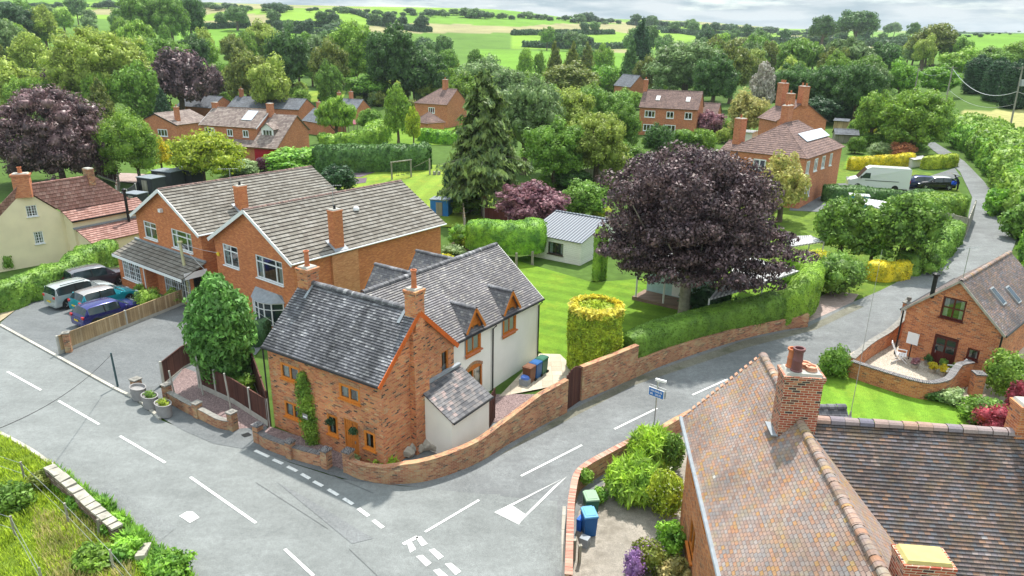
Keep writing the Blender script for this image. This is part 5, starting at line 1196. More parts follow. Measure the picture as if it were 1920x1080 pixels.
# ---- road sign
def roadsign():
    A=GT(1226,800); c=E('direction_sign',A,'blue sign with white lettering on a grey pole beside the lane','sign'); h=1.95
    b=MB(); b.tube([A,A+Z*(h+.55)],.038,8); b.build('pole',MT['steel'],c)
    d=(PZ(1243,757,A.z+h)-PZ(1216,742,A.z+h+.28)); D=Vector((math.cos(R(-42)),math.sin(R(-42)),0)); N=Vector((D.y,-D.x,0))
    if N.y>0: N=-N
    o=A+Z*(h-.05)+N*.06; X=(D,N,Z)
    b=MB(); b.box(o,(.86,.03,.46),X); pl=b.build('sign_plate',MT['white'],c)
    b=MB(); b.box(o+N*.019,(.80,.006,.40),X); b.build('blue_panel',m_plain('sign_blue',(.02,.16,.50),.4,var=.03),pl)
    b=MB(); rnd=random.Random(4)
    for row,(z,segs) in enumerate(((.085,[(-.33,.33,10)]),(-.085,[(-.33,-.14,3),(-.06,.28,5)]))):
        for (x0,x1,n) in segs:
            w=(x1-x0)/n
            for i in range(n):
                x=x0+w*(i+.5); q=o+N*.025+D*x+Z*z; k=(i*7+row*3)%4
                b.box(q-D*w*.28,(.014,.004,.10),X)
                if k!=1: b.box(q+D*w*.28,(.014,.004,.10),X)
                if k in(0,2,3): b.box(q+Z*(.044 if k!=2 else 0),(w*.5,.004,.013),X)
                if k in (1,3): b.box(q-Z*.044,(w*.5,.004,.013),X)
    b.build('lettering',MT['white'],pl)
    b=MB(); b.box(A+Z*(h+.0)-N*.07,(.9,.03,.5),X); b.build('rear_plate',MT['steel'],c)
    b=MB(); b.box(A+Z*(h+.66)+D*.16+N*.0,(.55,.12,.11),(Vector((math.cos(R(-32)),math.sin(R(-32)),0)),Vector((math.sin(R(32)),math.cos(R(32)),0)),Z)); b.tube([A+Z*(h+.5),A+Z*(h+.62)+D*.1],.04,6); b.build('lamp_head',MT['white'],c)
roadsign()
# ---- wheelie bins
def bin_(x,y,rz,body,lid,lab,open_=0):
    p=GT(x,y); c=E('wheelie_bin',p,lab,'bin',rz=R(rz)); b=MB()
    b.box((0,0,.48),(.46,.56,.86),0,0,1.15); b.box((0,0,.93),(.56,.68,.05),0); o=b.build('body',body,c,local=True,bevel=.02)
    b=MB(); b.box((0,-.0,.985),(.58,.72,.06),0,0,.93); b.box((0,.36,.99),(.4,.06,.05),0); b.box((0,0,1.02),(.4,.5,.02),0); b.build('lid',lid,c,local=True,bevel=.015)
    for s in (-1,1):
        b=MB(); b.tube([(s*.24,.27,.1),(s*.30,.27,.1)],.1,12); b.build('wheel',MT['rubber'],c,local=True)
BLUE=m_plain('blue_bin_plastic',(.012,.10,.30),.4,var=.06); GRN=m_plain('green_bin_plastic',(.02,.12,.07),.4,var=.06); BRN=m_plain('brown_bin_plastic',(.17,.07,.035),.45,var=.06); PGR=m_plain('pale_green_lid',(.22,.33,.22),.5,var=.08)
LBL=m_plain('light_blue_lid',(.10,.30,.52),.4,var=.05)
bin_(992,716,-32,BRN,BRN,'brown wheelie bin, nearest of three beside the white wall'); bin_(1004,708,-32,BLUE,BLUE,'blue wheelie bin, between the brown and the green bin'); bin_(1015,700,-32,GRN,GRN,'green wheelie bin, farthest of three beside the white wall')
bin_(1103,1000,10,BLUE,LBL,'blue wheelie bin by the low wall in the foreground yard'); bin_(1106,968,8,GRN,PGR,'wheelie bin with pale green lid behind the foreground blue one')
def crate(x,y,lab,s,m,bag=None):
    p=GT(x,y); c=E('recycling_box',p,lab,'box',rz=R(-30)); b=MB(); b.box((0,0,s[2]/2),s,0,0,1.1); b.build('box',m,c,local=True,bevel=.01)
    if bag: 
        b=MB(); rock(b,(0,0,s[2]+.06),(s[0]*.55,s[1]*.5,.16),9); b.build('bag',bag,c,local=True)
crate(984,722,'grey box topped with a crumpled blue bag beside the brown bin',(.5,.4,.4),MT['lead'],m_plain('crumpled_blue_bag',(.10,.20,.60),.5)); crate(1096,1024,'small grey lidded tub in front of the blue bin',(.32,.28,.42),MT['lead'])
crate(1088,992,'bright blue sack squeezed behind the blue bin',(.2,.35,.55),m_plain('bright_blue_sack',(.01,.12,.55),.6))
# ---- foreground yard wall, posts, kerb bricks
g=G2([(1064,1120),(1068,1000),(1072,960),(1080,925),(1100,905),(1140,880),(1190,853)])
wallobj('yard_wall',g,.24,[.95,.95,.95,.95,.95,.9,.9],BW,'low red brick wall bounding the foreground yard, with two bins behind it','wall',.05,.28,m_units('brick_on_edge',[(0,(.30,.11,.08)),(.5,(.42,.19,.14)),(1,(.52,.32,.25))],.08,5,(.5,.42,.33),.012,0,0,stain=.2))
wallobj('yard_wall',G2([(1235,832),(1262,815),(1290,800)]),.24,.8,BW,'short length of brick wall with pink capping behind the lavender','wall',.05,.28,MT['brick_wall'])
b,_,_=strip('edging',smooth_path(G2([(1059,1120),(1056,1010),(1058,950)]),5),.14,.03,None); o=b.build('edging_bricks',MT['kerb']); tag(o,kind='structure')
for x,y,h,lab in ((1076,1050,.9,'split grey timber gatepost at the end of the yard wall'),(1086,1056,.8,'second grey timber gatepost leaning beside the yard wall end')):
    b=MB(); q=GT(x,y); b.box(q+Z*h/2,(.1,.1,h),.3); b.box(q+Z*h,(.14,.12,.05),.3); o=b.build('gatepost',MT['timber_g']); tag(o,lab,'post')
# ---- old stone wall on the verge
def oldwall():
    A=GT(98,905); pts=smooth_path(G2([(98,905),(130,930),(165,962),(195,988),(225,1012)]),6); c=E('stone_wall',pts[0],'ruined stone wall with broken coping slabs on the grass verge','wall')
    b,_,_=strip('s',pts,.36,[.75-.3*(i/len(pts))+.06*math.sin(i*2.1) for i in range(len(pts))],None); b.build('stonework',m_units('rubble_stone',[(0,(.16,.10,.08)),(.5,(.27,.19,.16)),(1,(.38,.32,.28))],.3,.13,(.07,.05,.04),.03,.03,stain=.4),c)
    rnd=random.Random(3)
    for i in range(0,len(pts)-2,2):
        a,e=pts[i],pts[min(i+2,len(pts)-1)]; d=(e-a); d.z=0; L=d.length; d.normalize()
        if rnd.random()<.25 and i>2: continue
        h=.78-.3*(i/len(pts)); tl=rnd.uniform(-.1,.12); b=MB(); X=(d+Z*tl).normalized(); Y=Vector((-d.y,d.x,rnd.uniform(-.15,.15))).normalized(); b.box((a+e)/2+Z*(h+.05),(L*rnd.uniform(.75,1.0),.42,.09),(X,Y,X.cross(Y))); b.build('coping_slab',MT['stone'],c)
    p=GT(276,1032); b=MB()
    for i in range(5): b.box(p+Vector((i*.03,-i*.17,.15+.02*i)),(.34,.15,.3),.2)
    o=b.build('fallen_slabs',MT['stone']); tag(o,'heap of tilted brown slabs in the weeds below the ruined wall','rubble')
oldwall()
def wirefence(pp,lab):
    c=E('wire_fence',GT(*pp[0]),lab,'fence'); P=[GT(*p) for p in pp]
    for q in P: b=MB(); b.tube([q-Z*.2,q+Z*1.05],.045,7); b.build('post',MT['timber_g'],c)
    for h in (.45,.98):
        b=MB(); b.tube([q+Z*h for q in P],.008,4); b.build('wire',MT['steel'],c)
wirefence([(-60,868),(48,905),(130,985),(215,1075),(300,1180)],'sagging wire fence on old posts below the ruined stone wall'); wirefence([(-60,980),(30,1010),(84,1110)],'second wire fence crossing the field corner, nearest the picture edge')
b=MB(); q=GT(186,1010); b.tube([q,q+Vector((.1,0,.9))],.05,7); o=b.build('fence_post',MT['timber_g']); tag(o,'rotten leaning stake beside the ruined stone wall','post')
# ---- barn terrace
g=G2([(1592,706),(1640,722),(1690,738),(1735,748),(1770,742),(1788,728),(1812,724)])
c=wallobj('terrace_wall',g,.3,[.95,.95,.95,.95,1.0,1.4,1.45],MT['brick_barn'],'curved brick wall with dark coping round the gravel terrace, above the lawn','wall',.06,.36)
pier(c,GT(1826,742),.5,1.3,MT['brick_barn'],MT['coping'],-5)
g=G2([(1592,702),(1625,672),(1660,650),(1685,632),(1693,612)])
c=wallobj('terrace_wall',g,.3,[1.0,1.0,1.0,1.25,1.9],MT['brick_barn'],'brick wall with grey slab coping between the lane and the gravel terrace','wall',.05,.36,MT['stonec'])
pier(c,GT(1692,620),.42,1.9,MT['brick_barn'],MT['stonec'],30,True)
def chair(x,y,rz,lab,rec=.35):
    p=GT(x,y); c=E('garden_chair',p,lab,'chair',rz=R(rz)); m=MT['white']
    b=MB(); 
    for i in range(4): b.box((0,-.2+.13*i,.43+.01*i),(.46,.11,.03))
    b.build('seat',m,c,local=True)
    b=MB(); bt=Vector((0,.27+.85*rec,1.12)); b0=Vector((0,.27,.45))
    for s in (-.2,-.1,0,.1,.2): b.bar(b0+Vector((s,0,0)),bt+Vector((s*.9,0,0)),.075,.025,up=(0,1,.3))
    b.bar(bt+Vector((-.22,0,0)),bt+Vector((.22,0,0)),.04,.07); b.build('backrest',m,c,local=True)
    for s in (-1,1):
        b=MB(); b.box((s*.27,0,.66),(.07,.5,.035)); b.bar((s*.27,-.22,.45),(s*.27,-.22,.66),.05); b.build('armrest',m,c,local=True)
        for a in (-1,1): b=MB(); b.bar((s*.24,a*-.12,.44),(s*.25,a*.36,.0),.055,.035); b.build('leg',m,c,local=True)
chair(1688,678,60,'white reclining garden chair near the board sign on the gravel',.4); chair(1778,708,-100,'white garden chair leaning back beside the terrace wall end',.6)
def board():
    P=barn.P(barn.eg-.35,4.35,.0); z=T(P.x,P.y); c=E('notice_board',Vector((P.x,P.y,z)),'blank white board on a dark post against the barn wall','sign'); q=Vector((P.x,P.y,z)); b=MB(); b.box(q+Z*1.35,(.62,.05,.7),(barn.v,barn.u,Z)); b.build('board',MT['white'],c); b=MB(); b.tube([q,q+Z*1.0],.03,6); b.build('post',MT['black'],c)
board()
# ---- white shed, deck shelter, carport
def shed():
    f=Fr((1.2,54.8),-18,6.6,4.6,.6,2.9,4.1,.15,.15)
    zr=3.9; A=PZ(1042,395,zr);B_=PZ(1137,411,zr); d=(B_-A); th=math.degrees(math.atan2(d.y,d.x)); u=d.normalized(); v=Vector((-u.y,u.x,0)); C=PZ(1107,460,2.75); half=-(C-B_).dot(v); o=A-v*half
    f=Fr((o.x,o.y),th,d.length+.3,half*2,.6,2.75,zr,.15,.12); print('shed',th,d.length,half)
    c=E('garden_workshop',f.P(f.L/2,half,.6),'white weatherboarded shed with grey corrugated roof at the end of the lawn','shed')
    w=(2.6*f.L/6.6,1.3,4.4*f.L/6.6,2.35); block(c,f,MT['clad_white'],MT['corr'],{'f':[w]},gauge=9,lip=.02,ridge_on=False)
    window(c,f.P(0,f.eo,0),f.u,-f.v,w,2,m_plain('brown_window_frame',(.06,.045,.035),.5),.07)
    b=MB(); b.bar(f.P(0,half,zr+.03),f.P(f.L,half,zr+.03),.3,.05); b.build('ridge',MT['corr'],c)
    return f
shedf=shed()
def deck():
    A=GT(1187,563);B_=GT(1262,580); d=(B_-A); d.z=0; L=3.6; d.normalize(); n=Vector((-d.y,d.x,0)); z=T(A.x,A.y); C=Vector((A.x,A.y,z))
    c=E('summer_house',C+d*1.8+n*1.2,'pale blue summer house with timber deck and white posts under the purple tree','shed')
    b=MB(); b.box(C+d*2.0+n*1.0+Z*.14,(4.2,2.0,.28),(d,n,Z)); b.build('deck',MT['deck'],c)
    for s,k in ((.15,.1),(2.3,.1),(3.95,.1)): b=MB(); b.bar(C+d*s+n*k+Z*.28,C+d*s+n*k+Z*2.6,.11); b.build('post',MT['whitep'],c)
    b=MB(); b.box(C+d*2.3+n*3.1+Z*1.4,(4.4,2.4,2.3),(d,n,Z)); b.build('cabin',m_plain('pale_blue_paint',(.36,.52,.52),.6),c)
    b=MB(); b.box(C+d*2.6+n*1.86+Z*1.3,(.9,.06,1.9),(d,n,Z)); b.build('door',MT['whitep'],c)
    b=MB(); 
    S=[C-d*.2-n*.25+Z*2.6,C+d*4.4-n*.25+Z*2.6,C+d*4.4+n*4.5+Z*3.0,C-d*.2+n*4.5+Z*3.0]; b.poly(S,[(0,0),(4.6,0),(4.6,4.7),(0,4.7)]); b.poly([p-Z*.06 for p in S][::-1]); b.build('roof',MT['corrl'],c)
deck()
def carport(P4,h,lab,mat,name='carport'):
    P=[GT(*p) for p in P4]; c=E(name,sum(P,Vector())/4,lab,'shelter'); Q=[Vector((p.x,p.y,T(p.x,p.y)+h)) for p in P]
    L=(Q[1]-Q[0]).length;w_=(Q[3]-Q[0]).length; b=MB(); b.poly(Q,[(0,0),(L,0),(L,w_),(0,w_)]); b.poly([q-Z*.05 for q in Q][::-1]); 
    for i in range(4): b.quad(Q[i]-Z*.12,Q[(i+1)%4]-Z*.12,Q[(i+1)%4],Q[i])
    b.build('roof',mat,c)
    for p,q in zip(P,Q): b=MB(); b.bar(p,q,.09); b.build('post',MT['whitep'],c)
def pxz(L,h):
    out=[]
    for x,y in L:
        z=1
        for _ in range(8): p=PZ(x,y,z+h); z=T(p.x,p.y)
        q=PR(Vector((p.x,p.y,z))); out.append((q[0],q[1]))
    return out
carport(pxz([(1330,560),(1430,532),(1498,508),(1395,478)],2.4),2.4,'pale corrugated lean-to roof between the purple tree and the curved hedge',MT['corrl'])
carport(pxz([(1480,462),(1545,452),(1520,441),(1478,443)],2.4),2.4,'small striped carport roof behind the yellow-green hedge',MT['corrl'])
carport(pxz([(1605,378),(1655,392),(1680,380),(1618,371)],2.6),2.6,'pale striped metal canopy behind the clipped bushes',MT['corrl'],'canopy')
fence('concrete_panel_fence',G2([(1752,432),(1808,448),(1822,412)]),1.9,MT['timber_g'],'grey panel fence at the corner where the lane bends',plinth=.1)
def block_(name,x,y,s,rz,mat,lab,cat,roofm=None):
    p=GT(x,y); c=E(name,p,lab,cat,rz=R(rz)); b=MB(); b.box((0,0,s[2]/2),s); b.build('body',mat,c,local=True)
    b=MB(); b.box((0,0,s[2]+.04),(s[0]+.16,s[1]+.16,.08)); b.build('roof',roofm or MT['steel'],c,local=True)
    b=MB(); b.box((0,-s[1]/2-.02,s[2]*.45),(s[0]*.35,.05,s[2]*.85)); b.build('door',MT['timber_g'],c,local=True)
block_('storage_tank',1605,402,(1.8,1.3,2.0),-20,m_plain('bright_blue_paint',(.03,.25,.55),.5),'bright blue garden store with pale top among the bushes','shed')
DKS=m_plain('dark_felt_shed',(.04,.045,.05),.7); FELT=m_plain('grey_felt_roof',(.20,.23,.26),.8,var=.15)
block_('garden_shed',287,362,(2.6,2.0,2.0),-25,DKS,'nearest of three dark flat-roofed sheds behind the modern brick house','shed',FELT)
block_('garden_shed',318,350,(3.2,2.2,2.1),-20,DKS,'middle dark flat-roofed shed beside the golden bush','shed',FELT); block_('garden_shed',352,344,(3.4,2.4,1.9),-15,DKS,'farthest dark shed with pale felt roof below the golden bush','shed',FELT)
block_('garden_shed',258,386,(2.0,1.5,1.5),-20,DKS,'low dark shed with green-grey lid beside the cream cottage garden','shed',FELT)
block_('garden_store',828,402,(2.0,1.6,1.7),-12,m_plain('blue_door_paint',(.02,.16,.50),.5),'blue-doored store at the corner of the playing field','shed',FELT)
fence('panel_fence',G2([(845,388),(868,402),(902,392)]),1.5,MT['clad_white'] if False else MT['timber_g'],'pale grey fence panels between the playing field and the back garden',plinth=.2)
fence('panel_fence',G2([(868,402),(872,440)]),1.6,MT['timber_l'],'buff fence panel running towards the clipped box bush',plinth=.2)
fence('slat_fence',G2([(908,415),(935,420),(990,440)]),1.5,m_units('red_brown_slats',[(0,(.13,.04,.03)),(1,(.20,.07,.05))],.12,9,(.03,.01,.01),.02,0,0),'red-brown slatted fence beneath the smoke-pink bush',plinth=.0)
fence('boarded_fence',G2([(183,330),(225,345),(222,378)]),1.8,MT['timber_d'],'dark fence under the copper tree behind the cream cottage',plinth=.25)
fence('panel_fence',G2([(208,398),(250,372),(275,352)]),1.4,DKS,'low dark fence with white posts behind the modern house',plinth=0,post=MT['whitep'])
fence('panel_fence',G2([(1045,350),(1150,330),(1175,372)]),1.6,MT['timber_g'],'shaded grey fence beyond the smoke-pink bush',plinth=.1)
# ---- playground
def swings():
    A=GT(735,337);B_=GT(771,332); c=E('swing_frame',A,'timber swing frame on the mown playing field','swings'); h=2.3; TM=MT['timber_g']; D=(B_-A)
    for q in (A,B_):
        b=MB(); b.tube([q,q+Z*h],.11,8); b.build('post',TM,c)
    b=MB(); b.tube([A+Z*h-D*.05,B_+Z*h+D*.05],.10,8); b.build('beam',TM,c)
    for t in (.28,.55,.82):
        s=MB(); q=A+D*t
        b=MB(); b.tube([q+Z*h-D*.03,q+Z*.5-D*.03],.015,4); b.tube([q+Z*h+D*.06,q+Z*.5+D*.06],.015,4); b.box(q+Z*.48+D*.015,(.45,.2,.04)); b.build('swing_seat',MT['black'],c)
    p=GT(806,328); b=MB(); b.tube([p,p+Z*2.2],.12,8); b.tube([p+Z*2.1,GT(775,322)+Z*.6],.03,5); o=b.build('climbing_post',TM); tag(o,'single timber post with a slanting rope beside the swings','post')
    for x,y,l in ((815,328,'smaller stump seat on the playing field'),(823,328,'taller stump seat right of the single post')):
        b=MB(); q=GT(x,y); b.lathe(q,[(.25,0),(.22,.5),(.001,.52)],8); o=b.build('stump_seat',TM); tag(o,l,'stool')
    sheet('safety_surface',G2([(660,322),(690,318),(704,323),(675,333),(658,332)]),m_plain('plum_safety_rubber',(.13,.10,.12),.9),.06); sheet('safety_surface',G2([(660,336),(688,334),(686,343),(664,346)]),m_plain('plum_rubber_mat',(.12,.09,.11),.9),.06)
    p=GT(645,330); c=E('play_unit',p,'red and yellow play unit half hidden behind the dark bush','playground toy'); b=MB(); b.box(p+Z*.5,(2.4,.5,.3),-.2); b.build('body',m_plain('play_red',(.5,.02,.03),.5),c); b=MB(); b.box(p+Vector((.6,-.5,.5)),(.9,.5,.8),-.2); b.build('step',m_plain('play_yellow',(.65,.38,.02),.5),c)
swings()
# cottage wall fittings
def fittings():
    P=lambda s,z,n=.1:cot.P(s,cot.eo-n,z)
    for s,z,lab in ((4.45,1.72,'dark green hanging ball left of the cottage door'),(5.95,1.72,'dark green hanging ball right of the cottage door')):
        c=E('hanging_ball',P(s,z,.3),lab,'topiary ball'); shrub_mesh('foliage',c,Vector((0,0,0)),(.21,.21,.21),'leaf_deep',420,.05); b=MB(); b.bar((0,0,.2),(0,.0,.45),.015); b.build('hanger',MT['black'],c,local=True)
    b=MB(); q=P(5.98,-.05,.35); b.lathe(q,[(.15,0),(.22,.3),(.25,.34),(.22,.34),(.001,.3)],12); o=b.build('plant_pot',MT['whitep'],smooth=True); tag(o,'white pot with leafy flowers beside the orange cottage door','planter')
    shrub_mesh('plant',o,q+Z*.42,(.25,.22,.16),'leaf_sage',220,.06)
    c=E('climbing_plant',P(2.9,-.1,.3),'clipped ivy column climbing the cottage wall between the windows','plant')
    f=FB(5)
    for i,(z,w) in enumerate(((.1,.36),(.5,.46),(.95,.50),(1.4,.52),(1.85,.51),(2.3,.50),(2.7,.46),(3.1,.38),(3.35,.24))): f.blob(tuple(P(3.02-.05*i,z,.12)-c.location),(w,.26,.38),620,.065)
    f.build('foliage',LEAF['bright'],c)
    b=MB(); q=P(3.0,1.62,.46); b.box(q,(.34,.03,.26),(cot.u,-cot.v,Z)); o=b.build('house_sign',MT['stonec']); tag(o,'small oval-looking dark and white plaque set in the ivy column','sign'); b=MB(); b.box(q-cot.v*.02,(.26,.02,.07),(cot.u,-cot.v,Z)); b.build('plaque_band',MT['white'],o) 
    for t in TUBS: tub(*t)
fittings()
# ================================================================ vehicles
def paint(name,c,rough=.22,metal=.35):
    t=NT(name,rough,.6); t.p.inputs['Metallic'].default_value=metal; t.p.inputs['Coat Weight'].default_value=.6; t.p.inputs['Coat Roughness'].default_value=.06; t.col(c); return t.mat
RED=m_dark('red_lamp',(.45,.01,.01),.2); AMB=m_dark('headlamp_glass',(.55,.58,.6),.1); PLT=m_plain('yellow_plate',(.65,.48,.03),.5,var=.02)
HATCH=[(-2.12,.76,.55,.56,.7),(-2.08,.86,.80,.82,.82),(-1.98,.88,.98,1.02,.82),(-1.70,.89,.99,1.40,.66),(-1.45,.90,.97,1.46,.62),(-.6,.90,.94,1.49,.62),(.15,.90,.92,1.46,.62),(.42,.90,.91,1.38,.64),(1.08,.90,.90,.98,.76),(1.65,.88,.84,.90,.70),(2.0,.82,.68,.72,.62),(2.12,.72,.48,.50,.5)]
SUV=[(-2.2,.80,.60,.61,.74),(-2.17,.88,.95,.97,.84),(-2.12,.90,1.08,1.12,.84),(-1.98,.91,1.10,1.58,.70),(-1.75,.92,1.09,1.67,.66),(-.6,.92,1.05,1.71,.66),(.2,.92,1.03,1.68,.66),(.45,.92,1.02,1.58,.68),(1.0,.91,1.02,1.12,.80),(1.7,.90,.97,1.03,.76),(2.1,.86,.80,.84,.68),(2.2,.78,.55,.57,.6)]
def car(p,th,st,mat,label,name='parked_car',rails=False,roofm=None,plate=True,k=1.0,boot=False,wheel_r=.32):
    c=E(name,p,label,'car',None,R(th)); b=MB(); g=MB(); rf=MB()
    S=[]
    for (x,w,bl,tp,wr) in st:
        S.append([Vector((x,w*.9,.24)),Vector((x,w,.40)),Vector((x,w*1.0,(.42+bl)/2+.06)),Vector((x,w*.97,bl)),Vector((x,max(wr+.03,.1),max(tp-.06,bl))),Vector((x,wr*.88,tp)),Vector((x,0,tp+.02))])
    n=len(S); wi={3,4,5,6}
    for i in range(n-1):
        for j in range(6):
            for sg in (1,-1):
                q=[S[i][j],S[i+1][j],S[i+1][j+1],S[i][j+1]]; q=[Vector((a.x,a.y*sg,a.z)) for a in q]; q=q if sg<0 else q[::-1]
                side=(j==3 and i in wi); top=(j in(4,5) and i in (2,7)); roof=(j in (4,5) and i in (3,4,5,6))
                (g if side or top else (rf if roof else b)).poly(q,[(0,0)]*4)
    for sg,i in ((1,0),(-1,n-1)):
        P=[Vector((v.x,v.y*s,v.z)) for s in (1,) for v in S[i]]+[Vector((v.x,-v.y,v.z)) for v in S[i][::-1]]; b.poly(P if i==0 else P[::-1],[(0,0)]*len(P))
    b.poly([Vector((st[0][0],-.75,.24)),Vector((st[0][0],.75,.24)),Vector((st[-1][0],.75,.24)),Vector((st[-1][0],-.75,.24))],[(0,0)]*4)
    body=b.build('body',mat,c,smooth=True,local=True); gl=g.build('windows',MT['cglass'],c,smooth=True,local=True); ro=rf.build('roof',roofm or mat,c,smooth=True,local=True)
    for sg in (1,-1):
        for i in (3,5,7): # pillars
            b=MB(); a=S[i][3];e=S[i][4]; b.bar((a.x,a.y*sg*1.0+.012*sg,a.z),(e.x,e.y*sg+.012*sg,e.z),.075 if i!=5 else .05,.05,up=(1,0,0)); b.build('pillar',mat if i!=5 else MT['black'],body,local=True)
        b=MB(); b.box((.75,sg*(st[6][1]+.10),1.0*k),(.12,.18,.12)); b.build('mirror',mat,c,local=True,bevel=.02)
        for x in (-st[-1][0]*.62,st[-1][0]*.62):
            b=MB(); b.tube([(x,sg*(st[5][1]-.22),wheel_r),(x,sg*(st[5][1]+.015),wheel_r)],wheel_r,18); w=b.build('tyre',MT['rubber'],c,local=True,smooth=True)
            b=MB(); b.tube([(x,sg*(st[5][1]+.012),wheel_r),(x,sg*(st[5][1]+.022),wheel_r)],wheel_r*.3,8)
            for q in range(5): 
                a=q*1.2566; b.bar((x,sg*(st[5][1]+.018),wheel_r),(x+math.cos(a)*wheel_r*.66,sg*(st[5][1]+.018),wheel_r+math.sin(a)*wheel_r*.66),.05,.02,up=(0,1,0))
            b.build('rim',MT['steel'],w,local=True)
            b=MB(); b.tube([(x,sg*(st[5][1]-.3),wheel_r+.03),(x,sg*(st[5][1]+.004),wheel_r+.03)],wheel_r*1.17,18); b.build('wheel_arch',MT['black'],c,local=True)
        b=MB(); x0=st[1][0]; b.box((x0+.07,sg*.72,st[2][2]-.12),(.22,.26,.18)); b.build('tail_light',RED,c,local=True,bevel=.03)
        b=MB(); b.box((st[-2][0]+.0,sg*.62,.66*k),(.2,.3,.14)); b.build('headlight',AMB,c,local=True,bevel=.03)
        if rails: b=MB(); b.bar((-1.6,sg*.66,1.74),(.1,sg*.66,1.74),.04); b.build('roof_rail',MT['black'],c,local=True)
    b=MB(); b.box((st[0][0]+.05,0,.42),(.14,1.5,.22)); b.build('rear_bumper',mat,c,local=True,bevel=.04)
    b=MB(); b.box((st[-1][0]-.07,0,.40),(.16,1.4,.2)); b.build('front_bumper',MT['black'],c,local=True,bevel=.04)
    if plate: b=MB(); b.box((st[0][0]-.03,0,.62),(.02,.5,.11)); b.build('number_plate',PLT,c,local=True)
    if boot: b=MB(); b.box((-2.0,0,1.78),(1.0,1.4,.12),(Vector((.93,0,.2)).normalized(),Vector((0,1,0)),Vector((-.2,0,.97)).normalized())); b.build('tailgate',roofm or mat,c,local=True); 
    return c
def park(wx,wy,th,along,side,*a,**k):
    """place by the ground point of the near-side wheel seen at picture (wx,wy)"""
    p=GT(wx,wy); t=R(th); u=Vector((math.cos(t),math.sin(t),0)); v=Vector((-math.sin(t),math.cos(t),0)); q=p+u*along+v*side; q.z=T(q.x,q.y)+.02
    return car(q,th,*a,**k)
park(183,615,57,1.3,.85,HATCH,paint('deep_blue_paint',(.012,.018,.16)),'dark blue hatchback parked nearest the golden timber fence')
park(244,568,57,-1.3,.85,HATCH,paint('turquoise_paint',(.01,.30,.38)),'turquoise hatchback with pale roof between the blue and silver cars',roofm=paint('pale_roof_paint',(.35,.33,.33)))
park(131,579,57,1.35,.9,SUV,paint('silver_paint',(.42,.46,.46)),'silver estate-shaped off-roader with black roof rails, beside the turquoise car',rails=True,wheel_r=.36)
park(229,533,50,-1.35,.88,SUV,paint('graphite_paint',(.06,.045,.06)),'dark grey crossover parked farthest back against the hedge',wheel_r=.35,roofm=paint('grey_roof_paint',(.16,.16,.18)))
def van():
    A=GT(1586,352);B_=GT(1700,357); d=(A-B_); d.z=0; u=d.normalized(); q=(A+B_)/2; q.z=T(q.x,q.y); th=math.atan2(u.y,u.x); c=E('panel_van',q,'long white high-roofed panel van parked behind the clipped hedge','van',rz=th); m=paint('van_white',(.66,.68,.68),.3,0)
    L=d.length/2; b=MB(); g=MB()
    prof=[(-L,.35),(L,.35),(L,.9),(L-.35,1.15),(L-1.0,1.35),(L-1.85,2.45),(L-2.3,2.68),(-L+.1,2.68),(-L,2.5)]
    for sg in (1,-1): 
        P=[Vector((x,sg*(1.0 if z<1.5 else .9),z)) for x,z in prof]; b.poly(P if sg<0 else P[::-1],[(0,0)]*len(P))
    n=len(prof)
    for i in range(n):
        (x0,z0),(x1,z1)=prof[i],prof[(i+1)%n]; w0=1.0 if z0<1.5 else .9; w1=1.0 if z1<1.5 else .9
        q4=[Vector((x0,-w0,z0)),Vector((x0,w0,z0)),Vector((x1,w1,z1)),Vector((x1,-w1,z1))]; (g if i==4 else b).poly(q4,[(0,0)]*4)
    b.build('body',m,c,local=True,weld=True); g.build('windscreen',MT['cglass'],c,local=True)
    for sg in (1,-1):
        b=MB(); b.poly([Vector((L-1.2,sg*1.01,1.38)),Vector((L-1.75,sg*.96,2.0)),Vector((L-2.3,sg*.96,2.0)),Vector((L-2.3,sg*1.01,1.38))],[(0,0)]*4); b.build('side_window',MT['cglass'],c,local=True)
        b=MB(); b.box((-.3,sg*1.005,1.15),(L*1.1,.02,.05)); b.build('slide_rail',MT['black'],c,local=True)
        for x in (L-1.1,-L+1.5): b=MB(); b.tube([(x,sg*.75,.36),(x,sg*1.02,.36)],.36,16); w=b.build('tyre',MT['rubber'],c,local=True)
        b=MB(); b.box((L-.1,sg*.8,.95),(.25,.3,.3)); b.build('headlight',AMB,c,local=True); b=MB(); b.box((-L,sg*.9,1.2),(.06,.14,.4)); b.build('tail_light',RED,c,local=True)
        b=MB(); b.box((L-1.3,sg*1.15,1.5),(.1,.2,.3)); b.build('mirror',MT['black'],c,local=True)
van()
A=GT(1716,352); car(A+Vector((0,0,.02)),165,HATCH,paint('navy_paint',(.015,.02,.12)),'dark blue car half hidden behind the white van'); A=GT(1750,354); car(A+Vector((0,0,.02)),175,HATCH,paint('black_paint',(.015,.015,.02)),'black car with raised tailgate beside the lane',boot=True,roofm=paint('pearl_roof',(.6,.6,.62)))
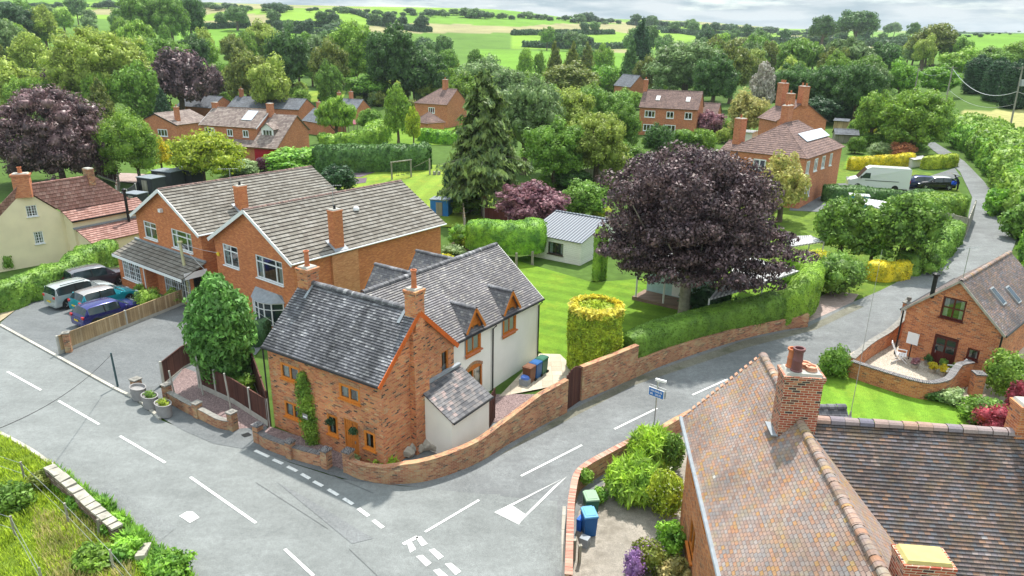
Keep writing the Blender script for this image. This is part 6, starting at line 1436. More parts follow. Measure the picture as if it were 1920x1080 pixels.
def person(p,h,rz,shirt,trous,label,lean=.7):
    """one continuous skinned figure bending forward"""
    c=E('person',p,label,'person',rz=rz); k=h/1.75
    J={'pel':(0,0,.92,.13),'sp':(.10,0,1.12,.13),'ch':(.24*lean*1.4,0,1.34,.15),'nk':(.42*lean*1.3,0,1.47,.06),'hd':(.52*lean*1.3,0,1.58,.10),'hd2':(.56*lean*1.3,0,1.68,.09)}
    V=[];Rr=[];Ed=[];ix={}
    def add(n,x,y,z,r,par=None):
        ix[n]=len(V); V.append((x*k,y*k,z*k)); Rr.append(r*k); 
        if par: Ed.append((ix[par],ix[n]))
    last=None
    for n,(x,y,z,r) in J.items(): add(n,x,y,z,r,last); last=n
    for s,t in ((1,'l'),(-1,'r')):
        add('hip'+t,0,s*.10,.88,.10,'pel'); add('kn'+t,.08*s,s*.12,.48,.07,'hip'+t); add('an'+t,-.04+.08*s,s*.12,.09,.045,'kn'+t); add('to'+t,.12+.08*s,s*.13,.04,.04,'an'+t)
        add('sh'+t,.26*lean*1.3,s*.19,1.38,.065,'ch'); add('el'+t,.40*lean*1.3,s*.24,1.12,.045,'sh'+t); add('wr'+t,.62*lean*1.2,s*.18,.98,.032,'el'+t)
        for i in range(4): add('f%s%d'%(t,i),.70*lean*1.2,s*(.14+.025*i),.95-.01*i,.012,'wr'+t)
        add('th'+t,.66*lean*1.2,s*.12,.98,.012,'wr'+t)
    me=bpy.data.meshes.new('body'); me.from_pydata(V,Ed,[]); o=bpy.data.objects.new('body',me); COL.objects.link(o); o.parent=c
    md=o.modifiers.new('skin','SKIN'); 
    for i,r in enumerate(Rr): me.skin_vertices[0].data[i].radius=(r,r)
    me.skin_vertices[0].data[0].use_root=True; o.modifiers.new('sub','SUBSURF').levels=1; o.modifiers['sub'].render_levels=1
    me.materials.append(shirt)
    hb=MB(); hx=J['hd2']; hb.lathe((hx[0]*k,0,(hx[2]-.02)*k),[(.10*k,-.03),(.105*k,.03*k),(.07*k,.09*k),(.001,.11*k)],10); hb.build('hair',m_plain('dark_hair',(.03,.02,.015),.8),c,local=True,smooth=True)
    tb=MB()
    for s in (1,-1): tb.tube([(0,s*.10*k,.95*k),(.08*s*k,s*.12*k,.48*k),((-.04+.08*s)*k,s*.12*k,.10*k)],[.125*k,.085*k,.075*k],10)
    tb.build('trousers',trous,c,local=True,smooth=True)
A=GT(1794,357); person(A,1.8,R(175),m_plain('dark_navy_clothes',(.02,.025,.05),.8),m_plain('black_trousers',(.015,.015,.02),.9),'person in dark clothes bending into the open car boot')
b=MB(); p=GT(1783,356); rock(b,p+Z*.85,(.45,.5,.35),5); o=b.build('shopping_bags',m_plain('blue_bags',(.01,.08,.60),.5)); tag(o,'bright blue bags heaped in the open boot of the black car','bag')
# ================================================================ near hedges and shrubs
def inset(pp,d):
    P=smooth_path(G2(pp),4); out=[]
    for i,p in enumerate(P):
        q=P[min(i+1,len(P)-1)]-P[max(i-1,0)]; q.z=0; q.normalize(); out.append(tuple(p+Vector((-q.y,q.x,0))*d))
    return out
leafm('clip',(.10,.20,.032),(.055,.12,.022)); leafm('clipt',(.15,.27,.035),(.08,.16,.025))
hedge('clipped_hedge',inset([(1196,704),(1240,684),(1300,662),(1360,644),(1420,630),(1480,616)],.85),1.5,[1.7,1.65,1.6,1.8],'clip','long clipped green hedge above the low brick wall beside the lane',.07,200,rough=.06,seed=2,px=False,z=.55)
hedge('clipped_hedge',inset([(1462,620),(1500,611),(1527,590),(1532,560),(1514,535),(1482,520)],.75),1.6,[2.0,2.5,2.5,2.3,2.0],'clipt','taller rounded end of the lane hedge curving round the pale corrugated roof',.08,170,seed=4,px=False,z=.35)
shrub(1196,660,26,22,'deep','rounded dark shrub at the near end of the long lane hedge',n=1400,ls=.08)
def topiary():
    b=GT(1112,690); e=E('topiary_tree',b,'tall golden yellow clipped tree with a hollow crown, beside the white wing','tree'); f=FB(3); r=1.52; h=3.8
    rg=f.r
    n=9500; a=rg.uniform(0,6.283,n); z=rg.uniform(.1,h,n); k=r*(1-.06*(z/h-.5)**2)+.07*np.sin(a*5+z*2); P=np.stack([np.cos(a)*k,np.sin(a)*k,z],1); f.leaves(P,np.stack([np.cos(a),np.sin(a),.2+0*a],1),.13,2.0,.55)
    for i in range(8): f.core((0,0,.3+i*.42),(r*.93,r*.93,.5),1,.05)
    f.build('foliage',LEAF['gold2'],e); g=FB(4); n=2600; a=rg.uniform(0,6.283,n); k=rg.uniform(.72,1.02,n)*r; P=np.stack([np.cos(a)*k,np.sin(a)*k,h+rg.uniform(-.15,.28,n)],1); g.leaves(P,np.stack([np.cos(a)*.7,np.sin(a)*.7,.8+0*a],1),.15,2.2,.5); g.build('golden_rim',LEAF['yellowt'],e)
    g=FB(6); n=1600; a=rg.uniform(0,6.283,n); k=np.sqrt(rg.uniform(0,.5,n))*r; P=np.stack([np.cos(a)*k,np.sin(a)*k,h-.02+rg.uniform(-.12,.16,n)],1); g.leaves(P,np.stack([0*a,0*a,1+0*a],1),.13,1.8,.5); g.build('hollow_top',LEAF['gold2'],e)
leafm('gold2',(.23,.31,.025),(.12,.20,.02)); leafm('yellowt',(.44,.38,.07),(.34,.32,.04)); leafm('conif',(.085,.20,.05),(.04,.11,.03),var=.45)
topiary()
# conifer over the driveway
def conifer():
    b=GT(425,722); e=E('conifer_tree',b,'broad bushy green conifer over the dark fence and driveway','tree'); f=FB(21); rg=f.r; H=6.5
    for i in range(19):
        z=.9+(H-1.3)*i/18; t=(z-.9)/(H-1.3); w=(1.25+.55*math.sin(math.pi*min(1,t*1.05))) *(1 if t<.8 else 1-(t-.8)*2.6)
        for k in range(8): 
            a=k*.785+i*.9; rr=w*rg.uniform(.42,.62); f.blob((math.cos(a)*rr,math.sin(a)*rr,z+rg.uniform(-.15,.15)),(w*.48,w*.48,.36),150,.17,droop=.6,asp=1.9)
    f.build('crown',LEAF['conif'],e); t=MB(); t.tube([(0,0,-.1),(0,0,H-1.5)],[.16,.06],8); t.build('trunk',MT['barkd'],e,local=True)
conifer()
shrub(450,722,26,20,'bright','pale green low shrub behind the dark fence left of the cottage',n=1100)
hedge('box_hedge',[(470,650),(492,640),(506,640)],1.4,1.5,'deep','dark clipped hedge below the bow window',.08,120,seed=8)
# left boundary hedge by the road
hedge('field_hedge',[(-40,592),(40,566),(110,540),(170,508),(215,488)],2.0,[1.9,1.9,1.8,2.0,1.9],'olive2' if False else 'mid','loose hedge between the cream cottage and the parked cars',.11,90,seed=6,rough=.22)
sheet('dry_verge',G2([(-60,600),(0,603),(75,548),(130,520),(100,540),(20,572),(-60,590)]),m_plain('dry_verge',(.34,.28,.18),.95,var=.2,scale=2),.02)
shrub(277,562,24,26,'bright','reddish-leaved bush beside the bonnet of the blue car',n=1700,kind=None); shrub(325,558,18,17,'bright','compact rounded bush nearest the cream pole',n=1100); shrub(262,543,12,12,'bright','small leafy plant against the porch corner',n=500)
shrub(208,603,25,9,'lime','low yellow-green mound beside the blue car',n=900)
shrub(14,492,9,16,'mid','slim sapling against the cream gable wall',n=260); shrub(243,434,14,10,'bright','flowering bush between the cream lean-to and the modern house',n=500)
# cottage front and corner beds
shrub(722,858,22,10,'grass','spiky strap-leaved plant behind the curved brick wall',n=500,ls=.16,asp=4,zsit=.1); 
# plants behind the modern house and around the back garden
hedge('box_hedge',[(880,476),(930,482),(985,486),(1010,478)],2.6,[2.3,2.4,2.6],'laur','big boxy hedge with bright flat top at the lawn edge',.09,120,seed=11,z=.75)
for i,(x,y) in enumerate(((940,498),(968,500),(998,497))): 
    b=MB(); p=GT(x,y); b.tube([p,p+Z*1.2],[.13,.1],7); o=b.build('hedge_stem',MT['bark']); tag(o,['leftmost bare stem under the boxy hedge','middle bare stem under the boxy hedge','rightmost bare stem under the boxy hedge by the shed'][i],'trunk')
hedge('yew_column',[(1117,522),(1130,526)],1.2,4.2,'bright','narrow upright hedge clipped against the right end of the white shed',.09,120,seed=13)
shrub(862,440,26,22,'laur','clipped box bush behind the brick house wall',n=1300,ls=.09)
for x,y,rx,ry,k,l in ((885,452,22,14,'lime','bright yellow-green foliage right of the clipped box bush'),(930,440,36,14,'bright','leafy bed of pale green plants along the slatted fence'),(850,470,24,12,'sage','grey-green shrub with white blooms behind the cottage wing'),(838,486,16,9,'gold','golden flowering plant at the brick house rear corner'),(900,468,20,14,'bright','pale green plants between box bush and boxy hedge'),(735,505,34,14,'laur','bright low hedge mound in the gap behind the cottage wing'),(655,528,34,10,'laur','sunlit plants in the gap beside the brick house wall'),(790,490,30,12,'laur','fresh green plants beyond the rear dormer')): shrub(x,y,rx,ry,k,l,n=900,ls=.12)
# ================================================================ feature trees
def feature(cx,cy,rx,ry,mat,label,n,ls,nb=60,br=.27,bark='bark',base=None,droop=.25,tr=.38,lo=-.75,core=True,name='tree',D=None,skirt=None):
    """hand-built large tree: base = picture point of the trunk foot"""
    g=GT(*base); d=ray(cx,cy); t=g.y/d.y; q=Vector((0,0,CH))+d*t; zc=(q-Vector((0,0,CH))).dot(CF); R_=rx*zc/F_PX; Ry=ry*zc/F_PX/.95
    e=E(name,g,label,'tree'); f=FB(int(cx)); off=q-g; c0=(off.x,off.y,off.z); f.lumpy(c0,(R_,R_*.85,Ry),n,ls,nb,br,lo,core if not skirt else False,droop,inner=.45)
    if skirt:
        f.core(c0,(R_*.5,R_*.45,Ry*.6),1); q2=Vector((0,0,CH))+ray(skirt[0],skirt[1])*(g.y/ray(skirt[0],skirt[1]).y); o2=q2-g; f.lumpy(tuple(o2),(skirt[2]*zc/F_PX,skirt[2]*zc/F_PX*.8,skirt[3]*zc/F_PX),skirt[4],ls,skirt[5],.14,-.95,False,.8,inner=.3)
    f.build('crown',LM(mat),e); t=MB(); H=off.z
    t.tube([(0,0,-.2),(0,0,.5),(off.x*.1,0,H*.45),(off.x*.5,0,H*.8),(off.x,off.y,H*1.3)],[tr*1.4,tr*1.05,tr*.9,tr*.6,tr*.15],12); rnd=random.Random(5)
    for i in range(13):
        a=i*2.4; z0=H*rnd.uniform(.4,.8); r_=R_*rnd.uniform(.6,.95); t.tube([(off.x*.3,0,z0),(off.x*.6+math.cos(a)*r_*.5,math.sin(a)*r_*.5,z0+Ry*.3),(off.x+math.cos(a)*r_,math.sin(a)*r_*.85,H+Ry*rnd.uniform(-.4,.5))],[tr*.4,tr*.22,.03],6)
    t.build('trunk',MT[bark],e,local=True); return e
feature(1296,400,150,112,'copper','great purple copper beech with grey trunk, shading the lawn and summer house',62000,.14,210,.155,'bark',(1280,600),lo=-.95,skirt=(1310,468,174,56,34000,130))
feature(94,262,108,84,'copperb','large bronze-purple tree behind the cream cottage roof',32000,.20,160,.17,'barkd',(120,345))
feature(240,270,56,58,'bright','rounded green tree on a short trunk beside the dark sheds',14000,.16,36,.3,'barkd',(264,345),tr=.2)
feature(180,128,84,66,'pale','very large pale green tree behind the copper trees at left',20000,.34,130,.19,'barkd',(180,225))
feature(385,292,66,38,'lime','spreading golden-green tree in front of the red garage door house',6500,.25,34,.32,'barkd',(385,345),tr=.15)
def spruce():
    g=GT(908,405); d=ray(906,133); t=g.y/d.y; top=Vector((0,0,CH))+d*t; H=top.z-g.z; e=E('spruce_tree',g,'tall spreading spruce with drooping branches and bare lower trunk','tree'); f=FB(9); rg=f.r; t=MB(); t.tube([(0,0,-.2),(0,0,H*.5),(0,0,H)],[.38,.24,.03],8); W=78*((top-Vector((0,0,CH))).dot(CF))/F_PX
    for i in range(30):
        z=H*(.24+.75*i/29); q=(z/H-.24)/.76; w=W*1.12*(1-q)**.68*rg.uniform(.7,1.12)+.25; nb=max(4,int(9-5*q))
        for k in range(nb):
            a=k*6.283/nb+i*1.3+rg.uniform(-.3,.3); L=w*rg.uniform(.75,1.12); dz=-.14*L+.25*q*L
            if L>1: t.tube([(0,0,z),(math.cos(a)*L*.5,math.sin(a)*L*.5,z+.04*L),(math.cos(a)*L*.95,math.sin(a)*L*.95,z+dz)],[.06,.04,.015],4,caps=False)
            n=int(30*L)+20; s=rg.uniform(.12,1,n); side=rg.normal(0,.13,n)*L*s**.5; ca,sa=math.cos(a),math.sin(a); P=np.stack([ca*L*s-sa*side,sa*L*s+ca*side,z+dz*s**1.5-np.abs(side)*.35-rg.uniform(0,.35,n)],1); f.leaves(P,np.stack([ca+0*s,sa+0*s,.7+0*s],1),.34,2.4,.5,droop=.9)
    f.build('crown',LEAF['spruce'],e); t.build('trunk',MT['bark'],e,local=True)
spruce()
# mid-distance trees: (cx,cy,rx,ry, crown kind, leaf, label)
TR=[(35,168,42,44,'broad','pale','bright olive tree at the left edge above the bronze-purple tree'),(108,165,42,36,'broad','copper','dark purple tree behind the small golden conifer at left'),(118,188,30,34,'cone','olive','small golden-green conifer against the dark purple tree'),
(188,200,34,50,'cone','olive','olive cypress standing between the bronze tree and the bungalow'),(262,172,42,48,'loose','mid','loose feathery green tree left of the blue-green cypress'),(335,150,54,52,'broad','copper','large rounded copper beech above the slate bungalow'),(397,158,22,28,'broad','copper','small blue-purple tree touching the large copper beech'),
(306,205,22,36,'cone','deep','blue-green cypress behind the bungalow chimney'),(462,142,38,44,'broad','olive','dense olive-green round tree right of the copper beech'),(508,160,38,44,'broad','pale','light green round tree behind the solar-panel roof'),(492,78,36,32,'broad','pale','bright green tree on the edge of the far left field'),
(540,112,40,48,'broad','dark','dark tree overlapping the bright field-edge tree'),(618,128,34,42,'broad','olive','brown-green tree between the bright and the dark groups'),(618,158,24,36,'broad','mid','slender fresh green tree in front of the brown-green one'),(664,95,46,48,'big','bright','large pale mid-green tree above the bamboo-like shrubs'),
(735,112,50,54,'big','dark','huge dark evergreen in the centre left'),(792,138,44,38,'broad','dark','rounded dark yew left of the slate roof with one chimney'),(694,162,46,20,'broad','laur','row of bright bamboo-like shrubs below the huge evergreen'),(600,100,30,28,'broad','grey','grey-green tree behind the brown-green one'),
(630,222,34,34,'willow','bright','weeping yellow-green tree in front of the slate bungalow'),(692,226,22,20,'broad','mid','small dark-green bush tree left of the thin pale tree'),(745,208,24,42,'loose','bright','thin pale green tree beside the wavy hedge'),(738,166,18,16,'bush','lime','lime green bush above the thin pale tree'),(775,235,14,28,'loose','lime','slim yellow-green sapling by the extension'),
(905,148,46,34,'broad','grey','pale silvery tree mass above the tall spruce'),(870,175,36,34,'broad','bright','sunlit pale tree between the hipped house and the spruce'),(948,160,36,30,'broad','grey','silvery green tree right of the spruce top'),
(985,225,64,70,'big','grey','large grey-green willow-like tree right of the spruce'),(1062,215,50,48,'big','pale','sunlit green tree in the central group'),(1112,205,40,36,'big','mid','fresh green tree top at the centre of the group'),(1040,285,56,52,'big','mid','low mid-green tree behind the smoke-pink bush'),(1120,272,54,58,'big','pale','broad green tree left of the three-windowed brick house'),(1165,240,36,44,'big','mid','green tree touching the three-windowed brick house'),(1175,300,40,30,'broad','mid','low leafy tree behind the top of the purple beech'),
(1040,125,22,42,'cone','olive','left one of three golden conifers in the centre background'),(1072,128,24,44,'cone','olive','middle one of three golden conifers in the centre background'),(1100,122,22,38,'cone','olive','right one of three golden conifers in the centre background'),(1068,150,48,28,'broad','olive','bushy base of conifer foliage under the three golden tops'),
(1132,112,20,24,'loose','bright','thin-crowned tree right of the golden conifers'),(985,120,16,24,'loose','bright','small loose tree on the bright field'),(1012,122,12,22,'loose','bright','second small loose tree on the bright field'),(1135,150,30,26,'bush','laur','bright green shrub left of the little grey cottage'),
(1200,92,30,52,'cone','deep','tallest dark conifer above the little grey cottage'),(1182,122,24,44,'cone','dark','lower blue-grey conifer in front of the tallest dark one'),(1288,128,66,44,'big','grey','wide grey-green tree behind the red brick house'),(1215,140,26,28,'broad','olive','golden-green tree left behind the brick house chimney'),(1375,132,36,42,'broad','olive','rounded yellow-olive tree right of the wide grey-green one'),
(1405,92,44,20,'broad','olive','flat-topped tree above the bare pale branches'),(1340,150,40,40,'big','dark','dark tree mass behind the low annexe'),(1235,262,26,28,'bush','dark','dark glossy shrub in front of the red brick house'),(1288,262,28,20,'bush','mid','grey-green shrub with pale flowers below the brick house'),(1400,212,36,34,'broad','straw','pale yellow-green tree beside the greenhouse'),(1332,232,26,22,'bush','smoke','rust and green shrub right of the brick house'),(1322,262,22,20,'bush','bright','bright shrub left of the tall red chimney'),
(1500,112,44,32,'willow','mid','drooping tree left of the blue spruce tip'),(1590,112,46,34,'willow','grey','large drooping silver-green tree, right background'),(1655,112,34,28,'broad','dark','round green tree right of the drooping silver one'),(1545,56,26,26,'oak','dark','left one of two big oaks on the right skyline'),(1607,46,34,26,'oak','dark','right one of two big oaks on the right skyline'),(1755,78,38,30,'oak','olive','solitary broad oak at the foot of the right-hand field'),
(1480,165,46,36,'big','dark','dark tree mass behind the clustered chimneys'),(1560,165,46,40,'big','dark','darkest tree mass behind the gabled red house'),(1610,170,40,44,'big','dark','dark tree mass left of the lane bushes'),(1430,165,24,40,'loose','dead','bare pale-branched tree beside the yellow-olive one'),(1540,205,40,20,'broad','deep','low dark trees over the far hedge'),
(1640,215,32,40,'broad','bright','light green arching tree beside the lane'),(1690,150,30,30,'broad','laur','sunlit shrub tree right of the thin pole'),(1668,195,30,20,'broad','mid','mid-green bush behind the light arching tree'),(1720,222,58,48,'big','bright','big round pale green tree over the lane'),(1748,232,18,16,'bush','plum','plum-leaved shrub inside the big round lane tree'),(1760,150,34,24,'broad','laur','yellow-green bushes around the middle pole'),(1700,255,44,22,'bush','laur','bright shrub at the foot of the big round lane tree'),
(1835,140,28,30,'column','deep','left dark conifer behind the sagging cable'),(1872,150,26,34,'column','deep','middle dark conifer behind the sagging cable'),(1908,158,30,38,'column','deep','dark conifer behind the transformer pole'),(1800,120,36,24,'broad','bright','pale bush mass below the right-hand field'),(1860,112,40,20,'broad','mid','green thicket under the right-hand field'),(1912,105,30,24,'broad','bright','bright tree at the right edge below the field'),
(1690,282,26,14,'bush','peach','salmon-pink shrub beside the yellow hedge'),(1650,282,22,14,'bush','sage','silvery bush left of the salmon shrub'),(1605,272,16,16,'bush','mid','green bush at the corner of the hipped house'),(1625,240,16,12,'bush','yellow','golden bush near the timber shed'),(1635,262,24,12,'bush','mid','grey-green shrubs below the golden bush'),
(1470,345,48,50,'loose','straw','straw-coloured thin tree in front of the hipped house'),(1430,375,30,30,'loose','straw','smaller straw-green tree against the purple beech'),(1585,425,56,54,'broad','mid','left of two large rounded bushes beside the lane hedge'),(1700,425,62,58,'broad','mid','right of two large rounded bushes beside the lane hedge'),(1640,450,30,36,'broad','laur','yellow-tinged bush between the two large rounded ones'),
(996,382,62,38,'broad','smoke','smoke-pink bush beside the slatted fence'),(1095,372,44,32,'broad','mid','mid-green shrub tree behind the white shed'),(1068,398,20,12,'bush','bright','bright green bush left of the lime one behind the shed'),(1126,397,22,12,'bush','lime','lime bush peeping over the shed roof'),(1075,335,34,18,'broad','dark','dark bushes along the shaded grey fence'),
(558,300,60,20,'bush','laur','bright laurel bushes beyond the modern house ridge'),(632,336,34,26,'bush','deep','dark rounded evergreen at the end of the tiled ridge'),(494,308,16,14,'bush','plum','small plum bush between the garage and the laurels'),(450,315,34,14,'bush','sage','pale feathery bush below the red garage'),(300,288,20,26,'broad','yellow','golden-yellow bush right of the rounded green tree'),
(640,58,34,14,'broad','farb','dark tree clump under the far hillside fields'),(365,98,26,28,'broad','dark','dark round tree below the far left field'),(302,104,44,30,'big','mid','broad green tree left below the field'),(310,75,12,26,'column','mid','slim upright tree against the far left field'),(282,68,8,16,'column','mid','tiny upright tree beside the slim one'),
(265,28,40,38,'big','mid','towering left tree of the tall group on the left skyline'),(318,34,34,36,'big','mid','middle tree of the tall group on the left skyline'),(355,30,26,36,'big','dark','right tree of the tall group on the left skyline'),(443,30,20,18,'oak','far','round hedgerow tree on the far left field'),(20,45,40,34,'big','farb','dark wood edge at the far left'),
(905,435,26,10,'bush','laur','low sunlit foliage along the buff fence'),(880,382,36,18,'bush','mid','leafy bank under the spruce trunk'),(850,345,22,40,'column','deep','dark ivy-clad hedge column left of the spruce trunk')]
for t in TR: tree(*t[:6],t[6],bark='bark' if t[5]=='dead' else 'barkd')
# mid and far hedges
hedge('tall_hedge',[(592,322),(640,322),(700,320),(760,318),(808,315)],3.0,[3.6,3.6,3.4,3.4],'dark','long tall dark hedge behind the playing field',.22,34,seed=21,rough=.3)
hedge('wavy_hedge',[(600,276),(640,274),(690,272),(720,262)],3.5,[2.0,2.2,3.4,3.6],'bright','wavy-topped hedge below the gazebo',.25,26,seed=22,rough=.35)
hedge('garden_hedge',[(790,262),(830,268),(858,270)],2.2,2.0,'laur','short bright hedge by the french doors',.25,26,seed=23)
hedge('lane_hedge',[(1540,376),(1620,380),(1700,384),(1745,372)],2.0,[1.8,1.7,1.3,1.0],'dark','clipped dark hedge in front of the white van',.16,50,seed=24)
hedge('lane_hedge',[(1680,412),(1725,412),(1765,406),(1788,398)],3.2,[2.3,2.4,2.3,1.9],'bright','pale feathery hedge at the inside of the lane bend',.15,60,seed=25,rough=.12)
hedge('lane_hedge',[(1690,515),(1735,497),(1770,470),(1785,450)],1.7,[1.7,1.8,1.9,1.8],'mid','hedge beside the lane below the two rounded bushes',.12,80,seed=26,rough=.2)
hedge('golden_hedge',[(1622,522),(1660,524),(1695,516)],1.4,1.3,'yellow','low golden-yellow hedge at the lane mouth',.11,90,seed=27)
hedge('golden_hedge',[(1590,318),(1660,314),(1710,310)],1.4,1.6,'yellow','yellow-topped hedge behind the white van',.16,50,seed=28); hedge('golden_hedge',[(1728,316),(1765,314),(1788,310)],1.4,1.6,'lime','yellow-green hedge end beside the small white gate',.16,50,seed=29)
hedge('far_hedge',[(1548,228),(1600,226),(1620,224)],2,3.4,'deep','dark hedge beyond the gabled red house',.3,20,seed=30)
shrub(1572,515,52,42,'mid','big rounded clipped bush between the golden hedge and the paved drive',n=4200,ls=.11,nb=16); shrub(1530,495,34,28,'gold','yellow-green bush left of the big clipped bush',n=2200,ls=.12); shrub(1500,490,20,22,'lime','smaller yellow-green bush beside the carport',n=900,ls=.12)
shrub(1740,488,34,24,'mid','overgrown end of the lane hedge beside the kerb',n=1500,ls=.12); shrub(1385,452,34,12,'lime','bright clipped mound seen under the beech branches',n=900,ls=.12); shrub(1330,560,50,24,'deep','dark laurel bushes behind the lane hedge under the beech',n=1800,ls=.13)
# bank along the outside of the lane
hedge('lane_bank',inset([(1775,262),(1810,290),(1850,332),(1888,385),(1908,440),(1915,520)],2.3),4.2,[3.0,3.2,3.4,3.2,3.0],'laur','overgrown leafy bank along the outside of the lane bend',.24,34,seed=31,rough=.5,px=False)
hedge('lane_bank',[(1830,262),(1880,300),(1925,360),(1960,430)],6,[3.4,3.6,3.4],'bright','upper part of the leafy bank below the rough field',.3,24,seed=32,rough=.6)
hedge('lane_bank',[(1715,215),(1745,245),(1770,264)],4,[3.2,3.0],'mid','leafy bank where the lane disappears',.3,24,seed=33,rough=.5)
for i,(x,y,rx,ry,k,l) in enumerate(((1845,275,34,26,'mid','bushy clump at the top of the lane bank'),(1890,320,34,34,'bright','bramble clump on the lane bank near the right edge'),(1800,262,26,16,'laur','sunlit bush where the lane straightens'),(1870,380,22,26,'laur','leafy clump overhanging the lane bend'),(1905,420,24,30,'mid','lowest clump of the bank beside the barn roof'),(1760,205,30,20,'laur','bright bushes above the lane'),(1820,232,36,20,'bright','pale bushes below the dark conifers'))): shrub(x,y,rx,ry,k,l,n=1500,ls=.26)
# shrubs in the lower garden and terrace
shrub(1567,680,28,32,'mid','glossy green shrub between the lawn and the terrace wall',n=2400,ls=.10); shrub(1885,700,40,50,'bright','tall loose pale green shrub right of the terrace',n=3200,ls=.11); shrub(1845,770,40,24,'mid','spreading green shrub beside the lower lawn',n=1800,ls=.11); shrub(1870,790,38,30,'red','dark red barberry at the lawn corner',n=2200,ls=.08); shrub(1908,745,20,34,'red','tall red-leaved bush at the right edge above the lawn',n=1500,ls=.08); shrub(1750,738,30,11,'dark','low dark plants under the terrace wall',n=900,ls=.09); shrub(1790,745,26,15,'sage','grey-green shrub at the end of the terrace wall',n=1000,ls=.09); shrub(1835,785,18,14,'plum','plum-coloured low shrub at the lawn edge',n=800,ls=.08)
for x,y,k,l in ((1718,660,'smoke','pink flowered pot beside the white board'),(1744,655,'dark','tall dark-leaved pot plant left of the barn door'),(1770,662,'bright','feathery pot plant in front of the barn door'),(1788,672,'mid','rounded pot plant right of the barn door'),(1748,668,'yellow','yellow flowers in a stone pot, left of two'),(1766,674,'yellow','yellow flowers in a stone pot, right of two'),(1808,676,'white','white flowered pot beside the garden chair')):
    p=GT(x+(y-660)*.3-4,y+31); c=E('potted_plant',p,l,'potted plant'); b=MB(); b.lathe((0,0,0),[(.14,0),(.2,.24),(.22,.27),(.19,.27),(.001,.22)],10); b.build('pot',MT['stone'],c,local=True,smooth=True); f=FB(x); f.lumpy((0,0,.45),(.26,.26,.26),260,.08,6,.5); f.build('plant',LEAF[k],c)
shrub(1700,640,8,18,'sage','slender white-flowered climber at the barn corner',n=300,ls=.07)
# foreground garden beds
shrub(1222,842,42,36,'grass','tall lavender-like clump beside the road sign',n=5200,ls=.16,asp=5,nb=16,droop=-.6); shrub(1190,905,52,36,'grass','wide clump of upright green stems inside the yard wall',n=6000,ls=.16,asp=5,nb=16,droop=-.6); shrub(1262,850,22,44,'mid','dark leafy clump against the house corner',n=1800,ls=.10); shrub(1252,928,34,52,'lime','bright yellow-green shrub with white blooms against the house wall',n=4200,ls=.09,flowers=('white',160,.06)); shrub(1258,1010,28,30,'laur','glossy green shrub below the white-flowered one',n=2000,ls=.09); shrub(1215,1045,34,34,'olive','brown-green flower clump at the bottom edge',n=2200,ls=.09,flowers=('violet',200,.06)); shrub(1190,1058,24,34,'violet','pink and purple flower spikes at the bottom of the yard',n=900,ls=.06); shrub(1208,1032,16,10,'violet','small blue flowers above the pink spikes',n=300,ls=.07); shrub(1100,895,14,16,'bright','self-sown plant on top of the yard wall',n=400,ls=.09,zsit=.5); shrub(1122,930,18,18,'laur','leafy weed behind the pale green lidded bin',n=700,ls=.09)
shrub(1262,1072,34,26,'hay','orange-brown grassy clump at the bottom edge',n=1600,ls=.09); shrub(1226,822,20,20,'sage','white rose bush around the sign post',n=900,ls=.08,flowers=('white',60,.12))
# verge growth at lower left
leafm('vgrass',(.24,.34,.035),(.16,.24,.025))
grass_tufts('verge_grass_tufts',[(-20,800),(112,882),(262,1008),(355,1085),(380,1200),(-100,1300),(-200,900)],34000,.34,'vgrass','long rough grass on the verge below the main road','grass',kind='stuff',seed=2,w=.022)
grass_tufts('seeding_grass',[(60,960),(180,980),(220,1040),(260,1090),(100,1110),(70,1030)],2600,.5,'hay','pinkish seeding grass heads beside the ruined wall','grass',kind='stuff',seed=3,w=.016)
grass_tufts('weeds',[(110,882),(200,945),(300,1030),(370,1090),(300,1100),(200,1000),(100,920)],9000,.42,'laur','bright weeds along the road edge below the main road','weeds',kind='stuff',seed=5,w=.035,lean=.8)
for x,y,rx,ry,k,l in ((25,935,34,26,'mid','bramble clump at the left edge of the verge'),(175,1045,36,20,'bright','tawny seeded weed clump in front of the ruined wall'),(320,1062,40,24,'laur','ivy clump over the fallen slabs'),(75,900,22,16,'olive','dock clump near the top end of the ruined wall'),(240,1030,28,20,'laur','nettle clump between wall and road'),(215,985,24,14,'laur','low weeds on the roadside of the ruined wall'),(150,940,22,12,'laur','bright weeds behind the coping slabs')): shrub(x,y,rx,ry,k,l,n=1500,ls=.11,name='weed_clump')
# hillside hedgerows (real hedges on the far slopes)
HR=[((500,48),(560,50),(640,52)),((640,20),(700,38),(760,56),(800,60)),((520,60),(590,64),(640,68)),((690,46),(740,52),(810,60)),((960,66),(1060,65),(1150,64)),((345,56),(420,53),(470,52)),((1440,92),(1520,88),(1600,86),(1700,88)),((1180,46),(1260,60),(1340,72)),((1740,66),(1830,63),(1960,58)),((980,88),(1080,92),(1180,90)),((1240,62),(1330,64),(1420,72)),((1440,80),(1560,78),(1700,82))]
for i,h in enumerate(HR):
    P=[GT(*p) for p in h]; hedge('field_hedgerow',[tuple(p) for p in P],3.5,3.2,'farb',['hedgerow crossing the upper left hill field','diagonal tree-lined hedgerow running down the central hill','lower hedgerow under the left hill field','short hedgerow beside the brown stubble','hedgerow edging the valley field in the centre','hedgerow below the far left stubble','hedgerow along the tan strip, right background','hedgerow rising to the right skyline','skyline hedge above the right-hand bright field','hedgerow below the centre pasture','hedge between the pale centre-right fields','second hedgerow above the tan strip, right'][i],1.3,1.2,px=False,rough=.8,seed=40+i)
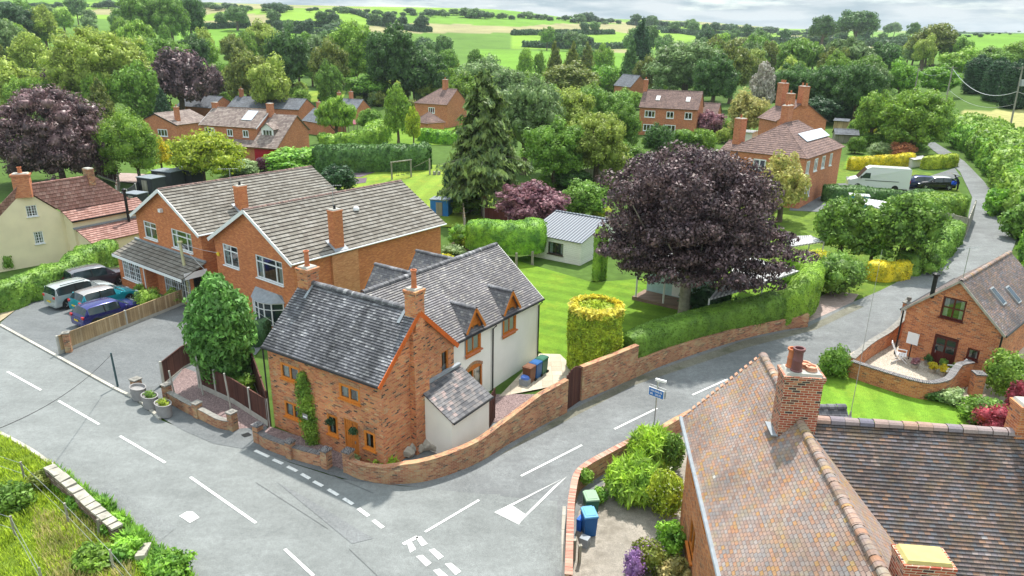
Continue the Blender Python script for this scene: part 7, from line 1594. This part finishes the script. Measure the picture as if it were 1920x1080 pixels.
# trees along the skyline and hedgerows, and woods filling the valley
rnd=random.Random(11)
def gtree(px,py,r,kinds,mats,label,name='tree',group=None,grow=1.15):
    g=GT(px,py); k=rnd.choice(kinds); place_tree(name,g,r*rnd.uniform(.9,1.2),r*grow*rnd.uniform(.8,1.1),k,rnd.choice(mats),label,'tree',group)
sky=[(0,12),(300,14),(480,18),(600,20),(700,24),(840,28),(980,33),(1100,40),(1200,44),(1300,52),(1420,60),(1500,66),(1680,78),(1760,70),(1920,60)]
def skyy(x):
    for (a,b),(c_,d) in zip(sky,sky[1:]):
        if a<=x<=c_: return b+(d-b)*(x-a)/(c_-a)
    return 60
n=0; x=6
while x<1925 and n<150:
    y=skyy(x)+rnd.uniform(0,5); g=GT(x,y); D=g.y; r=rnd.choice([4,5,6,8])*D/F_PX*rnd.uniform(.9,1.4); r=min(r,7.5)
    if 1720<x: r*=.45
    if rnd.random()<.85: place_tree('skyline_tree',g,r*1.25,r*rnd.uniform(.6,.9),'far',rnd.choice(['farb','farb','far']),'small dark tree in the row along the skyline','skyline tree','trees along the skyline',hc=r*.65); n+=1
    x+=rnd.uniform(5,17)
for i in range(46):
    h=rnd.choice(HR); a,b_=rnd.choice(list(zip(h,h[1:]))); t=rnd.random(); g=GT(a[0]+(b_[0]-a[0])*t,a[1]+(b_[1]-a[1])*t); r=min(6.5,rnd.uniform(7,13)*g.y/F_PX)
    if a[0]>1700: r*=.5
    place_tree('hedgerow_tree',g,r,r*.9,'far',rnd.choice(['far','farb','dark']),'round tree standing in a far hedgerow','hedgerow tree','trees in the far hedgerows')
# valley woods: picture zones (x0,x1,y0,y1) of ground to be covered, tree radius in pixels
ZN=[((-60,240,35,62),14,20),((-60,260,70,105),20,14),((-60,120,95,140),30,8),((120,300,95,140),26,6),((380,480,90,120),18,8),((400,620,48,66),10,6),((560,860,96,118),16,9),((800,960,108,138),17,8),((960,1180,66,90),13,8),((900,1200,118,150),16,9),((1180,1460,92,122),17,16),((1200,1420,66,86),9,9),((1440,1560,100,130),18,6),((1640,1740,96,118),16,8),((560,700,130,150),18,5),((700,900,150,175),22,6),((1400,1460,120,150),18,4),((1560,1720,60,78),9,12),((40,200,190,215),28,4),((420,560,150,170),20,5),((1230,1420,120,150),24,8),((1480,1640,140,180),26,8),((1740,1800,100,130),16,5)]
UZ=[((120,330,150,200),17,12),((330,600,165,192),15,12),((600,700,165,190),13,8),((700,860,175,215),14,12),((850,1010,140,190),18,12),((1000,1200,185,215),20,12),((1180,1400,150,185),18,12),((1560,1640,185,215),18,6),((1340,1450,225,262),13,8),((0,110,215,250),22,6),((150,235,255,300),14,6),((980,1180,330,362),14,7),((590,720,238,262),11,7),((1180,1330,262,285),12,7),((1180,1330,300,330),13,6),((1600,1740,225,262),13,9)]
for (x0,x1,y0,y1),r,n in UZ:
    for q in range(n):
        x=rnd.uniform(x0,x1); y=rnd.uniform(y0,y1)
        g=GT(x,y+r*.7); R_=min(5.5,r*g.y/F_PX*rnd.uniform(.7,1.25)); place_tree('garden_bush',g,R_,R_*rnd.uniform(.8,1.15),rnd.choice(['bush','bush','broad']),rnd.choice(['mid','bright','pale','laur','grey','mid','bright','olive']),'leafy bush among the garden greenery between the far houses','bush','bushes filling the far gardens',hc=R_*.8)
cnt=0
for (x0,x1,y0,y1),r,n in ZN:
    for k in range(n):
        x=rnd.uniform(x0,x1); y=rnd.uniform(y0,y1)
        if any(in_poly(x,y+2,P) for P,_k in FIELDS) and rnd.random()<.85: continue
        g=GT(x,y+r*.9); R_=min(8.5,r*g.y/F_PX*rnd.uniform(.8,1.2)); far=g.y>320
        place_tree('valley_tree',g,R_,R_*rnd.uniform(.95,1.3),'far' if far else rnd.choice(['broad','broad','oak','willow','loose']),rnd.choice(['far','grey','far','mid','bright','farb'] if far else ['mid','pale','olive','grey','bright','bright','mid','pale']),'leafy tree merging into the valley woodland','tree','trees of the valley woodland'); cnt+=1

def haze():
    b=MB(); x0,x1,y0,y1,z0,z1=-3600,3600,-320,4600,-12,160; b.box(((x0+x1)/2,(y0+y1)/2,(z0+z1)/2),(x1-x0,y1-y0,z1-z0)); m=bpy.data.materials.new('air'); m.use_nodes=True; nt=m.node_tree; nt.nodes.clear(); o=nt.nodes.new('ShaderNodeOutputMaterial'); v=nt.nodes.new('ShaderNodeVolumePrincipled'); v.inputs['Density'].default_value=.00011; v.inputs['Color'].default_value=(.75,.86,.95,1); v.inputs['Anisotropy'].default_value=.2; nt.links.new(v.outputs[0],o.inputs['Volume'])
    h=b.build('haze',m); tag(h,'thin pale haze lying over the valley','haze',kind='stuff'); h['kind']='stuff'
haze()
# ================================================================ background houses
def bg(o,th,L,W,z0,h,zr,label,wm='brick_red',rm='tile_grey',wins=(),hip=(0,0),chim=(),barge=None,name='house',garage=None,eo=.3):
    f=Fr(o,th,L,W,z0,z0+h,z0+zr,eo,.15); c=E(name,f.P(L/2,W/2,z0),label,'house'); H={}
    for w in wins: H.setdefault(w[0],[]).append((w[1],z0+w[2],w[1]+w[3],z0+w[2]+w[4]))
    block(c,f,MT[wm],MT[rm],H,gauge=.33,lip=.03,hip=hip,barge=barge,rr=.12)
    for k,L_ in H.items():
        P0,D,N={'f':(f.P(0,f.eo,0),f.u,-f.v),'b':(f.P(0,W-f.eo,0),f.u,f.v),'l':(f.P(f.eg,0,0),f.v,-f.u),'r':(f.P(L-f.eg,0,0),f.v,f.u)}[k]
        for h_ in L_: window(c,P0,D,N,h_,3 if h_[2]-h_[0]>1.5 else (2 if h_[2]-h_[0]>.9 else 1),MT['white'],.13,curt=False,sill=True,depth=.04)
    for (a,b_,w,d,z1,*pots) in chim: chimney(c,f.P(a,b_,0),th,w,d,f.zroof(b_)-.6,z0+z1,MT[wm],[(x,0,.12,.4) for x in (pots[0] if pots else (0,))],flare=.05)
    return f,c
def solve(px,py,ze_h,extra=0):
    z=0
    for _ in range(12): p=PZ(px,py,z+ze_h); z=T(p.x,p.y)
    return p,z
def from_eave(L_,R_,h,zr_h,half,label,**k):
    """block whose near eave runs from picture point L_ to R_, ridge away from the camera"""
    A,za=solve(*L_,h); z0=za-.1; A=PZ(*L_,z0+h); B=PZ(*R_,z0+h); d=B-A; th=math.degrees(math.atan2(d.y,d.x)); return bg((A.x,A.y),th,d.length,2*half,z0,h,zr_h,label,**k)
# brick house with garage and dormer
f,c=from_eave((372,234),(480,241),5.1,7.6,3.9,'large brick house with solar panel, red garage door and white dormer',rm='tile_concd',wins=[('f',.9,3.6,1.9,1.2),('f',5.2,3.6,1.1,1.1),('f',8.2,3.6,1.1,1.1)],chim=[(.3,3.9,.9,.6,8.3,())],barge=(MT['white'],'lr',.18))
def wingA():
    P=lambda a,b,z:f.P(a,b,z); z0=f.z0; L0=f.L; dp=1.9; c_=c
    b=MB(); ze=z0+2.5; zr=z0+7.0; Wd=f.W/2+dp; S=math.hypot(Wd,zr-ze); Ln=4.9
    slope(b,P(L0+.02,-dp,ze),f.u,(f.v*Wd+Z*(zr-ze))/S,[(0,0),(Ln,0),(Ln,S),(0,S)],.33,.03); S2=math.hypot(Wd*.75,zr-ze); slope(b,P(L0+.02,f.W/2+Wd*.55,z0+4.4),f.u,(-f.v*Wd*.55+Z*(zr-z0-4.4)).normalized(),[(0,0),(Ln,0),(Ln,math.hypot(Wd*.55,zr-z0-4.4)),(0,math.hypot(Wd*.55,zr-z0-4.4))],.33,.03)
    k=math.hypot(dp,.75); slope(b,P(2.8,-dp,ze),f.u,(f.v*dp+Z*.75)/k,[(0,0),(L0-2.8,0),(L0-2.8,k),(0,k)],.33,.03); b.build('garage_roof',MT['tile_concd'],c)
    b=MB(); b.poly([P(L0+Ln-.2,-dp+.3,z0-.5),P(L0+Ln-.2,f.W/2+Wd*.5,z0-.5),P(L0+Ln-.2,f.W/2+Wd*.5,z0+4.4),P(L0+Ln-.2,f.W/2,zr-.1),P(L0+Ln-.2,-dp+.3,ze+.2)]); b.poly([P(4,-dp+.6,z0-.5),P(L0+Ln-.2,-dp+.6,z0-.5),P(L0+Ln-.2,-dp+.6,ze+.2),P(4,-dp+.6,ze+.2)]); b.build('garage_wall',MT['brick_red'],c)
    b=MB(); b.box(P(L0+2.4,-dp+.55,z0+1.1),(4.0,.08,2.2),(f.u,f.v,Z)); b.build('garage_door',m_plain('red_garage_door',(.42,.01,.03),.5,var=.05),c)
    # dormer
    q=P(L0+1.8,.6,z0+4.6); d=MB(); hole=[(-.85,z0+4.0,.85,z0+5.0)]; wall_face(d,P(L0+1.9,.2,0),f.u,-f.v,[(-1.1,z0+3.4),(1.1,z0+3.4),(1.1,z0+5.2),(0,z0+6.0),(-1.1,z0+5.2)],hole,.05); dm=d.build('dormer',MT['white'],c); window(dm,P(L0+1.9,.2,0),f.u,-f.v,hole[0],3,MT['white'],.1,curt=False,sill=False,depth=.06)
    r=MB()
    for sg in (-1,1): slope(r,P(L0+1.9+sg*1.3,0,z0+5.05),f.v,(-f.u*sg*1.3+Z*.95)/1.61,[(0,0),(2.6,0),(3.6,1.61),(0,1.61)],.33,.02); r.poly([P(L0+1.9+sg*1.1,.2,z0+3.6),P(L0+1.9+sg*1.1,2.4,z0+5.2),P(L0+1.9+sg*1.1,.2,z0+5.2)][::sg])
    r.build('dormer_roof',MT['tile_concd'],dm)
    s=MB(); k=f.k; X=(f.u,(f.v+Z*k).normalized(),(Z-f.v*k).normalized()); s.box(P(8.2,2.4,f.zroof(2.4)+.1),(1.9,2.3,.08),X); s.build('solar_panel',m_plain('pale_solar_panel',(.55,.60,.68),.15,.6),c)
    chimney(c,P(L0+.1,f.W/2-.2,0),math.degrees(f.th),.8,.9,z0+5.5,z0+8.6,MT['brick_red'],[],flare=.05)
wingA()
# bungalow left: gable to the right of the conifer
def bung():
    A=PZ(282,213,5.0); B_=PZ(332,236,3.1); G_=GT(331,276); d=(PZ(239,200,5.0)-A); 
    v=(A-B_); v.z=0; half=max(3.2,min(5,v.length)); v.normalize(); u=Vector((v.y,-v.x,0)); 
    if u.dot(Vector((.3,.9,0)))<0: u=-u
    o=B_; th=math.degrees(math.atan2(u.y,u.x)); return bg((B_.x,B_.y),th,9,half*2,0,3.2,5.1,'brick bungalow gable half hidden behind the round green tree',rm='tile_concd',wins=[('l',2.6,1.0,2.2,1.3)],chim=[(2,1.6,.7,.7,6.2)],barge=(MT['black'],'l',.2))
bung()
f6,c6=from_eave((1197.5,201),(1309.5,206.5),5.0,7.9,3.6,'three-storey looking red brick house with two roof lights facing the valley',rm='tile_plum',wins=[('f',1.1,3.3,1.9,1.2),('f',5.0,3.3,1.3,1.2),('f',8.2,3.3,1.3,1.2),('f',1.0,.9,1.9,1.2),('f',4.6,.2,2.2,2.0)],chim=[(.2,3.6,.7,.9,9.6)])
k=f6.k; X=(f6.u,(f6.v+Z*k).normalized(),(Z-f6.v*k).normalized())
for a in (3.0,f6.L-2.2): s=MB(); s.box(f6.P(a,1.9,f6.zroof(1.9)+.08),(.7,1.1,.08),X); s.build('roof_light',MT['white'],c6)
from_eave((1310,214),(1345,216),2.6,4.6,2.4,'low tiled annexe beside the red brick house with roof lights',rm='tile_plum')
# semi-detached hipped pair
def semi():
    z0=2.4; h=5.0; o=PZ(1515,298,z0+h); Lp=PZ(1585,275,z0+h); Wp=PZ(1383,277,z0+h); d=Lp-o; th=math.degrees(math.atan2(d.y,d.x)); L=d.length; t=R(th); v=Vector((-math.sin(t),math.cos(t),0)); W=max(6.5,(Wp-o).dot(v)); print('semi',th,L,W,(Wp-o).length)
    f,c=bg((o.x,o.y),th,L,W,z0,h,8.0,'hipped brown-roofed brick house with pale solar panels','brick_red','tile_plum',[('f',.8,3.2,1.0,1.4),('f',3.4,3.2,1.1,1.4),('f',6.0,3.2,1.1,1.4),('f',8.8,3.2,.9,1.4),('l',1.2,3.2,1.0,1.4),('l',4.4,3.2,1.4,1.2),('f',1.5,.6,1.6,1.5)],(1,1),[(L*.45,W*.55,1.6,.8,9.8,(-.4,.4))])
    s=MB(); k=f.k; X=(f.u,(f.v+Z*k).normalized(),(Z-f.v*k).normalized()); s.box(f.P(L*.62,W*.25,f.zroof(W*.25)+.12),(L*.6,1.35,.06),X); s.build('solar_panel',m_plain('pale_solar_panel',(.55,.60,.68),.15,.6),c)
    return f
sf=semi()
def gab():
    z0=3.2; A=PZ(1510,190,z0+8.0); B_=PZ(1554,228,z0+5.2); v=(A-B_); v.z=0; half=min(6,v.length); v.normalize(); u=Vector((v.y,-v.x,0)); 
    if u.y<0: u=-u
    th=math.degrees(math.atan2(u.y,u.x)); bg((B_.x,B_.y),th,5.5,half*2,z0,5.2,8.0,'tall red brick gabled house with clustered chimneys behind the hipped house','brick_red','tile_plum',[],(0,0),[(.6,half*1.02,1.5,.9,10.0,(-.5,.5)),(4.8,half*1.25,1.6,.9,10.2,(-.5,0,.5)),(.5,half*1.5,1.2,.8,9.0)])
gab()
from_eave((1330,300),(1425,318),2.9,5.2,3.2,'low tiled outbuilding with tall brick chimney behind the purple beech',rm='tile_plum',chim=[(1.5,3.2,1.1,1.0,8.0)])
from_eave((775,193),(838,197),5.0,8.0,4.2,'hipped brick house with white french doors beside the tall spruce',rm='tile_plum',hip=(1,0),wins=[('f',3.6,3.1,1.6,1.2),('f',3.6,.1,2.2,2.1)],chim=[(5.4,4.2,1.0,.8,9.8)])
from_eave((774,228),(800,232),2.4,4.4,2.3,'small hipped extension roof below the hipped brick house',rm='tile_plum',hip=(1,1),wins=[('f',.6,.8,1.2,1.1)])
f3,c3=from_eave((612,209),(664,212),2.7,5.3,4.0,'long slate-roofed bungalow with two chimneys and right-hand gable',wins=[('f',5.0,.9,1.2,1.2)],chim=[(1.0,3.8,.7,.7,6.6),(3.6,4.6,.7,.7,6.8)])
from_eave((565,226),(602,232),2.6,4.9,3.0,'slate-roofed bungalow gable right of the white dormer',chim=[(2.0,3.0,.7,.7,6.2)])
from_eave((330,198),(395,203),2.7,5.0,3.8,'low slate-roofed bungalow behind the copper beech',chim=[(5.0,3.8,.8,.7,6.4)])
from_eave((425,200),(560,206),2.7,4.8,3.8,'long low slate roof with chimneys rising behind the brick house',chim=[(1.5,3.8,.8,.7,6.4),(10.5,3.8,.8,.7,6.3)])
from_eave((812,128),(850,130),3.0,6.2,4,'distant slate-roofed house with one red chimney among the trees',chim=[(4,4,1.2,1.0,8.6)])
from_eave((1018,176),(1085,178),3.0,5.6,4,'pinkish roof with a triple-pot chimney above the pale green trees',rm='tile_plum',chim=[(5,4,1.2,1.0,7.6,(-.4,0,.4))])
from_eave((1150,160),(1182,164),3.2,6.4,3.0,'little grey gabled cottage between the tall conifers')
from_eave((570,150),(592,151),3.0,6.0,3.5,'grey roofed cottage glimpsed between dark trees at the far garden')
from_eave((645,140),(660,141),3.0,6.0,3,'roof and chimney end glimpsed in the dark trees behind the slate bungalow')
from_eave((518,47),(535,48),3.0,5.0,4,'far red-brown barn on the hillside field',rm='tile_plum')
from_eave((1388,247),(1412,249),3.4,3.5,1.6,'white greenhouse-like lean-to beside the hipped house',wm='clad_white',rm='corrl') 
from_eave((1562,226),(1592,228),2.2,2.5,1.2,'light timber shed with dark barrel in front, beyond the hipped house',wm='timber_l')
from_eave((1565,252),(1612,254),1.5,2.3,1.4,'low lean-to with grey-blue roof behind the garden of the hipped house',wm='timber_g')
from_eave((1714,300),(1742,297),1.2,1.4,.9,'pale garden shed roof by the yellow hedge',wm='clad_white',rm='corrl')
def gazebo():
    p,z=solve(659,252,0); c=E('gazebo',Vector((p.x,p.y,z)),'plum pyramid-roofed gazebo behind the wavy hedge','gazebo'); b=MB(); q=Vector((p.x,p.y,z)); b.lathe(q+Z*2.2,[(2.0,0),(.3,.9),(.001,1.05)],6); b.build('roof',m_plain('plum_canopy',(.25,.05,.09),.7),c)
    for i in range(6): a=i*1.047; b=MB(); b.bar(q+Vector((1.8*math.cos(a),1.8*math.sin(a),0)),q+Vector((1.8*math.cos(a),1.8*math.sin(a),2.2)),.1); b.build('post',MT['timber_g'],c)
gazebo()
# ================================================================ poles and wires
def pole(x,y,tx,ty,label,h=None,cross=True,trans=False,r=.16,dz=0,loc=None):
    p=loc or GT(x,y); top=None
    d=ray(tx,ty); t=(p.y)/d.y; q=Vector((0,0,CH))+d*t; hh=max(5,q.z-p.z) if h is None else h; top=Vector((q.x,p.y,p.z+hh)); c=E('utility_pole',p,label,'pole')
    b=MB(); b.tube([p-Z*.5,top],[r,r*.7],8); b.build('pole',MT['timber_g'],c)
    if cross: b=MB(); b.bar(top-Z*.3-Vector((.9,0,0)),top-Z*.3+Vector((.9,0,0)),.1); b.build('crossarm',MT['timber_g'],c)
    if trans: b=MB(); b.box(top+Vector((.55,-.3,-2.6)),(1.0,.7,1.0)); b.build('transformer',MT['steel'],c)
    return top
def wire(a,b_,sag,label,r=.02,m=None):
    pts=[a.lerp(b_,i/14)-Z*(sag*4*(i/14)*(1-i/14)) for i in range(15)]; b=MB(); b.tube(pts,r,4); o=b.build('cable',m or MT['steel']); tag(o,label,'cable')
def pole_at(x,ytop,D,h,label,**k):
    d=ray(x,ytop); q=Vector((0,0,CH))+d*(D/d.y); z=q.z-h; return pole(x,0,x,ytop,label,loc=Vector((q.x,q.y,min(z,T(q.x,q.y)))),h=q.z-min(z,T(q.x,q.y)),**k)
pA=pole(1891,253,1918,124,'leaning pole with transformer at the right edge of the picture',trans=True)
pB=pole_at(1787,124,pA.y+14,9,'wooden pole standing among the bushes left of the transformer pole')
pC=pole_at(1723,127,pA.y+38,9,'pole half swallowed by the trees beyond the lane')
pD=pole_at(1657,147,pA.y+45,8,'thin pole in front of the dark trees, centre right',cross=False)
wire(pA-Z*4.0,pB-Z*.4,2.2,'heavy sagging cable between the transformer pole and its neighbour',.045); wire(pA-Z*6,pB-Z*4,1.6,'lower thin cable between the two right-hand poles',.02); wire(pB-Z*.4,pC-Z*.4,1.2,'cable from the middle pole to the half hidden pole',.02); wire(pC-Z*.4,pD-Z*.2,1.5,'cable sagging to the thin far pole',.03)
wire(pA-Z*4.0,Vector((pA.x+12,pA.y-6,pA.z-6.5)),.4,'cable leaving the picture from the transformer pole',.03)
pE=pole(1367,182,1368,156,'pale pole in front of the dark trees behind the yellow-green tree',h=9,cross=False,loc=None); pF=pole(728,168,729,146,'short pole among the bright shrubs in the middle distance',h=7,cross=False,r=.12)
pG=pole(385,182,382,140,'slim pole in front of the copper beech',h=9,cross=False,r=.12)
pH=pole(1855,62,1857,45,'small pole alone on the skyline field at right',h=9,r=.25)
p=GT(360,572); b=MB(); top=p+Vector((-.25,0,4.7)); b.tube([p,top],[.12,.10],8); b.lathe(top,[(.2,0),(.2,.1),(.001,.14)],8); o=b.build('telephone_pole',m_plain('cream_painted_pole',(.52,.50,.30),.7)); tag(o,'cream painted pole with flat cap in front of the modern houses','pole')
wire(Vector(top),cot.P(.3,1.2,5.0),.6,'thin cable from the cream pole to the cottage roof',.012); wire(Vector(top),m1.P(.2,9.0,4.2),.1,'thin cable from the cream pole to the modern house gable',.012)
a=GT(221,725)+Z*2.0; bb=PZ(-40,818,5.5); wire(a,bb,.5,'dark cable crossing above the road to the left edge',.014,MT['black'])
